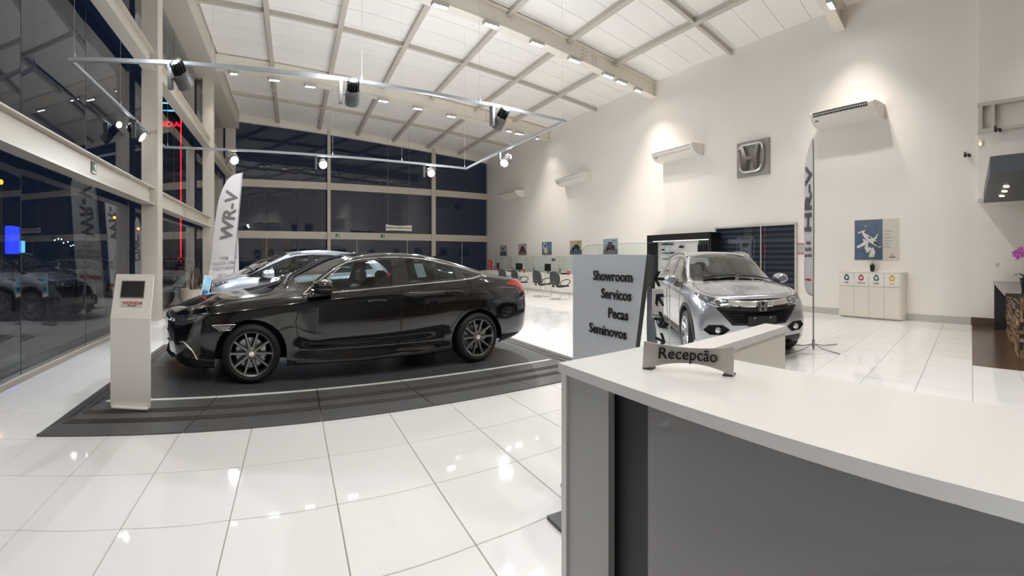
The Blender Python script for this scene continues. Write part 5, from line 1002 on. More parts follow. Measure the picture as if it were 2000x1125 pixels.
    for z in (.575, .615, .655, .695):
        sl = MB(); w = .36 + (z - .54) * .75
        sl.tube([front(y * w, z, .0) for y in (-1, -.6, -.2, .2, .6, 1)], .014, 6, flat=.6); sl.build('grille_slat', trim, root, 50)
    up = MB(); rows = []
    for y in [-.58 + 1.16 * i / 20 for i in range(21)]:
        k = abs(y) / .58; zc = .74 + .03 * k
        rows.append([front(y, zc + dz, o_) for dz, o_ in ((-.024, -.005), (-.018, .02), (.02, .024), (.026, 0))])
    up.grid(rows); up.build('grille_upper_trim', clad, root, 40)
    pl = MB(); p = front(0, .60, .035); pl.box((p.x, 0, .595), (.014, .42, .135), ch=.004); po = pl.build('plate_holder', M['platebk'], root)
    for y in (-.06, .06): q = MB(); q.box((p.x - .008, y, .605), (.006, .07, .07)); q.build('plate_square', M['under'], po); q = MB(); q.lathe([(.010, 0), (.010, .012), (.0001, .012)], 10, axis=0, M=Matrix.Translation((p.x - .006, y * 1.9, .64)) @ Matrix.Rotation(PI, 4, 'Z')); q.build('plate_screw', chrome, po)
    lp = MB(); rows = []
    for y in [-.70 + 1.4 * i / 20 for i in range(21)]: rows.append([front(y, z, o_) for z, o_ in ((.235, .0), (.24, .02), (.30, .022), (.335, .012), (.34, 0))])
    lp.grid(rows); lp.build('front_skirt', clad, root, 40)
    x0 = spec.get('xwip', .30)
    for y in (-.1, .5): wp = MB(); wp.tube([top(x0 + .02 + abs(y) * .1, y, .02), top(x0 + .05, y - .25, .028), top(x0 + .07, y - .55, .024)], .010, 5); wp.build('wiper', M['under'], root)
    if spec.get('papers'):
        for y, x, w, h in spec['papers']:
            q = MB(); q.quad(top(x, y, .004), top(x + h, y, .004), top(x + h, y + w, .004), top(x, y + w, .004)); q.build('windshield_paper', M['sticker2'], root)
    an = MB(); c = top(2.75, 0); an.add([c + Vector(v) for v in ((-.12, .0, -.01), (.06, .025, -.01), (.06, -.025, -.01), (.05, 0, .055))], [(0, 1, 3), (0, 3, 2), (1, 2, 3), (0, 2, 1)]); an.build('antenna_fin', paint, root)

def suv_spec(mats, kind='suv'):
    lo = lambda w=0.: [(.80 + w, .20), (.855 + w, .25), (.872 + w, .45), (.88 + w, .68)]
    hatch = kind == 'hatch'
    st = [
     (-.56, [(.71, .22, .03), (.765, .28, 0), (.79, .45, -.02), (.785, .64, -.03), (.755, .80, -.01), (.69, .895, .0), (.57, .917, -.06), (.42, .927, -.11), (.2, .932, -.155), (0, .934, -.17)]),
     (-.42, [(.78, .21), (.835, .26), (.855, .45), (.85, .65), (.82, .82), (.75, .94), (.60, .968), (.42, .978), (.2, .984), (0, .986)]),
     (-.20, [(.80, .20), (.85, .25), (.875, .45), (.875, .67), (.85, .86), (.78, .982), (.62, 1.012), (.42, 1.025), (.2, 1.033), (0, 1.036)]),
     (.05, lo(.0) + [(.862, .88), (.80, 1.01), (.64, 1.045), (.43, 1.065), (.2, 1.077), (0, 1.08)]),
     (.30, lo() + ([(.865, .895), (.81, 1.02), (.70, 1.06), (.46, 1.10), (.22, 1.125), (0, 1.13)] if not hatch else [(.865, .895), (.81, 1.02), (.74, 1.08), (.50, 1.15), (.25, 1.185), (0, 1.19)])),
     (.52, lo() + ([(.866, .905), (.815, 1.03), (.72, 1.11), (.50, 1.20), (.25, 1.235), (0, 1.245)] if not hatch else [(.866, .90), (.815, 1.02), (.72, 1.20), (.50, 1.27), (.25, 1.305), (0, 1.315)])),
     (.75, lo() + ([(.868, .92), (.815, 1.04), (.68, 1.245), (.50, 1.32), (.26, 1.355), (0, 1.365)] if not hatch else [(.868, .905), (.815, 1.02), (.675, 1.315), (.50, 1.385), (.26, 1.42), (0, 1.43)])),
     (1.0, lo() + [(.87, .93), (.815, 1.05), (.635, 1.395 + .02 * hatch), (.49, 1.455 + .03 * hatch), (.26, 1.48 + .03 * hatch), (0, 1.49 + .03 * hatch)]),
     (1.25, lo() + [(.87, .94), (.812, 1.06), (.61, 1.485), (.48, 1.535), (.26, 1.558), (0, 1.565)]),
     (1.60, lo() + [(.87, .95), (.81, 1.075), (.60, 1.518), (.48, 1.562), (.26, 1.582), (0, 1.588)]),
     (2.0, lo() + [(.87, .97), (.81, 1.09), (.60, 1.512), (.48, 1.558), (.26, 1.578), (0, 1.584)]),
     (2.4, lo(.005) + [(.875, .985), (.805, 1.11), (.60, 1.482), (.48, 1.535), (.26, 1.555), (0, 1.56)]),
     (2.75, lo(.005) + [(.88, 1.0), (.80, 1.14), (.61, 1.42), (.48, 1.48), (.26, 1.51), (0, 1.515)]),
     (3.0, [(.78, .23), (.84, .28), (.865, .47), (.88, .70), (.865, 1.01), (.78, 1.16), (.625, 1.35), (.48, 1.42), (.26, 1.45), (0, 1.46)]),
     (3.2, [(.75, .25), (.80, .30), (.83, .49), (.845, .71), (.825, 1.0), (.745, 1.13), (.62, 1.25), (.47, 1.32), (.26, 1.36), (0, 1.37)]),
     (3.36, [(.68, .27), (.74, .33), (.77, .5), (.775, .72), (.75, .95), (.67, 1.06), (.58, 1.13), (.44, 1.19), (.25, 1.22), (0, 1.23)]),
    ]
    nose = [(-.72, .25), (-.79, .31), (-.835, .47), (-.85, .64), (-.83, .79)]
    if hatch:                                    # shorter nose
        sq = lambda x: x if x > .1 else .1 + (x - .1) * .70
        st = [(sq(x), lv) for x, lv in st]; nose = [(sq(x), z) for x, z in nose]
    fsel = lambda f: f.calc_center_median().x < -.15 and f.normal.x < -.12
    # looking along x
    hp = [(.41, .80), (.50, .778), (.60, .79), (.70, .828), (.775, .88), (.80, .955), (.765, .952), (.66, .918), (.54, .898), (.41, .884)]
    hexp = [(.44, .475), (.53, .535), (.70, .53), (.76, .47), (.68, .41), (.52, .41)]
    flip = lambda pl: [(-a, b) for a, b in pl][::-1]
    cuts = []
    for pl in (hp, flip(hp)): cuts.append(('headlight', pl, (1, 2), fsel, mats['headlamp'], .004, 0, False))
    for pl in (hexp, flip(hexp)): cuts.append(('fog_recess', pl, (1, 2), fsel, mats['under'], -.02, 0, False))
    cuts.append(('grille_panel', [(-.44, .884), (-.2, .888), (.2, .888), (.44, .884), (.60, .765), (.40, .535), (-.40, .535), (-.60, .765)], (1, 2), fsel, mats['under'], -.015, 0, False))
    cuts.append(('tail_light', [(3.02, .98), (3.22, 1.09), (3.6, 1.13), (3.6, .86), (3.3, .86)], (0, 2), lambda f: abs(f.calc_center_median().y) > .45 and f.calc_center_median().x > 2.9, mats['redlens'], .003, 0, True))
    if hatch:
        sg = [[(.26, 1.055), (.62, 1.035), (.70, 1.235), (.55, 1.19)], [(.70, 1.03), (1.46, 1.09), (1.50, 1.475), (1.25, 1.45), (1.0, 1.385), (.80, 1.30)], [(1.60, 1.10), (2.30, 1.14), (2.40, 1.43), (2.0, 1.475), (1.62, 1.48)], [(2.40, 1.16), (2.82, 1.20), (2.75, 1.35), (2.48, 1.42)]]
        dlo = [(.20, 1.045), (.7, 1.02), (1.6, 1.085), (2.4, 1.13), (2.92, 1.19), (2.8, 1.375), (2.4, 1.455), (2.0, 1.497), (1.6, 1.502), (1.25, 1.47), (1.0, 1.405), (.75, 1.30), (.55, 1.21)]
        ws = [(.10, 0), (.115, .3), (.17, .55), (.27, .70), (.52, .69), (.75, .64), (1.0, .59), (1.10, .50), (1.14, .25), (1.15, 0)]
    else:
        sg = [[(.62, 1.14), (.60, 1.06), (1.46, 1.11), (1.51, 1.475), (1.25, 1.445), (1.0, 1.355), (.78, 1.235)], [(1.60, 1.12), (2.42, 1.165), (2.50, 1.39), (2.0, 1.47), (1.63, 1.48)]]
        dlo = [(.42, 1.055), (.6, 1.045), (1.6, 1.10), (2.4, 1.14), (2.86, 1.24), (2.6, 1.40), (2.4, 1.455), (2.0, 1.497), (1.6, 1.502), (1.25, 1.468), (1.0, 1.378), (.75, 1.232)]
        ws = [(.20, 0), (.22, .3), (.28, .52), (.40, .66), (.56, .675), (.75, .635), (.95, .59), (1.07, .53), (1.13, .25), (1.14, 0)]
    ws = ws + [(a, -b) for a, b in ws[-2:0:-1]]
    dn = lambda pts, fn: [fn(a[0] + (b[0] - a[0]) * t / 6, a[1] + (b[1] - a[1]) * t / 6, .0006) for a, b in zip(pts[:-1], pts[1:]) for t in range(7)]
    return dict(
        stations=st, nose=nose, tail=[(3.38, .30), (3.46, .34), (3.48, .52), (3.46, .72), (3.42, .94)],
        arches=[(0.0, .345, .395), (2.61, .345, .395)], yarch=.87, ywheel=.775, wb=2.61, x0=-.5, x1=3.2, dlo_zmin=.98,
        wheel=dict(R=.338, rim=.245, w=.215, spokes=5, pair=(-1, 1), tw_in=.16, tw_out=.22, wi=.022, wo=.026, ph=.3),
        side_glass=sg, dlo=dlo, windshield=ws,
        rear_glass=[(2.88, 0), (2.9, .3), (2.95, .48), (3.1, .53), (3.25, .52), (3.28, .3), (3.29, 0), (3.28, -.3), (3.25, -.52), (3.1, -.53), (2.95, -.48), (2.9, -.3)],
        cuts=cuts,
        doors=[[(.46, .99), (.42, .72), (.45, .42), (.50, .35), (1.53, .35), (1.555, .75), (1.55, 1.08), (.58, 1.04)], [(1.545, .36), (2.14, .36), (2.22, .52), (2.30, .75), (2.50, 1.0), (2.50, 1.13), (1.565, 1.085), (1.57, .75)]],
        gaps=lambda side, top, front, rear: [dn([(x, s * y) for x, y in ((-.58, .58), (-.40, .68), (-.2, .715), (.05, .725), (.25, .70), (.32, .66))], top) for s in (-1, 1)] + [dn([(-.58, .58), (-.68, .40), (-.735, .2), (-.75, 0), (-.735, -.2), (-.68, -.40), (-.58, -.58)], lambda x, y, o: top(x + .045, y, o))],
        seats=(1.25, 2.1), dash=.72, seat_z=.50, mats=mats, extras=suv_extras)
# ---------------------------------------------------------------- display platform
M_DECK = mat('platform_deck_grey', (.082, .086, .092), .28, noise=.08, nscale=4, bump=.04, bscale=120)
M_RAMP = mat('platform_ramp_grey', (.098, .099, .102), .32, noise=.08, nscale=5)
M_STRIP = mat('antislip_strip', (.040, .030, .024), .8, bump=.3, bscale=300)
M_ALU = mat('aluminium_edge', (.90, .90, .89), .3, .1)
PP0, PP1, PQ0, PQ1, DK = -2.20, 3.62, 3.64, 7.40, .058
plat = empty('display_platform', at(.7, 5.5, 0)); tag(plat, 'low dark grey display platform with ramped edges under the black sedan', 'platform')
inv = Matrix.Translation(-Vector(plat.location))
def pb(m, nm, mt): o = m.build(nm, mt, plat); o.matrix_parent_inverse = inv; return o
IP0, IP1, IQ0, IQ1 = PP0 + .32, PP1 - .44, PQ0 + .72, PQ1 - .5
NP = 5
for i in range(NP):
    for j in range(2):
        a, b_ = IP0 + (IP1 - IP0) * i / NP, IP0 + (IP1 - IP0) * (i + 1) / NP; c, d = IQ0 + (IQ1 - IQ0) * j / 2, IQ0 + (IQ1 - IQ0) * (j + 1) / 2
        m = MB(); m.room(a + .002, b_ - .002, c + .002, d - .002, .004, DK, 3, 3); pb(m, 'deck_panel', M_DECK)
def ramp(p_in, p_out, nm='ramp_panel'):
    """p_in/p_out: lists of hall points along the inner and outer edge"""
    m = MB(); n = len(p_in); rows = []
    for (pi_, qi), (po, qo) in zip(p_in, p_out): rows.append([at(po, qo, .0), at(po, qo, .012), at(pi_, qi, DK), at(pi_, qi, .0)])
    m.grid(rows, closed=True); m.add(rows[0], [(0, 1, 2, 3)]); m.add(rows[-1], [(3, 2, 1, 0)]); return pb(m, nm, M_RAMP)
def strip(p_in, p_out, t0, t1, mt, nm, lift=.0025):
    m = MB(); rows = []
    for (pi_, qi), (po, qo) in zip(p_in, p_out):
        f = lambda t: at(po + (pi_ - po) * t, qo + (qi - qo) * t, .012 + (DK - .012) * t)
        u, v = f(t0), f(t1); rows.append([u, u + Vector((0, 0, lift)), v + Vector((0, 0, lift)), v])
    m.grid(rows, closed=True); return pb(m, nm, mt)
lerp = lambda a, b, t: a + (b - a) * t
CUTS = [0, .22, .42, .60, .80, 1.0]
for a, b_ in zip(CUTS[:-1], CUTS[1:]):
    e = .0008
    I = [(lerp(IP0, IP1, a + e + (b_ - a - 2 * e) * k / 4), IQ0) for k in range(5)]; O = [(lerp(PP0, PP1, a + e + (b_ - a - 2 * e) * k / 4), PQ0) for k in range(5)]
    ramp(I, O)
    for t0, t1 in ((.30, .42), (.58, .70)): strip(I, O, t0, t1, M_STRIP, 'antislip_strip')
    strip(I, O, .965, 1.02, M_ALU, 'edge_profile', .004)
for a, b_ in ((0, .5), (.5, 1)):
    for (pi_, po) in ((IP0, PP0), (IP1, PP1)):
        I = [(pi_, lerp(IQ0, IQ1, a + .001 + (b_ - a - .002) * k / 3)) for k in range(4)]; O = [(po, lerp(PQ0, PQ1, a + .001 + (b_ - a - .002) * k / 3)) for k in range(4)]
        if pi_ == IP1: I, O = I, O
        ramp(I, O)
        for t0, t1 in ((.30, .42), (.60, .72)): strip(I, O, t0, t1, M_STRIP, 'antislip_strip')
I = [(lerp(IP0, IP1, k / 8), IQ1) for k in range(9)]; O = [(lerp(PP0, PP1, k / 8), PQ1) for k in range(9)]
ramp(I, O); strip(I, O, .965, 1.02, M_ALU, 'edge_profile', .004)
hip = MB(); hip.tube([at(PP0, PQ0, .016), at(IP0, IQ0, DK + .003)], .004, 4); pb(hip, 'hip_seam', M_GREYM)

# ---------------------------------------------------------------- cars
def put_car(root, x, y, ang, lx=1.0, s=1.0, z=0.0):
    root.location = (x, y, z); root.rotation_euler = (0, 0, ang); root.scale = (s * lx, s, s)
    for c in root.children:
        if c.name.startswith('wheel'): c.scale = (1 / lx, 1, 1)
cm = car_mats('black', (.0028, .0028, .0032), 0, .10, (.20, .20, .205))
sedan = build_car(sedan_spec(cm), 'sedan')
tag(sedan, 'glossy black sedan parked on the low grey display platform', 'car')
W1, W2 = at(-.46, 4.735), at(2.285, 4.735); d = W2 - W1; ang = math.atan2(d.y, d.x); lx = d.length / 2.70
n = Vector((-math.sin(ang), math.cos(ang), 0)); o_ = W1 + n * .885
put_car(sedan, o_.x, o_.y, ang, lx, 1.0, DK + .001)
cs = car_mats('silver', (.44, .45, .49), .62, .27, (.45, .45, .45))
suv = build_car(dict(suv_spec(cs), papers=[(.93, .47, .09, .035), (.86, .20, .10, .16)]), 'compact_suv')
tag(suv, 'silver compact SUV facing the reception desk by the wall door', 'car')
put_car(suv, 3.346, 6.197, math.radians(80.3), 1.08, .975)
cs2 = car_mats('pale_silver', (.34, .37, .43), .55, .34, (.25, .25, .25))
cross = build_car(suv_spec(cs2, 'hatch'), 'crossover')
tag(cross, 'silver crossover with roof rails parked behind the black sedan', 'car')
W1, W2 = at(-1.15, 8.75), at(1.45, 8.75); d = W2 - W1; ang2 = math.atan2(d.y, d.x); n = Vector((-math.sin(ang2), math.cos(ang2), 0)); o_ = W1 + n * .87
put_car(cross, o_.x, o_.y, ang2, d.length / 2.61, 1.0)
dark = copy_tree(sedan); tag(dark, 'black sedan hidden behind the silver crossover at the far glass front', 'car')
W1, W2 = at(-1.0, 14.4), at(1.7, 14.4); d = W2 - W1; ang3 = math.atan2(d.y, d.x); n = Vector((-math.sin(ang3), math.cos(ang3), 0)); o_ = W1 + n * .87
put_car(dark, o_.x, o_.y, ang3, 1.0, 1.0)

# ---------------------------------------------------------------- kiosk
M_KIOSK = mat('kiosk_white', (.86, .84, .81), .35)
kx = empty('info_kiosk', at(-1.565, 4.16, .052), bear(-1.565, 4.16, 1, 0) - .25); kx.scale = (.96, .96, .965); tag(kx, 'white information kiosk with a tilted screen in front of the sedan', 'kiosk')
m = MB(); t = .055; W = .385
prof = [(0, .0), (0, .845), (.30, 1.255), (.34, 1.222), (t, .835), (t, 0)]
m.prism([(b, c) for b, c in prof], -W / 2, W / 2, axis=0); m.box((0, .12, .006), (W * .9, .34, .012)); m.build('body', M_KIOSK, kx)
tilt = Matrix.Translation((0, .15, 1.05)) @ Matrix.Rotation(math.atan2(-.30, .41), 4, 'X')
m = MB(); m.box((-.005, -.004, .070), (.225, .008, .185), M=tilt); sc = m.build('screen', mat('dark_screen', (.018, .018, .02), .25), kx)
m = MB(); fr = [(-.124, -.030), (.114, -.030), (.114, .170), (-.124, .170)]; m.ring(fr, [(-.115, -.021), (.105, -.021), (.105, .161), (-.115, .161)], -.007, 0, axis=1, M=tilt); m.build('screen_bezel', mat('bezel_grey', (.25, .25, .25), .4), kx)
m = MB(); m.box((0, -.003, -.098), (.215, .006, .058), M=tilt); np_ = m.build('name_plate', mat('plate_silver', (.62, .60, .58), .35, .4), kx)
tm = text_mb('HONDA', .046, .003, bold=.0012, sx=1.12); m = MB(); m.add(tm.v, tm.f, tilt @ Matrix.Translation((.01, -.006, -.090))); m.build('red_lettering', mat('sign_red', (.60, .02, .03), .4), np_)
m = MB()
for a, b_ in ((-.025, .03), (.012, .03), (.038, .012)): m.box((a, -.007, -.118), (b_, .002, .010), M=tilt); m.build('small_lettering', mat('sign_grey_text', (.12, .11, .11), .5), np_)

# ---------------------------------------------------------------- feather flags
M_FLAG = mat('flag_cloth', (.62, .60, .60), .85, noise=.04, nscale=6, bump=.1, bscale=60)
M_FTXT2 = mat('flag_grey_lettering', (.16, .155, .155), .8); M_FTXT = mat('flag_lettering', (.10, .09, .09), .8); M_FGREY = mat('flag_pale_lettering', (.36, .34, .35), .8)
def flag(name, lab, edge_l, edge_r, base, rz, pole_pts, texts, wav=.006, lift=None, legs=True):
    """cloth between two edges (lists of (x,z), bottom to top) in the local XZ plane"""
    r = empty(name, base, rz); tag(r, lab, 'flag')
    m = MB(); rows = []
    for (xl, zl), (xr, zr) in zip(crv(edge_l, 5), crv(edge_r, 5)):
        rows.append([(xl + (xr - xl) * t / 8, wav * math.sin(3.1 * zl + 2.2 * t / 8) * math.sin(PI * t / 8), zl + (zr - zl) * t / 8) for t in range(9)])
    m.grid(rows); back = [[(x, y + .003, z) for x, y, z in rw] for rw in rows]; m.grid([rw[::-1] for rw in back]); m.build('cloth', M_FLAG, r, 60)
    m = MB(); m.tube(crv(pole_pts, 5), .012, 8); m.build('pole', M_GREYM, r, 60)
    if legs:
        m = MB(); hub = pole_pts[0]
        for a in (.3, 1.87, 3.44, 5.0): m.tube([(hub[0], 0, .09), (hub[0] + .22 * math.cos(a), .22 * math.sin(a), .03), (hub[0] + .55 * math.cos(a), .55 * math.sin(a), .008)], .009, 6)
        m.tube([(hub[0], 0, .03), (hub[0], 0, .16)], .022, 8); m.build('base', M_GREYM, r, 60)
    for txt, size, x, z, ang, mt, bold, sx in texts:
        for side in (-1, 1):
            tm = text_mb(txt, size, .004, bold=bold, sx=sx)
            M_ = Matrix.Translation((x, -.009 if side < 0 else .012, z)) @ Matrix.Rotation(-ang, 4, 'Y')
            if side > 0: M_ = Matrix.Translation((x, .012, z)) @ Matrix.Rotation(-ang, 4, 'Y') @ Matrix.Scale(-1, 4, (0, 1, 0))
            mm = MB(); mm.add(tm.v, tm.f, M_); o = mm.build('lettering', mt, r)
    return r
# tall flag by the left columns; its plane faces the desk
fx = -1.85
EL = [(-.10, .24), (-.55, .62), (-.46, 1.35), (-.40, 1.99), (-.33, 2.55), (-.24, 3.06), (-.05, 3.52), (.15, 3.72), (.40, 3.80)]
ER = [(.02, .24), (.12, .60), (.19, 1.15), (.24, 1.75), (.28, 2.2), (.32, 2.62), (.36, 3.1), (.39, 3.5), (.42, 3.81)]
fl = flag('feather_flag', 'tall pale feather flag with rotated lettering beside the left glass columns', EL, ER, at(fx, 12.2, 0), bear(fx, 12.2, 1, 0),
     [(-.02, 0), (.0, .3), (.12, .60), (.19, 1.15), (.28, 2.2), (.36, 3.1), (.42, 3.82)] and [(-.02, 0, .0), (.0, 0, .3), (.12, 0, .60), (.19, 0, 1.15), (.28, 0, 2.2), (.36, 0, 3.1), (.42, 0, 3.82)],
     [('WR-V', .47, .06, 2.60, math.radians(82), M_FTXT2, .012, 1.12), ('VEM', .13, -.10, 1.42, math.radians(6), M_FGREY, .001, 1), ('FAZER UM', .13, -.12, 1.28, math.radians(6), M_FGREY, .001, 1), ('TESTDRIVE', .13, -.10, 1.14, math.radians(6), M_FGREY, .003, 1), ('HONDA', .13, -.12, .62, math.radians(6), mat('sign_red'), .003, 1.1)])
e = emblem_mb(.26, .004); m = MB(); m.add(e.v, e.f, Matrix.Translation((-.13, -.009, .86))); m.build('emblem', M_FGREY, fl)
flag('feather_flag', 'narrow grey feather flag half hidden behind the tall pale flag', [(-.20, .30), (-.27, .9), (-.26, 1.6), (-.24, 2.1), (-.14, 2.6), (-.04, 2.76)], [(-.02, .30), (.16, .9), (.17, 1.6), (.15, 2.1), (.06, 2.6), (-.02, 2.77)], at(-1.9, 13.75, 0), bear(-1.9, 13.75, 1, 0),
     [(-.02, 0, 0), (-.1, 0, .3), (-.27, 0, .9), (-.26, 0, 1.6), (-.24, 0, 2.1), (-.14, 0, 2.6), (-.03, 0, 2.78)], [('CIVIC', .34, .0, 1.75, math.radians(86), M_FTXT, .004, 1.0)])
# mirrored flag added outside, standing in for a reflection in the left glass
FOL = [(-.02, .25), (-.49, .86), (-.72, .95), (-.76, 1.31), (-.82, 1.99), (-.88, 2.94), (-.90, 3.5), (-.72, 3.95)]
FOR = [(.02, .15), (-.01, .36), (-.06, .97), (-.1, 1.58), (-.15, 2.13), (-.22, 2.95), (-.28, 3.62), (-.34, 4.12)]
fo = flag('feather_flag', 'tall pale feather flag added outside the left glass in place of a reflection, its lettering reversed', FOL, FOR, at(-5.3, 12.16, -.1), bear(-5.3, 12.16, 1, 0),
     [(.04, 0, .0), (.03, 0, .3), (-.04, 0, .97), (-.09, 0, 1.58), (-.14, 0, 2.13), (-.21, 0, 2.95), (-.27, 0, 3.62), (-.33, 0, 4.12)],
     [])
for txt, size, x, z, ang, mt, bold, sx in [('WR-V', .47, -.50, 2.75, math.radians(86), M_FTXT2, .012, 1.12), ('VEM', .13, -.45, 1.85, math.radians(4), M_FGREY, .001, 1), ('FAZER UM', .13, -.44, 1.70, math.radians(4), M_FGREY, .001, 1), ('TESTDRIVE', .13, -.43, 1.55, math.radians(4), M_FGREY, .003, 1), ('HONDA', .14, -.38, 1.02, math.radians(4), mat('sign_red'), .003, 1.1)]:
    tm = text_mb(txt, size, .004, bold=bold, sx=sx); mm = MB(); mm.add([(-v[0], v[1], v[2]) for v in [tuple(Matrix.Rotation(-ang, 4, 'Y') @ Vector(v)) for v in tm.v]], [f[::-1] for f in tm.f], Matrix.Translation((x, -.009, z))); mm.build('lettering', mt, fo)
# slim flag right of the silver SUV, seen almost edge-on
fb = at(6.83, 2.25)
flag('feather_flag', 'slim white feather flag on a black pole right of the silver SUV', [(-.02, .82), (-.28, .95), (-.30, 1.6), (-.30, 2.3), (-.26, 2.9), (-.12, 3.2), (-.02, 3.27)], [(.03, .84), (.03, .95), (.03, 1.6), (.03, 2.3), (.02, 2.9), (.01, 3.2), (.0, 3.28)], fb, math.atan2(fb.y, fb.x) - math.radians(152),
     [(0.02, 0, 0), (.02, 0, .9), (.03, 0, 2.0), (.02, 0, 2.9), (0, 0, 3.28)], [('HR-V', .30, -.13, 2.35, math.radians(88), M_FTXT, .008, 1.55), ('VEM', .075, -.14, 1.66, 0, M_FTXT, .001, 1), ('FAZER', .075, -.14, 1.56, 0, M_FTXT, .001, 1), ('UM TEST', .062, -.14, 1.46, 0, M_FTXT, .001, 1), ('HONDA', .05, -.14, 1.08, 0, mat('sign_red'), .001, 1)], wav=.006)

# placard on a stand by the crossover's nose
pl = empty('placard_stand', at(-1.78, 8.55, 0), bear(-1.78, 8.55, 1, 0)); tag(pl, 'slanted blue picture placard on a dark stand at the nose of the silver crossover', 'sign')
m = MB(); Mx = Matrix.Translation((.06, 0, .84)) @ Matrix.Rotation(math.radians(14), 4, 'Y') @ Matrix.Rotation(math.radians(-12), 4, 'X'); m.box((0, 0, 0), (.15, .012, .50), M=Mx); m.build('board', M_WHITE, pl)
m = MB(); m.box((0, -.008, .03), (.13, .004, .42), M=Mx); pc = m.build('picture', mat('picture_blue', (.25, .48, .62), .4, noise=.5, nscale=9), pl)
m = MB(); m.box((0, -.011, -.09), (.12, .004, .10), M=Mx); m.build('picture_car', mat('picture_dark_blue', (.02, .10, .22), .4, noise=.4, nscale=20), pc)
m = MB(); m.tube([(.0, .06, .02), (.05, .03, .6)], .016, 8); m.build('post', M_DGREY, pl); m = MB(); m.box((0, .08, .012), (.30, .22, .024), ch=.006); m.build('foot', M_DGREY, pl)

# round planter with bare stems by the second column
po = empty('planter', at(-3.02, 13.1, 0)); tag(po, 'round cream planter with bare stems beside the second column', 'planter')
m = MB(); m.lathe([(.20, 0), (.34, .10), (.425, .30), (.40, .46), (.36, .53), (.33, .53), (.36, .44), (.34, .40), (.0001, .40)], 32); m.build('pot', mat('pot_cream', (.62, .53, .43), .6, noise=.1, nscale=6), po, 50)
for i in range(5):
    a = i * 1.3; m = MB(); m.tube([(.08 * math.cos(a), .08 * math.sin(a), .40), (.10 * math.cos(a + .5), .10 * math.sin(a + .5), .75), (.10 + .12 * math.cos(a + 1.3), .12 * math.sin(a + 1.3), 1.05 + .06 * i)], [.022, .018, .010], 6); m.build('stem', mat('bark_brown', (.14, .085, .05), .8), po, 50)
# ---------------------------------------------------------------- reception desk (U-shaped, counter 1.10 m)
M_TOP = mat('counter_white_quartz', (.80, .795, .785), .16, noise=.015, nscale=20)
M_SIDE = mat('counter_grey_side', (.42, .42, .42), .35)
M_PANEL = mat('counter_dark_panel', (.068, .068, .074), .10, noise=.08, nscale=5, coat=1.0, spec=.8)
M_RECESS = mat('counter_recess', (.022, .020, .022), .5)
desk = empty('reception_desk', at(.95, .4, 0)); tag(desk, 'white topped reception desk with dark grey front panel in the right foreground', 'desk')
inv = Matrix.Translation(-Vector(desk.location))
def db(m, nm, mt, par=None, smooth=None):
    o = m.build(nm, mt, desk if par is None else par, smooth)
    o.matrix_parent_inverse = inv
    return o
Q_L = .965; Q_E = -.62
m = MB(); m.room(.735, 1.185, Q_E, Q_L, 1.072, 1.10, 3, 30); db(m, 'countertop', M_TOP, None, 30)
m = MB(); m.room(1.187, 1.96, .775, .885, 1.072, 1.10, 6, 1); db(m, 'return_top', M_TOP)
m = MB(); m.room(1.187, 1.955, .78, .88, .0, 1.072, 6, 1); db(m, 'return_panel', M_CREAM)
m = MB(); m.room(.745, 1.175, .94, .962, .0, 1.072, 3, 1); db(m, 'end_panel', M_WHITE)
m = MB(); m.room(.752, .775, .768, .938, .0, 1.072, 1, 2); db(m, 'front_leg_panel', M_SIDE)
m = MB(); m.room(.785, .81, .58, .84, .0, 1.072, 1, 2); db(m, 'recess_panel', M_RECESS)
m = MB(); m.room(.752, .778, Q_E, .632, .0, 1.070, 1, 24); fp = db(m, 'front_panel', M_PANEL, None, 30)
m = MB()
for a, b_ in (((.7505, .105, .951), (.7505, -.40, .951)), ((.7505, .105, .951), (.7505, .105, .60))): m.tube([at(*a), at(*b_)], .003, 4)
o = m.build('panel_gap', M_BLACK, fp); o.matrix_parent_inverse = inv
m = MB(); m.room(.80, 1.16, -.6, .94, .70, .74, 2, 6); db(m, 'work_shelf', M_CREAM)
# curved steel name sign on the counter
A, B = at(.885, .765, 0), at(1.01, .548, 0); d = B - A; L = d.length; rz = math.atan2(d.y, d.x)
rs = empty('reception_sign', (A.x, A.y, 1.1005), rz); tag(rs, 'curved brushed steel desk sign with black raised lettering on the white counter', 'sign')
def bow(u): return .030 * (1 - (2 * u - 1) ** 2)            # plan curve: concave towards the reader
def zt(u): return .078 - .016 * (1 - (2 * u - 1) ** 2)
def zb(u): return .0 + .021 * (1 - (2 * u - 1) ** 2)
m = MB(); rows = []
for k in range(33):
    u = k / 32; y = bow(u)
    rows.append([(u * L, y + .006, zb(u)), (u * L, y, zb(u)), (u * L, y + .010, zt(u)), (u * L, y + .014, zt(u))])
m.grid(rows, closed=True); m.add(rows[0], [(3, 2, 1, 0)]); m.add(rows[-1], [(0, 1, 2, 3)]); plate = m.build('plate', M_BRUSH, rs, 40)
for x0, x1 in ((.0, .028), (L - .030, L)):
    m = MB(); m.box(((x0 + x1) / 2, .016, .002), (x1 - x0, .03, .004)); m.build('foot', M_DGREY, rs)
tm = text_mb('Recepc\u00e3o', .0445, .003, bold=.0001, sx=1.0)
m = MB()
def onplate(v):
    u = min(max((v[0] + L * .485) / L, 0), 1); z = v[2] + .0445
    f = (z - zb(u)) / (zt(u) - zb(u)); return (u * L, bow(u) + .010 * f - .004 + v[1], z)
m.add([onplate(v) for v in tm.v], tm.f); m.build('lettering', M_BLACK, rs)

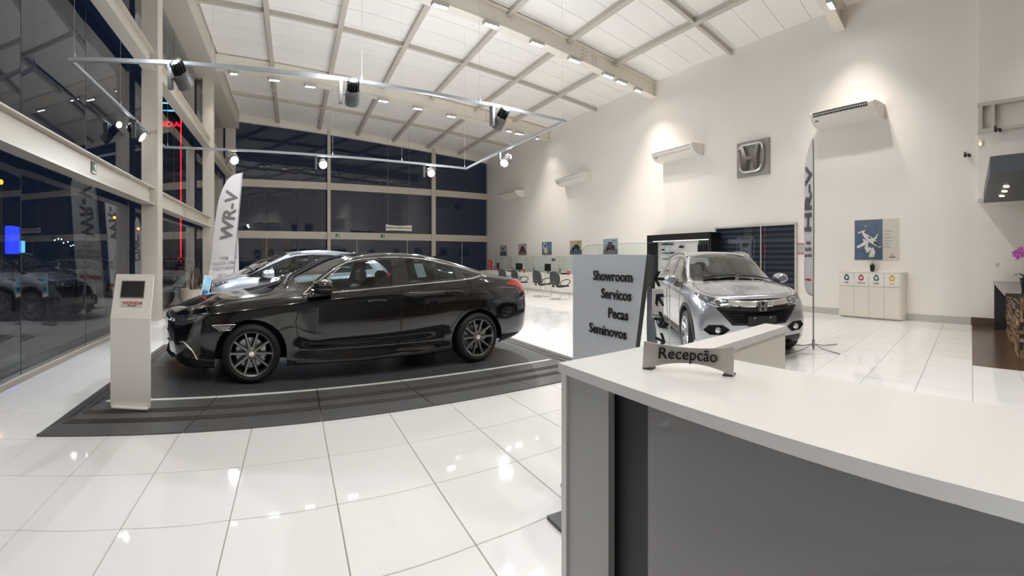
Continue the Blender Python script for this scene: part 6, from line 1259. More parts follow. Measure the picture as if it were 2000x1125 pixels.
# ---------------------------------------------------------------- wayfinding totem behind the desk
M_TOT = mat('totem_silver', (.70, .74, .79), .36, .3, noise=.04, nscale=3)
Pt = 1.62
Lc = at(Pt, 1.958, 0); Rc = at(Pt, 1.36, 0); d = Rc - Lc; LT = d.length; rz = math.atan2(d.y, d.x)
tt = empty('wayfinding_totem', (Lc.x, Lc.y, 0), rz); tag(tt, 'silver wayfinding totem with black words and arrows on glass behind the desk', 'sign')
X = lambda q: (1.958 - q) / (1.958 - 1.36) * LT
m = MB(); m.prism([(0, .02), (X(1.50), .02), (X(1.435), .965), (X(1.361), 1.433), (0, 1.44)], -.012, .012, axis=1); pan = m.build('panel', M_TOT, tt)
m = MB(); m.tube([(X(1.5) + .003, 0, .02), (X(1.435) + .003, 0, .965), (X(1.361) + .003, 0, 1.433)], .013, 4); m.build('panel_edge', M_DGREY, pan)
for txt, z, xr, sz in (('Showroom', 1.313, X(1.453), .080), ('Servicos', 1.213, X(1.463), .080), ('Pecas', 1.107, X(1.485), .080), ('Seminovos', 1.003, X(1.497), .080)):
    tm = text_mb(txt, sz, .004, align='RIGHT', bold=.0012, sx=1.0); mm = MB(); mm.add(tm.v, tm.f, Matrix.Translation((xr, -.013, z))); mm.build('lettering', M_BLACK, pan)
# glass sheet with rounded top left corner
xr = X(1.252); zt_ = 1.497; pts = [(X(1.94), .02), (xr, .02), (xr, zt_)] + [(X(1.94) + .10 - .10 * math.sin(t), zt_ - .10 + .10 * math.cos(t)) for t in [PI / 2 * k / 6 for k in range(7)]]
m = MB(); m.add([(a, .030, b) for a, b in pts], [tuple(range(len(pts)))]); gl = m.build('glass_sheet', M_CLEAR, tt)
m = MB(); m.tube([(a, .030, b) for a, b in pts], .002, 4, closed=True); m.build('glass_edge', mat('glass_edge', (.42, .48, .48), .15, spec=.8), gl)
def arrow(cx, cz, rot):
    m = MB(); M_ = Matrix.Translation((cx, .024, cz)) @ Matrix.Rotation(-rot, 4, 'Y') @ Matrix.Scale(.84, 4)
    m.prism([(-.045, -.008), (-.045, .008), (.02, .008), (.02, -.008)], -.004, 0, axis=1, M=M_)
    m.prism([(.045, 0), (.010, .045), (-.014, .045), (.020, 0), (-.014, -.045), (.010, -.045)], -.004, 0, axis=1, M=M_)
    o = m.build('arrow', M_BLACK, tt)
arrow(X(1.312), 1.312, PI); arrow(X(1.308), 1.205, math.radians(135)); arrow(X(1.308), 1.107, 0); arrow(X(1.304), 1.003, math.radians(-12))
m = MB(); cv = [(X(1.40), .02), (X(1.40), .7), (X(1.402), 1.0), (X(1.392), 1.18), (X(1.380), 1.27)]; cw = [.10, .10, .075, .035, .012]
rows = [[(x, .018 + .06 * (1 - z / 1.3), z), (x + w_, .022 + .06 * (1 - z / 1.3), z)] for (x, z), w_ in zip(crv(cv, 4), crv([(w_,) for w_ in cw], 4)) for w_ in w_]
m.grid(rows); m.build('curved_strip', mat('totem_violet_steel', (.42, .41, .50), .3, .7), tt, 60)
m = MB(); m.prism([(X(1.96), -.10), (X(1.73), -.10), (X(1.73), -.35), (X(1.30), -.35), (X(1.30), .19), (X(1.96), .19)], 0, .022, axis=2); m.build('base', M_DGREY, tt)
# white leaflet with small cars, taped to the glass behind the arrows
m = MB(); m.box((0, .0275, 1.185), (.085, .003, .15)); lf = m.build('leaflet', M_WHITE, tt, loc=(X(1.325), 0, 0))
for i in range(4):
    c = MB(); c.box((-.03 + .02 * i, .0255, 1.125), (.014, .003, .007), ch=.002); c.build('leaflet_mark', M_DGREY, lf)
# ---------------------------------------------------------------- things on and along the right wall
def wall_frame(q, z=0.0, off=0.0):
    """local x to the reader's right, y into the wall"""
    return at(PW - off, q, z), bear(PW - off, q, 0, -1)
# air conditioners
M_AC = mat('ac_white', (.78, .75, .69), .35); M_SLOT = mat('ac_slot', (.03, .03, .03), .6)
ACL = ['air conditioner with open dark grille slots, nearest on the right wall', 'white air conditioner on the wall left of the silver wall emblem', 'white air conditioner high above the third and fourth posters', 'small white air conditioner nearest the far glass front']
for i, (q0, q1) in enumerate(((1.93, 3.52), (7.28, 8.95), (12.75, 14.55), (18.0, 19.9))):
    qm = (q0 + q1) / 2; loc, rz = wall_frame(qm, 4.70); r = empty('air_conditioner', loc, rz); tag(r, ACL[i], 'air conditioner', 'wall air conditioners')
    Lq = (at(PW, q0) - at(PW, q1)).length; D = .56
    prof = [(-.01, .36), (-.32, .36), (-D + .05, .335), (-D, .285), (-D + .03, .22), (-D + .14, .08), (-.28, .015), (-.18, .0), (-.01, .0)]
    m = MB(); m.prism(prof, -Lq / 2 + .05, Lq / 2 - .09, axis=0); m.build('casing', M_AC, r, 35)
    for s in (-1, 1):
        m = MB(); pr = [(a * 1.0 - (.006 if a < -.05 else 0), b) for a, b in prof]; wd = .05 if s < 0 else .09; m.prism(pr, s * (Lq / 2) - (wd if s > 0 else 0), s * (Lq / 2) + (wd if s < 0 else 0), axis=0); m.build('end_cap', M_AC, r, 35)
    if i == 0:
        a, b = Vector((0, -D + .005, .290)), Vector((0, -D + .10, .10))
        # two rows of dark louvre slots on the face
        n = Vector((0, -1, -.35)).normalized()
        for rw, (t, hgt_) in enumerate(((.02, .05), (.30, .05))):
            for k in range(24):
                x = -Lq / 2 + .10 + (Lq - .26) * (k + .5) / 24; c = a.lerp(b, t)
                m = MB(); m.box((x, c.y - .004, c.z), ((Lq - .26) / 24 * .74, .03, .040)); m.build('louvre_slot', M_SLOT, r)
    else:
        m = MB(); m.box((0, -D + .008, .285), (Lq - .2, .02, .012)); m.build('outlet_slot', M_SLOT, r)
        m = MB(); m.box((0, -D + .072, .165), (Lq - .2, .012, .008)); m.build('seam', M_GREYM, r)
    m = MB(); m.box((-Lq / 2 + .16, -D + .095, .125), (.10, .02, .022)); m.build('name_badge', M_DGREY, r)

# wall emblem
loc, rz = wall_frame(5.54, 4.31); r = empty('wall_emblem', loc, rz); tag(r, 'square grey metal panel with a large chrome emblem high on the wall', 'sign')
m = MB(); m.box((0, -.04, 0), (1.20, .05, 1.02)); m.build('back_panel', mat('panel_grey_metal', (.33, .31, .29), .45, .35), r)
def trap_ring(k, W, H):
    out = []
    base = [(-.47, .5), (.47, .5), (.41, -.5), (-.41, -.5)]
    for i in range(4):
        a, b, c = Vector(base[i - 1]), Vector(base[i]), Vector(base[(i + 1) % 4]); p0 = b + (a - b).normalized() * .24; p1 = b + (c - b).normalized() * .24
        for j in range(8):
            t = j / 7; p = p0 * (1 - t) ** 2 + b * 2 * t * (1 - t) + p1 * t * t; out.append((p.x * W * k, p.y * H * k))
    return out
m = MB(); rg = trap_ring(1.0, .96, .78); m.tube([(a, -.16, b) for a, b in rg], .036, 10, closed=True)
for a, b in rg[::4]: m.tube([(a * .97, -.15, b * .97), (a * .97, -.06, b * .97)], .02, 6)
m.build('ring', M_CHROME, r, 40)
m = MB()
for s in (-1, 1):
    pl = [(.335, .345), (.245, .345), (.125, .03), (.105, -.03), (.155, -.33), (.285, -.33), (.255, -.03), (.26, .02)]
    pl = [(s * a, b) for a, b in pl]
    if s < 0: pl.reverse()
    m.prism(pl, -.20, -.065, axis=1)
m.prism([(-.13, .05), (-.12, -.06), (.12, -.06), (.13, .05)], -.195, -.065, axis=1)
m.build('letter', mat('emblem_polish', (.55, .54, .52), .12, 1.0), r)

# posters
PC = lambda n, c: mat('print_' + n, c, .45, noise=.25, nscale=7)
def poster(q, z, w, h, lab, sky, ground, body, kind):
    loc, rz = wall_frame(q, z); r = empty('poster', loc, rz); tag(r, lab, 'poster', 'posters above the sales desks')
    m = MB(); m.box((0, -.008, 0), (w, .014, h)); m.build('board', M_WHITE, r)
    m = MB(); m.box((0, -.0165, h * .16), (w * .98, .003, h * .66)); m.build('print_sky', sky, r)
    m = MB(); m.box((0, -.0165, -h * .33), (w * .98, .003, h * .32)); m.build('print_ground', ground, r)
    c = MB()
    if kind == 'front': c.prism([(-.30, -.13), (-.30, .02), (-.22, .05), (-.14, .18), (.10, .19), (.20, .06), (.30, .02), (.30, -.13)], -.021, -.018, axis=1)
    elif kind == 'side': c.prism([(-.34, -.10), (-.36, -.02), (-.20, .03), (-.05, .14), (.18, .14), (.34, .02), (.36, -.08)], -.021, -.018, axis=1)
    else: c.prism([(-.30, .28), (-.16, .30), (.02, .05), (.10, -.18), (-.04, -.26), (-.22, -.22), (-.34, .05)], -.021, -.018, axis=1)
    k = w / 1.0; c.v = [(x * k, y, z_ * h / .66) for x, y, z_ in c.v]; cb = c.build('print_car', body, r)
    g_ = MB()
    if kind == 'front': g_.prism([(-.19, .05), (-.12, .155), (.09, .16), (.15, .05)], -.023, -.0205, axis=1); g_.prism([(-.24, -.09), (-.24, -.03), (.24, -.03), (.24, -.09)], -.023, -.0205, axis=1)
    elif kind == 'side': g_.prism([(-.14, .04), (-.03, .115), (.16, .115), (.24, .04)], -.023, -.0205, axis=1)
    else: g_.prism([(-.24, .20), (-.12, .20), (-.06, .05), (-.22, .05)], -.023, -.0205, axis=1)
    g_.v = [(x * k, y, z_ * h / .66) for x, y, z_ in g_.v]; g_.build('print_glass', PC('dark', (.02, .02, .03)), cb)
    for s in (-.2, .22):
        t = MB(); t.lathe([(.06, -.0225), (.06, -.019), (.0001, -.0225)], 12, axis=1, M=Matrix.Translation((s * k, 0, -.12 * h / .66)))
        if kind != 'top': t.build('print_wheel', PC('dark', (.02, .02, .03)), cb)
    t = MB(); t.box((.24 * k, -.019, h * .34), (.26 * k, .002, .025)); t.build('print_headline', M_DGREY, r)
S1, S2, S3 = PC('grey_sky', (.36, .38, .38)), PC('blue_sky', (.12, .22, .33)), PC('gold_sky', (.46, .39, .24))
G1, G2 = PC('road', (.09, .12, .16)), PC('city', (.16, .15, .17))
poster(20.26, 1.89, .95, .62, 'smallest poster nearest the far glass, white car under a grey sky', S1, G1, PC('white_car', (.55, .56, .58)), 'front')
poster(18.17, 1.92, .95, .62, 'second poster from the far glass, red car under a grey sky', S1, G2, PC('red_car', (.28, .04, .04)), 'front')
poster(15.95, 1.92, .95, .64, 'third poster from the far glass, white car seen from above on blue', S2, G2, PC('white_car', (.55, .56, .58)), 'top')
poster(13.74, 1.91, .95, .63, 'fourth poster from the far glass, dark car at a golden sunset', S3, G1, PC('navy_car', (.03, .045, .07)), 'side')
poster(11.57, 1.90, .97, .63, 'poster nearest the silver totem, dark red car under a blue sky', PC('pale_blue_sky', (.28, .37, .45)), G2, PC('maroon_car', (.12, .03, .05)), 'front')

# jet poster
loc, rz = wall_frame(2.13, 1.87); r = empty('jet_poster', loc, rz); tag(r, 'wide poster of a white business jet over the sea above the recycling cabinet', 'poster')
w, h = 1.25, .97; X0 = -.63
m = MB(); m.box((0, -.008, 0), (w, .014, h)); m.build('board', mat('poster_cream', (.64, .60, .51), .3), r)
m = MB(); m.box((X0 + .405, -.0165, 0), (.80, .003, h * .995)); sea = m.build('print_sea', mat('print_sea', (.085, .125, .19), .3, noise=.45, nscale=4), r)
K = .0038
def jet(pts, y0, y1, nm, mt):
    m = MB(); pl = [(X0 + .405 + (a - 447) * K, (457 - b) * K) for a, b in pts]
    ar = sum(pl[k - 1][0] * pl[k][1] - pl[k][0] * pl[k - 1][1] for k in range(len(pl)))
    if ar < 0: pl.reverse()
    m.prism(pl, y0, y1, axis=1); m.build(nm, mt, sea)
wh = mat('print_jet_white', (.72, .71, .70), .4); dk = mat('print_jet_dark', (.05, .05, .06), .4)
jet([(452, 462), (430, 462), (362, 498), (352, 489), (366, 511), (445, 481)], -.0205, -.018, 'print_wing', wh)
jet([(478, 452), (505, 438), (512, 420), (518, 424), (512, 445), (490, 463)], -.0205, -.018, 'print_wing', wh)
jet([(398, 412), (412, 410), (440, 424), (470, 440), (510, 468), (541, 502), (536, 508), (500, 495), (450, 470), (415, 440)], -.0215, -.018, 'print_fuselage', wh)
jet([(368, 408), (420, 394), (424, 402), (370, 415)], -.0225, -.018, 'print_tail', wh); jet([(403, 402), (415, 401), (414, 432), (404, 420)], -.022, -.018, 'print_tail', wh)
jet([(404, 450), (425, 455), (432, 475), (412, 470)], -.0228, -.018, 'print_engine', wh); jet([(443, 438), (462, 440), (470, 451), (450, 449)], -.0228, -.018, 'print_engine', dk)
jet([(488, 466), (512, 470), (538, 500), (520, 499), (490, 482)], -.0235, -.018, 'print_nose', dk)
jet([(408, 362), (425, 366), (442, 372), (420, 376)], -.0205, -.018, 'print_small_jet', mat('print_red_white', (.45, .25, .22), .4))
for i, t in enumerate(('Inovação', 'é uma', 'aventura', 'na busca', 'pelos', 'limites')):
    tm = text_mb(t, .062, .002, align='LEFT'); mm = MB(); mm.add(tm.v, tm.f, Matrix.Translation((X0 + .85, -.016, .20 - i * .075))); mm.build('lettering', mat('print_grey_blue', (.34, .37, .40), .5), r)
m = MB(); m.prism([(.38, -.40), (.47, -.34), (.50, -.30), (.44, -.38)], -.018, -.016, axis=1); m.box((.44, -.017, -.42), (.17, .003, .02)); m.build('small_mark', M_DGREY, r)

# notice sheet, outlet, cameras, emergency lamp
loc, rz = wall_frame(4.07, 1.68); r = empty('notice_sheet', loc, rz); tag(r, 'small white notice with red bars on the wall beside the dark door', 'notice')
m = MB(); m.box((0, -.006, 0), (.32, .010, .29)); m.build('sheet', mat('notice_grey', (.55, .53, .50), .4), r)
for z in (.13, -.13): m = MB(); m.box((0, -.013, z), (.32, .004, .025)); m.build('red_bar', M_RED, r)
for k in range(5): m = MB(); m.box((-.02, -.0125, .08 - .04 * k), (.2, .003, .010)); m.build('text_line', mat('print_grey_blue'), r)
loc, rz = wall_frame(-.55, 1.29); m = MB(); m.box((0, -.008, 0), (.075, .016, .11), ch=.004); o = m.build('wall_outlet', M_WHITE, None, loc=loc, rot=(0, 0, rz)); tag(o, 'small white wall outlet above the dark bar counter', 'outlet')
m = MB(); m.box((0, -.017, 0), (.03, .004, .045)); m.build('socket', M_BASEB, o)
def cctv(loc, rz, lab, tiltx=-.5, s=1.0):
    r = empty('security_camera', loc, rz); tag(r, lab, 'camera')
    m = MB(); m.lathe([(.04, 0), (.04, -.02), (.0001, -.022)], 14, axis=1); m.tube([(0, -.02, 0), (0, -.07, .01), (-.02, -.11, 0)], .013, 8); m.build('bracket', M_DGREY, r, 40)
    m = MB(); T_ = Matrix.Translation((-.03, -.14, -.01)) @ Matrix.Rotation(.5, 4, 'Z') @ Matrix.Rotation(tiltx, 4, 'X') @ Matrix.Scale(s, 4); m.lathe([(.0001, .10), (.036, .10), (.036, -.06), (.034, -.085), (.026, -.085), (.0001, -.075)], 16, axis=1, M=T_); m.build('camera_body', M_BLACK, r, 40)
loc, rz = wall_frame(.03, 3.62); cctv(loc, rz, 'dark security camera on the wall left of the hanging hood', .5)
loc, rz = wall_frame(-.58, 3.93, .62); cctv(loc, rz, 'dark security camera under the loft ledge at the top right', .7, .9)
loc, rz = wall_frame(-.20, 3.72, .02); r = empty('emergency_lamp', at(PW - .57, -.20, 3.72), rz); tag(r, 'small white emergency lamp glowing amber on the loft edge', 'lamp')
m = MB(); m.box((0, -.03, 0), (.10, .06, .13), ch=.01); m.build('housing', M_WHITE, r); m = MB(); m.lathe([(.022, -.062), (.018, -.072), (.0001, -.075)], 12, axis=1, M=Matrix.Translation((.02, 0, -.02))); m.build('glow_lens', mat('amber_glow', (1, .5, .1), .4, emit=(1, .45, .08), estr=12), r)

# recycling cabinet with four flaps
q0, q1 = 1.42, 2.92; loc, rz = wall_frame((q0 + q1) / 2, 0, .0); r = empty('recycling_cabinet', loc, rz); tag(r, 'white recycling cabinet with four coloured recycling symbols against the right wall', 'cabinet')
Lq = (at(11.2, q0) - at(11.2, q1)).length; D = .27
m = MB(); m.box((0, -D / 2, .56), (Lq, D, 1.06)); m.box((0, -D / 2, 1.095), (Lq + .04, D + .02, .022)); m.box((0, -D / 2 + .03, .02), (Lq - .02, D - .06, .04)); m.build('carcass', M_CREAM, r)
cw = (Lq - .06) / 4
RC = [(.01, .03, .12), (.40, .02, .03), (.02, .13, .07), (.80, .42, .03)]; RN = ['PAPEL', 'PL\u00c1STICOS', 'VIDROS', 'METAL']
for i in range(4):
    x = -Lq / 2 + .03 + cw * (i + .5)
    m = MB(); m.box((x, -D - .008, .40), (cw - .008, .016, .70)); m.build('door', M_CREAM, r)
    m = MB(); m.box((x, -D - .008, .925), (cw - .012, .016, .30)); fl_ = m.build('flap', M_WHITE, r)
    rm = mat('recycle_' + RN[i].lower(), RC[i], .45)
    m = MB()
    for k in range(3):
        R = Matrix.Translation((x, -D - .017, .965)) @ Matrix.Rotation(math.radians(120 * k), 4, 'Y') @ Matrix.Scale(1.2, 4)
        m.prism([(-.040, -.052), (.018, -.052), (.018, -.066), (.046, -.040), (.018, -.014), (.018, -.028), (-.028, -.028)], -.003, 0, axis=1, M=R)
        m.prism([(-.046, -.050), (-.062, -.022), (-.042, -.010), (-.026, -.036)], -.003, 0, axis=1, M=R)
    m.build('recycling_symbol', rm, fl_)
    tm = text_mb(RN[i], .045, .003, bold=.001); mm = MB(); mm.add(tm.v, tm.f, Matrix.Translation((x, -D - .016, .835))); mm.build('lettering', rm, fl_)
# orchid on the cabinet
loc = at(11.28, 2.2, 1.107); r = empty('potted_orchid', loc, rz); tag(r, 'small white orchid in a black pot on the recycling cabinet', 'plant')
m = MB(); m.lathe([(.045, 0), (.068, .15), (.074, .155), (.066, .155), (.062, .13), (.0001, .13)], 16); m.build('pot', M_BLACK, r, 40)
m = MB()
for a in (0, 1.3, 2.6, 3.9, 5.2):
    d = Vector((math.cos(a), math.sin(a), 0)); s_ = Vector((-d.y, d.x, 0)); p0 = Vector((0, 0, .14))
    m.grid([[p0 + d * (.10 * t) + s_ * (w_ * .02) + Vector((0, 0, .05 * math.sin(t * 2.6))) for w_ in ((-1 if t < .99 else -.1), 0, (1 if t < .99 else .1))] for t in (0, .3, .6, .85, 1.0)])
m.build('leaves', mat('leaf_green', (.05, .12, .03), .45), r, 60)
def orchid_stem(r, pts, fl, fm, stem_r=.004):
    m = MB(); m.tube(crv(pts, 4), stem_r, 6); m.build('stem', mat('stem_green', (.12, .18, .06), .5), r, 60)
    for (x, y, z, s_) in fl:
        m = MB()
        for k in range(5):
            a = 2 * PI * k / 5 + .3; c = Vector((math.cos(a), 0, math.sin(a)))
            t = Vector((-c.z, 0, c.x)); ring = [Vector((x, y, z)) + c * (s_ * (.5 + .5 * math.cos(u))) + t * (s_ * .38 * math.sin(u)) + Vector((0, -.25 * s_ * math.cos(u), 0)) for u in [2 * PI * i / 8 for i in range(8)]]
            m.add(ring, [tuple(range(8))])
        m.lathe([(s_ * .22, 0), (s_ * .15, -s_ * .25), (.0001, -s_ * .3)], 8, axis=1, M=Matrix.Translation((x, y, z)))
        m.build('flower', fm, r)
FW = mat('petal_white', (.80, .78, .76), .6)
orchid_stem(r, [(0, 0, .13), (-.02, 0, .30), (-.06, -.02, .48), (-.13, -.03, .58)], [(-.14, -.04, .57, .055), (-.10, -.05, .50, .055), (-.05, -.04, .54, .05), (-.12, -.05, .63, .045)], FW)
orchid_stem(r, [(.01, 0, .13), (.03, 0, .28), (.05, -.02, .42), (.03, -.03, .52)], [(.03, -.04, .52, .055), (.07, -.05, .46, .055), (.0, -.05, .44, .05), (.05, -.04, .39, .05), (-.02, -.05, .38, .045)], FW)

# ---------------------------------------------------------------- glass door of the dark shop
d1 = struct(empty('door_1', at(PW - .035, 5.52, 0), bear(PW, 5.52, 0, -1)))
Wd = (at(PW, 4.25) - at(PW, 6.80)).length; Hd = 2.36
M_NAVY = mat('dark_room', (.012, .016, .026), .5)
m = MB(); m.box((0, -.012, Hd / 2), (Wd - .06, .012, Hd - .06)); m.build('dark_back', M_NAVY, d1)  # dark colour of this sheet stands in for the dark room behind
for k in range(15):
    z = .10 + .152 * k; m = MB(); m.box((0, -.022, z), (Wd - .10, .006, .075)); m.build('frosted_stripe', mat('frosted_stripe', (.06, .07, .085), .35), d1)
m = MB(); F = .05
m.box((-Wd / 2, -.035, Hd / 2), (F, .06, Hd)); m.box((Wd / 2, -.035, Hd / 2), (F, .06, Hd)); m.box((0, -.035, Hd + .0), (Wd + F, .06, F)); m.build('frame', M_BASEB, d1)
m = MB(); xm = .30; m.box((xm, -.04, Hd / 2), (.035, .03, Hd)); m.build('meeting_stile', mat('alu_stile', (.52, .52, .50), .35, .5), d1)
for a, b_ in ((-Wd / 2 + .03, xm - .02), (xm + .02, Wd / 2 - .03)):
    m = MB(); m.quad((a, -.05, .02), (b_, -.05, .02), (b_, -.05, Hd - .03), (a, -.05, Hd - .03)); lf = m.build('glass_leaf', glass('door_glass', (.75, .8, .85), 1.6), d1)
for x in (xm - .16, xm + .16):
    m = MB(); m.tube([(x, -.09, .62), (x, -.09, 1.36)], .016, 8); m.tube([(x, -.09, .75), (x, -.045, .75)], .012, 6); m.tube([(x, -.09, 1.22), (x, -.045, 1.22)], .012, 6); m.build('handle', M_CHROME, d1, 40)
e = emblem_mb(.72, .004); m = MB(); m.add(e.v, e.f, Matrix.Translation((-.30, -.027, 1.70))); m.build('emblem', mat('frost_grey', (.16, .17, .19), .4), d1)
m = MB(); m.box((-.52, -.046, 1.93), (.95, .004, .13)); m.build('frosted_band', mat('frost_band', (.17, .18, .19), .4), d1)

# ---------------------------------------------------------------- accessory display cabinet
loc, rz = wall_frame(7.92, 0, 0); r = empty('accessory_display', at(PW - .03, 7.92, 0), rz); tag(r, 'black framed accessory wall cabinet with white slats behind the silver SUV', 'cabinet')
Wc = (at(11.0, 6.63) - at(11.0, 9.22)).length; D = .46; H0, H1 = .40, 2.22
m = MB(); m.box((0, -.015, (H0 + H1) / 2), (Wc, .02, H1 - H0)); m.build('back', M_WHITE, r)
for x, w_ in ((-Wc / 2 + .05, .10), (Wc / 2 - .05, .10)): m = MB(); m.box((x, -D / 2, (H0 + H1) / 2 - .2), (w_, D, H1 - H0 + .4)); m.build('side_panel', M_BLACK, r)
m = MB(); m.box((0, -D / 2, H1 - .10), (Wc, D, .20)); m.build('header', M_BLACK, r)
m = MB(); m.box((0, -D / 2, .12), (Wc - .2, D - .04, .24)); m.build('plinth', M_BLACK, r)
m = MB(); m.box((0, -D / 2 - .03, H1 - .215), (Wc - .22, .04, .02)); m.build('light_strip', mat('cabinet_led', (1, 1, 1), .4, emit=(1, .97, .92), estr=.9), r)
for k in range(17): m = MB(); m.box((0, -.032, H0 + .06 + .092 * k), (Wc - .2, .014, .082)); m.build('slat', M_WHITE, r)
m = MB(); m.box((Wc / 2 - .55, -.05, 1.78), (.72, .02, .44)); dkp = m.build('dark_panel', M_DGREY, r)
CAT = 'car accessories hung in the black framed cabinet'
def acc(nm, lab, build):
    m = MB(); mt = build(m); o = m.build(nm, mt or M_BLACK, None, 40, loc=at(PW - .065, 7.92, 0), rot=(0, 0, rz)); tag(o, lab, 'accessory', CAT); return o
def bar(x0, x1, z, r_=.03, y=-.09): return lambda m: m.tube([(x0, y, z), ((x0 + x1) / 2, y - .01, z + .01), (x1, y, z - .005)], [r_ * .5, r_, r_ * .6], 8) and None
acc('spoiler', 'dark rear spoiler at the top left of the accessory cabinet', bar(-1.12, -.55, 1.90, .035)); acc('trim_bar', 'short dark trim piece right of the spoiler on the top row', bar(-.25, -.05, 1.80, .05))
acc('side_step', 'long dark side step on the second row of the accessory cabinet', bar(-1.08, -.10, 1.60, .03)); acc('side_step', 'long dark side step on the third row of the accessory cabinet', bar(-1.08, -.30, 1.40, .022))
acc('trim_bar', 'small dark trim left on the row above the long side steps', bar(-1.12, -.98, 1.72, .03))
acc('tow_hook', 'curved dark hook left of the square mat in the accessory cabinet', lambda m: m.tube([(-1.1, -.09, 1.12), (-.98, -.09, 1.02), (-.84, -.09, 1.04)], .022, 8) and None)
acc('rubber_mat', 'square dark mat with holes in the accessory cabinet', lambda m: ([m.box((-.68 + .125 * i, -.06, .92 + .125 * j), (.09, .02, .09)) for i in range(3) for j in range(3)], m.box((-.555, -.05, 1.045), (.40, .012, .40)))[0] and None)
for k in range(6):
    acc('bottle', ['first', 'second', 'third', 'fourth', 'fifth', 'sixth'][k] + ' dark bottle from the left on the dark panel of the accessory cabinet', lambda m, k=k: m.lathe([(.03, 1.62), (.034, 1.66), (.034, 1.82), (.014, 1.86), (.014, 1.90), (.0001, 1.90)], 10, M=Matrix.Translation((Wc / 2 - .83 + .11 * k, -.12, 0))) and None)
# ---------------------------------------------------------------- sales desks along the right wall
M_DESKW = mat('sales_desk_white', (.74, .72, .66), .35)
M_FROST = mat('frosted_white', (.72, .76, .72), .5)
SEG = [(18.06, 20.1), (16.03, 18.02), (13.97, 15.99), (11.94, 13.93), (9.95, 11.90)]
nm_ = ['farthest', 'second farthest', 'middle', 'fourth farthest', 'nearest']
for i, (a, b_) in enumerate(SEG):
    qm = (a + b_) / 2; rz = bear(9.9, qm, 0, -1); L = (at(9.9, a) - at(9.9, b_)).length - .02
    r = empty('sales_desk', at(9.9, qm, 0), rz); tag(r, nm_[i] + ' white sales desk under the posters along the right wall', 'desk', 'sales desks along the right wall')
    m = MB(); m.box((0, .36, .745), (L, .74, .03)); m.build('desktop', M_DESKW, r)
    m = MB(); m.box((0, .02, .40), (L - .02, .025, .66)); m.build('front_panel', M_DESKW, r)
    m = MB(); m.box((0, .035, .04), (L - .1, .02, .08)); m.build('kick_strip', M_BASEB, r)
    for s in (-1, 1): m = MB(); m.box((s * (L / 2 - .02), .37, .365), (.03, .68, .73)); m.build('side_panel', M_DESKW, r)
    # glass partition behind the desk
    Lp = (at(10.7, a) - at(10.7, b_)).length - .03; r2_ = empty('glass_partition', at(10.72, qm, 0), bear(10.7, qm, 0, -1)); tag(r2_, nm_[i] + ' glass partition with frosted white stripes behind the sales desks', 'partition', 'glass partitions behind the sales desks')
    m = MB(); m.quad((-Lp / 2, 0, .05), (Lp / 2, 0, .05), (Lp / 2, 0, 1.52), (-Lp / 2, 0, 1.52)); m.build('pane', M_CLEAR, r2_)
    for k in range(8): m = MB(); m.box((-Lp * .10, .004, .82 + .088 * k), (Lp * .76, .004, .05)); m.build('frosted_stripe', M_FROST, r2_)
    for s in (-1, 1):
        m = MB(); m.box((s * (Lp / 2 - .01), 0, .5), (.035, .035, 1.0)); m.build('post', M_GREYM, r2_)
    m = MB()
    for z in (.9, 1.1, 1.3, 1.48): m.box((Lp / 2 - .03, -.01, z), (.03, .03, .03))
    o = m.build('clamp', M_DGREY, r2_); o['kind'] = 'stuff'
def monitor(p, q, z, lab, turn=0.):
    r = empty('monitor', at(p, q, z), bear(p, q, 0, -1) + turn); tag(r, lab, 'monitor', 'computer monitors on the sales desks')
    m = MB(); m.box((0, 0, .27), (.50, .035, .32), ch=.008); m.build('case', M_BLACK, r)
    m = MB(); m.box((0, .03, .15), (.06, .04, .24)); m.build('stand', M_DGREY, r); m = MB(); m.box((0, .02, .006), (.24, .18, .012), ch=.004); m.build('foot', M_DGREY, r)
monitor(10.25, 14.22, .76, 'black monitor on the middle sales desk with its dark back to the room')
monitor(10.25, 16.6, .76, 'black monitor on the second farthest sales desk above two chairs', .2)
monitor(10.25, 18.75, .76, 'black monitor on the farthest sales desk beside the red rack', -.2)
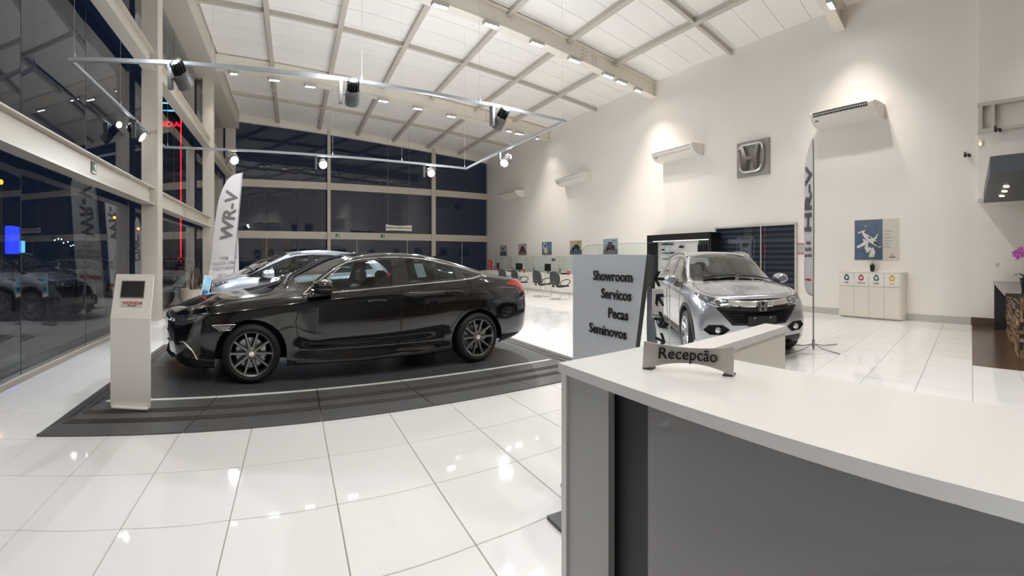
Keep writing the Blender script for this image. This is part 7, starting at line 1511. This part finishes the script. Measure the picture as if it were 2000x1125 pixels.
def office_chair(p, q, turn, lab):
    r = empty('visitor_chair', at(p, q, 0), bear(p, q, 1, 0) + turn); tag(r, lab, 'chair', 'black visitor chairs at the sales desks')
    m = MB(); m.box((0, 0, .455), (.46, .47, .07), ch=.028); m.build('seat', M_BLACK, r, 50)
    m = MB(); rows = []
    for k, (w_, z) in enumerate(((.10, .50), (.19, .54), (.225, .62), (.235, .74), (.22, .86), (.16, .945), (.06, .975))):
        x = -.24 - .10 * (z - .5) ; rows.append([(x - .02 + .03 * (abs(t) ** 2), w_ * t, z) for t in (-1, -.6, -.2, .2, .6, 1)] + [(x - .065 + .03 * (abs(t) ** 2), w_ * t, z) for t in (1, .6, .2, -.2, -.6, -1)])
    m.grid(rows, closed=True); m.add(rows[0], [tuple(range(11, -1, -1))]); m.add(rows[-1], [tuple(range(12))]); m.build('backrest', mat('chair_grey', (.035, .036, .038), .6), r, 50)
    for s in (-1, 1):
        m = MB(); m.tube(crv([(-.24, s * .24, .50), (-.22, s * .27, .62), (-.05, s * .275, .69), (.14, s * .27, .68), (.21, s * .26, .60), (.12, s * .25, .52), (.02, s * .24, .46)], 4), .016, 8); m.build('armrest', M_BLACK, r, 60)
        m = MB(); m.tube([(-.10, s * .215, .43), (.19, s * .215, .43), (.23, s * .22, .40), (.215, s * .225, .06), (.19, s * .23, .018), (-.26, s * .235, .016)], .012, 8); m.build('leg', M_CHROME, r, 60)
    m = MB(); m.tube([(-.26, -.235, .016), (-.26, .235, .016)], .012, 8); m.tube([(-.1, -.215, .43), (-.1, .215, .43)], .012, 8); m.tube([(-.20, 0, .43), (-.28, 0, .50), (-.30, 0, .62)], .02, 6); m.build('cross_bar', M_CHROME, r, 60)
office_chair(8.55, 11.1, .10, 'black visitor chair nearest the silver totem')
office_chair(8.60, 12.25, .05, 'black visitor chair second from the silver totem, beside the nearest one')
office_chair(8.55, 13.75, -.05, 'black visitor chair just behind the red tail light of the sedan')
office_chair(8.6, 14.9, .1, 'black visitor chair farthest along, its back showing over the sedan boot')
def small(nm, p, q, z, lab, cat, build, group=None):
    r = empty(nm, at(p, q, z), bear(p, q, 0, -1)); tag(r, lab, cat, group); build(r); return r
def cup(r):
    m = MB(); m.lathe([(.035, 0), (.045, .13), (.047, .19), (.04, .19), (.0001, .18)], 14); m.build('cup_body', M_RED, r, 40); m = MB(); m.lathe([(.042, .19), (.03, .22), (.0001, .22)], 14); m.build('cup_lid', M_WHITE, r, 40)
small('tall_cup', 9.98, 15.72, .76, 'tall red cup left of the two visitor chairs on the sales desk edge', 'cup', cup)
small('tall_cup', 9.98, 12.45, .76, 'tall red cup with white lid beside the silver totem on the sales desk', 'cup', cup)
def bow_(r):
    m = MB()
    for s in (-1, 1): m.grid([[(s * t, -.02 + .03 * math.sin(t * 20), z * (.3 + t * 4)) for z in (-.08, 0, .08)] for t in (0, .05, .11, .16)])
    m.lathe([(.035, -.03), (.04, 0), (.035, .03)], 10, axis=1); m.build('ribbon', mat('purple_ribbon', (.12, .015, .09), .5), r)
small('gift_bow', 10.69, 14.35, 1.36, 'purple ribbon bow on the frosted glass partition above a monitor', 'bow', bow_)
def rack(r):
    m = MB(); m.box((0, 0, .01), (.40, .28, .02)); m.box((0, .13, .35), (.38, .012, .68)); m.build('frame', M_WHITE, r)
    for k in range(5): m = MB(); m.box((0, .02, .10 + .12 * k), (.36, .18, .055)); m.build('red_box', M_RED, r)
small('brochure_rack', 10.2, 19.6, .76, 'rack of red boxes at the far end of the sales desks', 'rack', rack)
def papers(r):
    m = MB(); m.box((0, 0, .02), (.34, .25, .04)); m.box((.02, .0, .06), (.30, .22, .04)); m.build('stack', M_DGREY, r); m = MB(); m.box((.0, -.02, .09), (.26, .2, .02)); m.build('top_sheet', M_WHITE, r)
small('tray_stack', 10.2, 17.3, .76, 'dark paper trays beside the monitor on the second farthest sales desk', 'tray', papers)
small('tray_stack', 10.3, 13.05, .76, 'dark paper trays on the fourth farthest sales desk near the red cup', 'tray', papers)
def phone(r):
    m = MB(); m.prism([(-.1, 0), (.1, 0), (.1, .03), (-.1, .07)], -.09, .09, axis=0); m.build('phone_base', M_BLACK, r); m = MB(); m.box((0, -.05, .075), (.05, .19, .035), ch=.012); m.build('handset', M_BLACK, r)
small('desk_phone', 10.05, 13.55, .76, 'black desk phone right of the middle monitor', 'phone', phone)

# ---------------------------------------------------------------- kitchen corner on the far right
M_BAR = mat('dark_bar_stone', (.05, .042, .038), .14, noise=.2, nscale=10)
bar_ = empty('bar_counter', at(9, -.7, 0)); tag(bar_, 'stone clad bar counter with a dark top at the right edge of the picture', 'counter')
inv = Matrix.Translation(-Vector(bar_.location))
def kb_(m, nm, mt): o = m.build(nm, mt, bar_); o.matrix_parent_inverse = inv; return o
m = MB(); m.room(7.25, 11.1, -2.2, -.455, .925, .965, 6, 2); kb_(m, 'bar_top', M_BAR)
m = MB(); m.room(10.95, 11.02, -.70, -.47, .0, .925); kb_(m, 'leg_panel', M_BLACK)
m = MB(); m.room(8.06, 11.3, -1.7, -.715, 0, .925, 5, 2); kb_(m, 'core', mat('core_dark', (.03, .02, .015), .8))
rn = random.Random(3); SM = [mat('stone_%d' % k, c, .6, noise=.3, nscale=25) for k, c in enumerate(((.30, .19, .10), (.20, .12, .06), (.13, .075, .04), (.36, .25, .14), (.24, .14, .06)))]
for k in range(5):
    m = MB(); mm_ = MB()
    for j in range(16):
        for i in range(20):
            if (i * 7 + j * 3 + rn.randint(0, 1)) % 5 == k:
                q0 = -.72 - .048 * i; m.room(8.06 - rn.uniform(.012, .024), 8.06, q0 - .045, q0, .002 + .0565 * j, .055 + .0565 * j)
    o = kb_(m, 'mosaic_stone', SM[k]); o['kind'] = 'stuff'
    for j in range(30):
        p = 8.08
        while p < 11.25:
            L = rn.uniform(.18, .42)
            if rn.randint(0, 4) == k: mm_.room(p, min(p + L, 11.3) - .004, -.715, -.715 + rn.uniform(.008, .02), .002 + .0305 * j, .030 + .0305 * j)
            p += L
    o = kb_(mm_, 'ledge_stone', SM[k]); o['kind'] = 'stuff'
hd = empty('extractor_hood', at(9, -.8, 2.53)); tag(hd, 'dark grey hanging hood box with three small lamps above the bar', 'hood')
inv2 = Matrix.Translation(-Vector(hd.location))
M_HOOD = mat('hood_blue_grey', (.045, .055, .065), .45)
m = MB(); m.room(7.15, 10.9, -2.4, -.255, 2.53, 2.745, 5, 2); o = m.build('hood_box', M_HOOD, hd); o.matrix_parent_inverse = inv2
for k, (p, q) in enumerate(((8.6, -.56), (9.2, -.57), (9.85, -.56))):
    m = MB(); c = at(p, q, 2.526); m.lathe([(.05, .0), (.045, -.006), (.0001, -.006)], 14, M=Matrix.Translation(c)); o = m.build('hood_lamp', mat('hood_lamp_glow', (1, .8, .4), .4, emit=(1, .85, .5), estr=14), hd); o.matrix_parent_inverse = inv2
r = empty('potted_orchid', at(7.9, -.80, .966), bear(8, -.7, 0, -1)); tag(r, 'pink orchid in a dark pot on the bar counter at the right edge', 'plant')
m = MB(); m.lathe([(.07, 0), (.10, .17), (.105, .18), (.09, .18), (.085, .15), (.0001, .15)], 18); m.build('pot', M_BLACK, r, 40)
m = MB()
for a in (0.2, 1.5, 2.9, 4.0, 5.2):
    d = Vector((math.cos(a), math.sin(a), 0)); s_ = Vector((-d.y, d.x, 0)); p0 = Vector((0, 0, .16))
    m.grid([[p0 + d * (.20 * t) + s_ * (w_ * .035) + Vector((0, 0, .08 * math.sin(t * 2.4))) for w_ in ((-1 if t < .99 else -.1), 0, (1 if t < .99 else .1))] for t in (0, .3, .6, .85, 1.0)])
m.build('leaves', mat('leaf_green'), r, 60)
FP = mat('petal_pink', (.50, .13, .45), .55)
orchid_stem(r, [(0, 0, .15), (.02, 0, .35), (-.02, 0, .50), (-.10, 0, .55), (-.17, 0, .52)], [(-.16, -.03, .52, .055), (-.10, -.04, .54, .06), (-.03, -.04, .51, .06), (-.12, -.03, .47, .05), (.03, -.04, .47, .055), (-.06, -.05, .58, .05)], FP)
orchid_stem(r, [(0, 0, .15), (-.03, 0, .35), (.05, 0, .48), (.12, 0, .52)], [(.10, -.03, .52, .06), (.04, -.04, .54, .055), (.15, -.03, .48, .05)], FP)
# ---------------------------------------------------------------- downlights under the roof beams
def spot_light(name, loc, target, watts, col, ang, blend=.6, size=.05, parent=None):
    l = bpy.data.lights.new(name, 'SPOT'); l.energy = watts; l.color = col; l.spot_size = math.radians(ang); l.spot_blend = blend; l.shadow_soft_size = size
    o = bpy.data.objects.new(name, l); COL.objects.link(o)
    d = Vector(target) - Vector(loc); o.rotation_euler = d.to_track_quat('-Z', 'Y').to_euler(); o.location = loc
    if parent is not None:
        o.parent = parent; o.matrix_parent_inverse = parent.matrix_basis.inverted()
    return o
M_HOUS = mat('housing_grey', (.45, .44, .42), .5)
def downlight(p, q, n, lab, tilt=(0, 0)):
    z = rh(p) - .60; rz = bear(p, q, 1, 0); r = empty('downlight', at(p, q, z), rz)
    tag(r, lab, 'lamp', 'downlights under the roof beams')
    h = MB(); W = .13 * n + .03; h.box((0, 0, -.005), (W, .15, .012)); h.box((0, -.07, -.055), (W, .012, .10)); h.box((0, .07, -.055), (W, .012, .10)); h.box((-W / 2, 0, -.055), (.012, .15, .10)); h.box((W / 2, 0, -.055), (.012, .15, .10))
    h.box((0, 0, -.075), (W - .01, .14, .006)); h.build('housing', M_HOUS, r)
    for i in range(n):
        m = MB(); x = (i - (n - 1) / 2) * .13; m.lathe([(.0001, -.080), (.040, -.080), (.042, -.088), (.03, -.094), (.0001, -.096)], 16, M=Matrix.Translation((x, 0, 0))); m.build('lamp', M_LED, r, 40)
    c = at(p, q, z - .12); t = at(p + tilt[0], q + tilt[1], 0)
    spot_light('downlight_beam', c, t, SPOT_W * n / 3, WARM, 105, .8, .06, r)
for i, p in enumerate((.4, 1.95, 3.42, 4.82, 6.27, 7.61, 9.0, 9.6, 10.42)):
    n = 2 if i == 8 else 3
    lab = ['first', 'second', 'third', 'fourth', 'fifth', 'sixth', 'seventh', 'eighth', 'last small'][i] + ' downlight from the left under the middle roof beam'
    if i == 8: lab = 'small twin downlight at the right wall end of the middle roof beam'
    downlight(p, 9.2, n, lab, (.25, -.2) if i > 6 else (0, 0))
for i, p in enumerate((-2.14, -.69, .63, 2.25, 3.42, 4.85, 6.31, 9.1, 9.64, 10.64)):
    n = 2 if i in (0, 7) else (1 if i == 9 else 3)
    lab = ['first', 'second', 'third', 'fourth', 'fifth', 'sixth', 'seventh', 'eighth', 'ninth', 'single'][i] + ' downlight from the left under the far roof beam'
    if i == 9: lab = 'single lamp downlight at the right wall end of the far roof beam'
    downlight(p, 15.62, n, lab)
downlight(9.3, 2.9, 3, 'triple downlight at the top edge of the picture under the nearest roof beam', (.3, 0))
downlight(10.1, 2.9, 2, 'twin downlight at the right wall end of the nearest roof beam', (.5, 0))
for i, p in enumerate((1.2, 3.9, 6.6)): downlight(p, 2.9, 3, ['left', 'middle', 'right'][i] + ' one of three triple downlights out of view under the nearest roof beam')
for i, p in enumerate((-2.0, .8, 3.6, 6.6, 10.0)): downlight(p, -2.2, 3, ['first', 'second', 'third', 'fourth', 'fifth'][i] + ' from the left of the unseen triple downlights added behind the viewer')  # unseen lamps added to brighten the kiosk, sedan side and counter
# ---------------------------------------------------------------- hanging track with floodlights
TZ = 4.10; TP0, TP1, TQ0, TQ1 = -3.22, 4.88, 6.20, 10.92
M_TRACK = mat('track_aluminium', (.50, .54, .58), .35, .6); M_FL = mat('flood_grey', (.19, .19, .195), .45, .3); M_FIN = mat('flood_fin_black', (.012, .012, .013), .5)
tk = empty('lighting_track', at(.8, 8.5, TZ)); tag(tk, 'rectangular aluminium lighting track hanging on thin cables above the cars', 'track')
inv = Matrix.Translation(-Vector(tk.location))
def tb(m, nm, mt): o = m.build(nm, mt, tk); o.matrix_parent_inverse = inv; return o
for a, b_, c, d, n1, n2 in ((TP0 - .03, TP1 + .03, TQ0 - .025, TQ0 + .025, 8, 1), (TP0 - .03, TP1 + .03, TQ1 - .025, TQ1 + .025, 8, 1), (TP0 - .025, TP0 + .025, TQ0 + .025, TQ1 - .025, 1, 6), (TP1 - .025, TP1 + .025, TQ0 + .025, TQ1 - .025, 1, 6)):
    m = MB(); m.room(a, b_, c, d, TZ - .02, TZ + .02, n1, n2); e = .014
    m.room(a + (e if n1 == 1 else 0), b_ - (e if n1 == 1 else 0), c + (e if n2 == 1 else 0), d - (e if n2 == 1 else 0), TZ + .02, TZ + .035, n1, n2); tb(m, 'rail', M_TRACK)
for p, q in ((TP0 + .06, TQ0), (-1.15, TQ0), (1.02, TQ0), (3.03, TQ0), (TP1 - .06, TQ0), (TP0 + .06, TQ1), (1.03, TQ1), (2.92, TQ1), (TP1 - .04, TQ1), (TP0, 8.07), (TP1, 8.3)):
    m = MB(); z1 = rh(p) if p > -2.7 else 7.98; c = at(p, q, 0); m.tube([(c.x, c.y, TZ + .03), (c.x, c.y, z1)], .0022, 5); tb(m, 'cable', mat('steel_cable', (.6, .6, .58), .4, .3))
    m = MB(); m.lathe([(.022, TZ + .03), (.018, TZ + .07), (.006, TZ + .11), (.0001, TZ + .11)], 8, M=Matrix.Translation((c.x, c.y, 0))); tb(m, 'cable_clamp', M_TRACK)
def flood(p, q, tgt, lab, side, cone=74, w=1.0):
    c = at(p, q, TZ - .02); r = empty('floodlight', c); tag(r, lab, 'lamp', 'floodlights on the hanging track')
    t = at(*tgt); d = (t - (c - Vector((0, 0, .22)))).normalized(); rz = math.atan2(d.y, d.x)
    r.rotation_euler = (0, 0, rz)               # local x towards the target
    pitch = math.asin(-d.z); s = side
    m = MB(); m.box((0, s * .0, -.025), (.10, .05, .05)); m.box((0, s * .0, -.19), (.09, .055, .30), ch=.006); m.build('driver_box', M_FL, r)
    m = MB(); m.box((.0, s * .07, -.19), (.04, .10, .03)); m.build('yoke', M_FL, r)
    Mx = Matrix.Translation((0, s * .18, -.20)) @ Matrix.Rotation(pitch, 4, 'Y')
    m = MB(); m.lathe([(.0001, -.06), (.102, -.06), (.108, -.05), (.115, .14), (.110, .155), (.096, .155), (.092, .10)], 24, axis=0, M=Mx); m.build('housing', M_FL, r, 35)
    m = MB(); m.lathe([(.06, -.22), (.06, -.06)], 12, axis=0, M=Mx)
    for k in range(14):
        a = 2 * PI * k / 14; m.box((0, 0, 0), (.17, .034, .006), M=Mx @ Matrix.Rotation(a, 4, 'X') @ Matrix.Translation((-.145, .075, 0)))
    o = m.build('heat_sink', M_FIN, r)
    m = MB(); m.lathe([(.093, .125), (.06, .135), (.0001, .138)], 24, axis=0, M=Mx); m.build('lens', M_LEDC, r, 40)
    R = Matrix.Translation(c) @ Matrix.Rotation(rz, 4, 'Z') @ Mx
    src = R @ Vector((.17, 0, 0)); spot_light('flood_beam', src, t, FLOOD_W * w, COOL, cone, .8, .07)
    l = bpy.data.lights.new('ceiling_fill', 'POINT'); l.energy = CEIL_FILL_W * (0.15 if p < -2 else (0.4 if p < -1 else (1.6 if q > 10 else 1.0))); l.color = COOL; l.shadow_soft_size = .06; lo_ = bpy.data.objects.new('ceiling_fill', l); COL.objects.link(lo_); lo_.location = R @ Vector((-.30, 0, .0))  # added fill lamp that lifts the ceiling, no part of the fixture
flood(-1.75, TQ0, (-.6, 9.4, .6), 'floodlight over the front left of the track by the left column', -1)
flood(.70, TQ0, (.9, 9.4, .6), 'floodlight in the middle of the front rail pointing away', -1)
flood(3.28, TQ0, (2.4, 9.2, .4), 'floodlight on the right of the front rail pointing away', -1)
flood(TP0, 8.75, (1.0, 7.4, .4), 'floodlight on the left rail with its lit lens showing', 1)
flood(TP1, 8.85, (1.5, 6.4, .4), 'floodlight on the right rail with its lit lens showing', 1)
flood(-1.67, TQ1, (-.6, 4.6, .5), 'bright floodlight on the back rail beside the left columns', 1, cone=56, w=1.5)
flood(.59, TQ1, (.3, 4.4, .5), 'bright floodlight in the middle of the back rail', 1, w=2.3)
flood(3.58, TQ1, (2.2, 4.6, .5), 'bright floodlight on the back rail beside the right post', 1, w=2.3)
# ---------------------------------------------------------------- outside in the night
def street_lamp(p, q, h, lab):
    r = empty('street_lamp', at(p, q, -.1)); tag(r, lab, 'lamp', 'orange street lamps beyond the left glass')
    m = MB(); m.tube([(0, 0, 0), (0, 0, h)], .05, 8); m.build('post', M_DGREY, r); m = MB(); m.lathe([(.0001, h), (.06, h + .015), (.085, h + .08), (.05, h + .14), (.0001, h + .15)], 14); m.build('glow_head', mat('sodium_glow', (1, .5, .1), .4, emit=(1, .30, .02), estr=3.0), r, 60)
street_lamp(-9, 17.9, 3.15, 'orange street lamp seen beside the flag outside the left glass'); street_lamp(-9, 21.8, 3.4, 'orange street lamp left of the first cream column'); street_lamp(-9, 25.2, 3.1, 'small orange street lamp farthest right behind the left glass')
street_lamp(-9, 12.9, 3.6, 'orange street lamp at the left edge of the picture')
r = empty('light_box', at(-8.8, 13.3, 0), bear(-8.8, 13.3, 0, 1)); tag(r, 'glowing blue light box outside at the left edge', 'sign')
m = MB(); m.box((-.1, 0, 1.95), (.62, .18, .80), ch=.03); m.build('blue_face', mat('blue_glow', (.05, .1, 1), .4, emit=(.02, .05, 1.0), estr=1.3), r); m = MB(); m.tube([(0, 0, -.1), (0, 0, 1.3)], .07, 8); m.build('post', M_DGREY, r)
r = empty('light_box', at(-9, 13.95, 0), bear(-9, 14, 0, 1)); tag(r, 'small pale blue light box outside beside the large blue one', 'sign')
m = MB(); m.box((0, 0, 1.78), (.42, .12, .36), ch=.02); m.build('cyan_face', mat('cyan_glow', (.1, .5, 1), .4, emit=(.12, .45, .9), estr=1.4), r); m = MB(); m.tube([(0, 0, -.1), (0, 0, 1.6)], .05, 8); m.build('post', M_DGREY, r)
rn = random.Random(5)
for k in range(7):
    q = 16.6 + .25 * k + rn.uniform(0, .12); m = MB(); m.lathe([(.0001, -.03), (.03, 0), (.0001, .03)], 8)
    o = m.build('yard_bulb', mat('bulb_glow', (.6, .9, 1), .4, emit=(.5, .85, 1), estr=6), None, loc=at(-9.3, q, 2.0 + rn.uniform(-.12, .16))); tag(o, ['first', 'second', 'third', 'fourth', 'fifth', 'sixth', 'seventh'][k] + ' pale blue bulb from the left on a stake in the yard', 'lamp', 'pale blue bulbs in the yard'); m = MB(); m.tube([(0, 0, -.03), (0, 0, -2.2)], .01, 5); m.build('stake', M_DGREY, o)
# pylon with a red light line
r = empty('pylon_sign', at(-6.3, 24.4, -.1), bear(-6.3, 24.4, 1, 0)); tag(r, 'tall dark pylon with a red light line and red lettering beyond the left glass', 'sign')
m = MB(); m.box((-.8, .1, 5.2), (1.5, .3, 10.4)); m.build('pylon', mat('pylon_dark', (.02, .025, .035), .3), r)
m = MB(); m.box((.0, .02, 5.4), (.06, .06, 10.4)); m.build('light_line', mat('red_glow', (1, .03, .05), .4, emit=(1, .012, .03), estr=2.6), r)
tm = text_mb('HONDA', .38, .05, align='RIGHT', bold=.008, sx=1.5); m = MB(); m.add(tm.v, tm.f, Matrix.Translation((-.05, -.06, 8.75))); m.build('red_lettering', mat('red_glow'), r)
for z in (9.5, 9.9): m = MB(); m.box((-.75, -.06, z), (1.3, .04, .07)); m.build('blue_line', mat('cyan_glow'), r)
# white crossover outside
wc = copy_tree(cross); tag(wc, 'white crossover parked outside between the first two cream columns', 'car')
wp_ = mat('car_paint_white', (.62, .60, .57), .3, 0, coat=1)
def whiten(o):
    for s_ in o.material_slots:
        if s_.material and s_.material.name.startswith('car_paint_pale'): s_.link = 'OBJECT'; s_.material = wp_
    for c in o.children: whiten(c)
whiten(wc); a = at(-4.85, 16.3); b_ = at(-4.95, 18.9); d = b_ - a; put_car(wc, a.x, a.y, math.atan2(d.y, d.x), 1.0, 1.0, -.1)
# palm trunks behind the far glass
for k, (p, q) in enumerate(((-1.55, 25.2), (-.35, 26.0))):
    r = empty('palm_trunk', at(p, q, -.1)); tag(r, ['stout', 'slimmer'][k] + ' palm trunk standing behind the far glass front', 'tree')
    m = MB(); pr = []
    for i in range(18): pr.append(((.34 - .05 * k) * (1 - .012 * i) * (1.0 if i % 2 else .93), i * .18))
    m.lathe(pr, 14); m.build('trunk', mat('palm_bark', (.16, .13, .10), .9, noise=.4, nscale=6), r, 60)
# hanging banner inside the far end
p0, p1 = 4.52, 5.88; A, B = at(p0, 20), at(p1, 20); d = B - A; L = d.length; r = empty('hanging_banner', (A.x, A.y, 2.82), math.atan2(d.y, d.x)); tag(r, 'white curved banner hanging on wires before the far glass', 'banner')
m = MB(); rows = []
for k in range(17):
    u = k / 16; s_ = 1 - (2 * u - 1) ** 2; rows.append([(u * L, .08 * s_, .03 * s_), (u * L, .08 * s_, .32 - .05 * s_), (u * L, .08 * s_ + .01, .32 - .05 * s_), (u * L, .08 * s_ + .01, .03 * s_)])
m.grid(rows, closed=True); m.add(rows[0], [(3, 2, 1, 0)]); m.add(rows[-1], [(0, 1, 2, 3)]); m.build('board', mat('banner_white', (.62, .58, .53), .5), r)
tm = text_mb('Entrega de Ve\u00edculos Novos', .125, .006, bold=.003); m = MB(); m.add([(v[0] + L / 2, v[1] + .08 * (1 - (2 * (v[0] / L)) ** 2) - .003, v[2] + .165) for v in tm.v], tm.f); m.build('lettering', M_DGREY, r)
for x in (.12, L - .12): m = MB(); m.tube([(x, .03, .28), (x, .03, 5.2)], .006, 5); m.build('wire', M_GREYM, r)
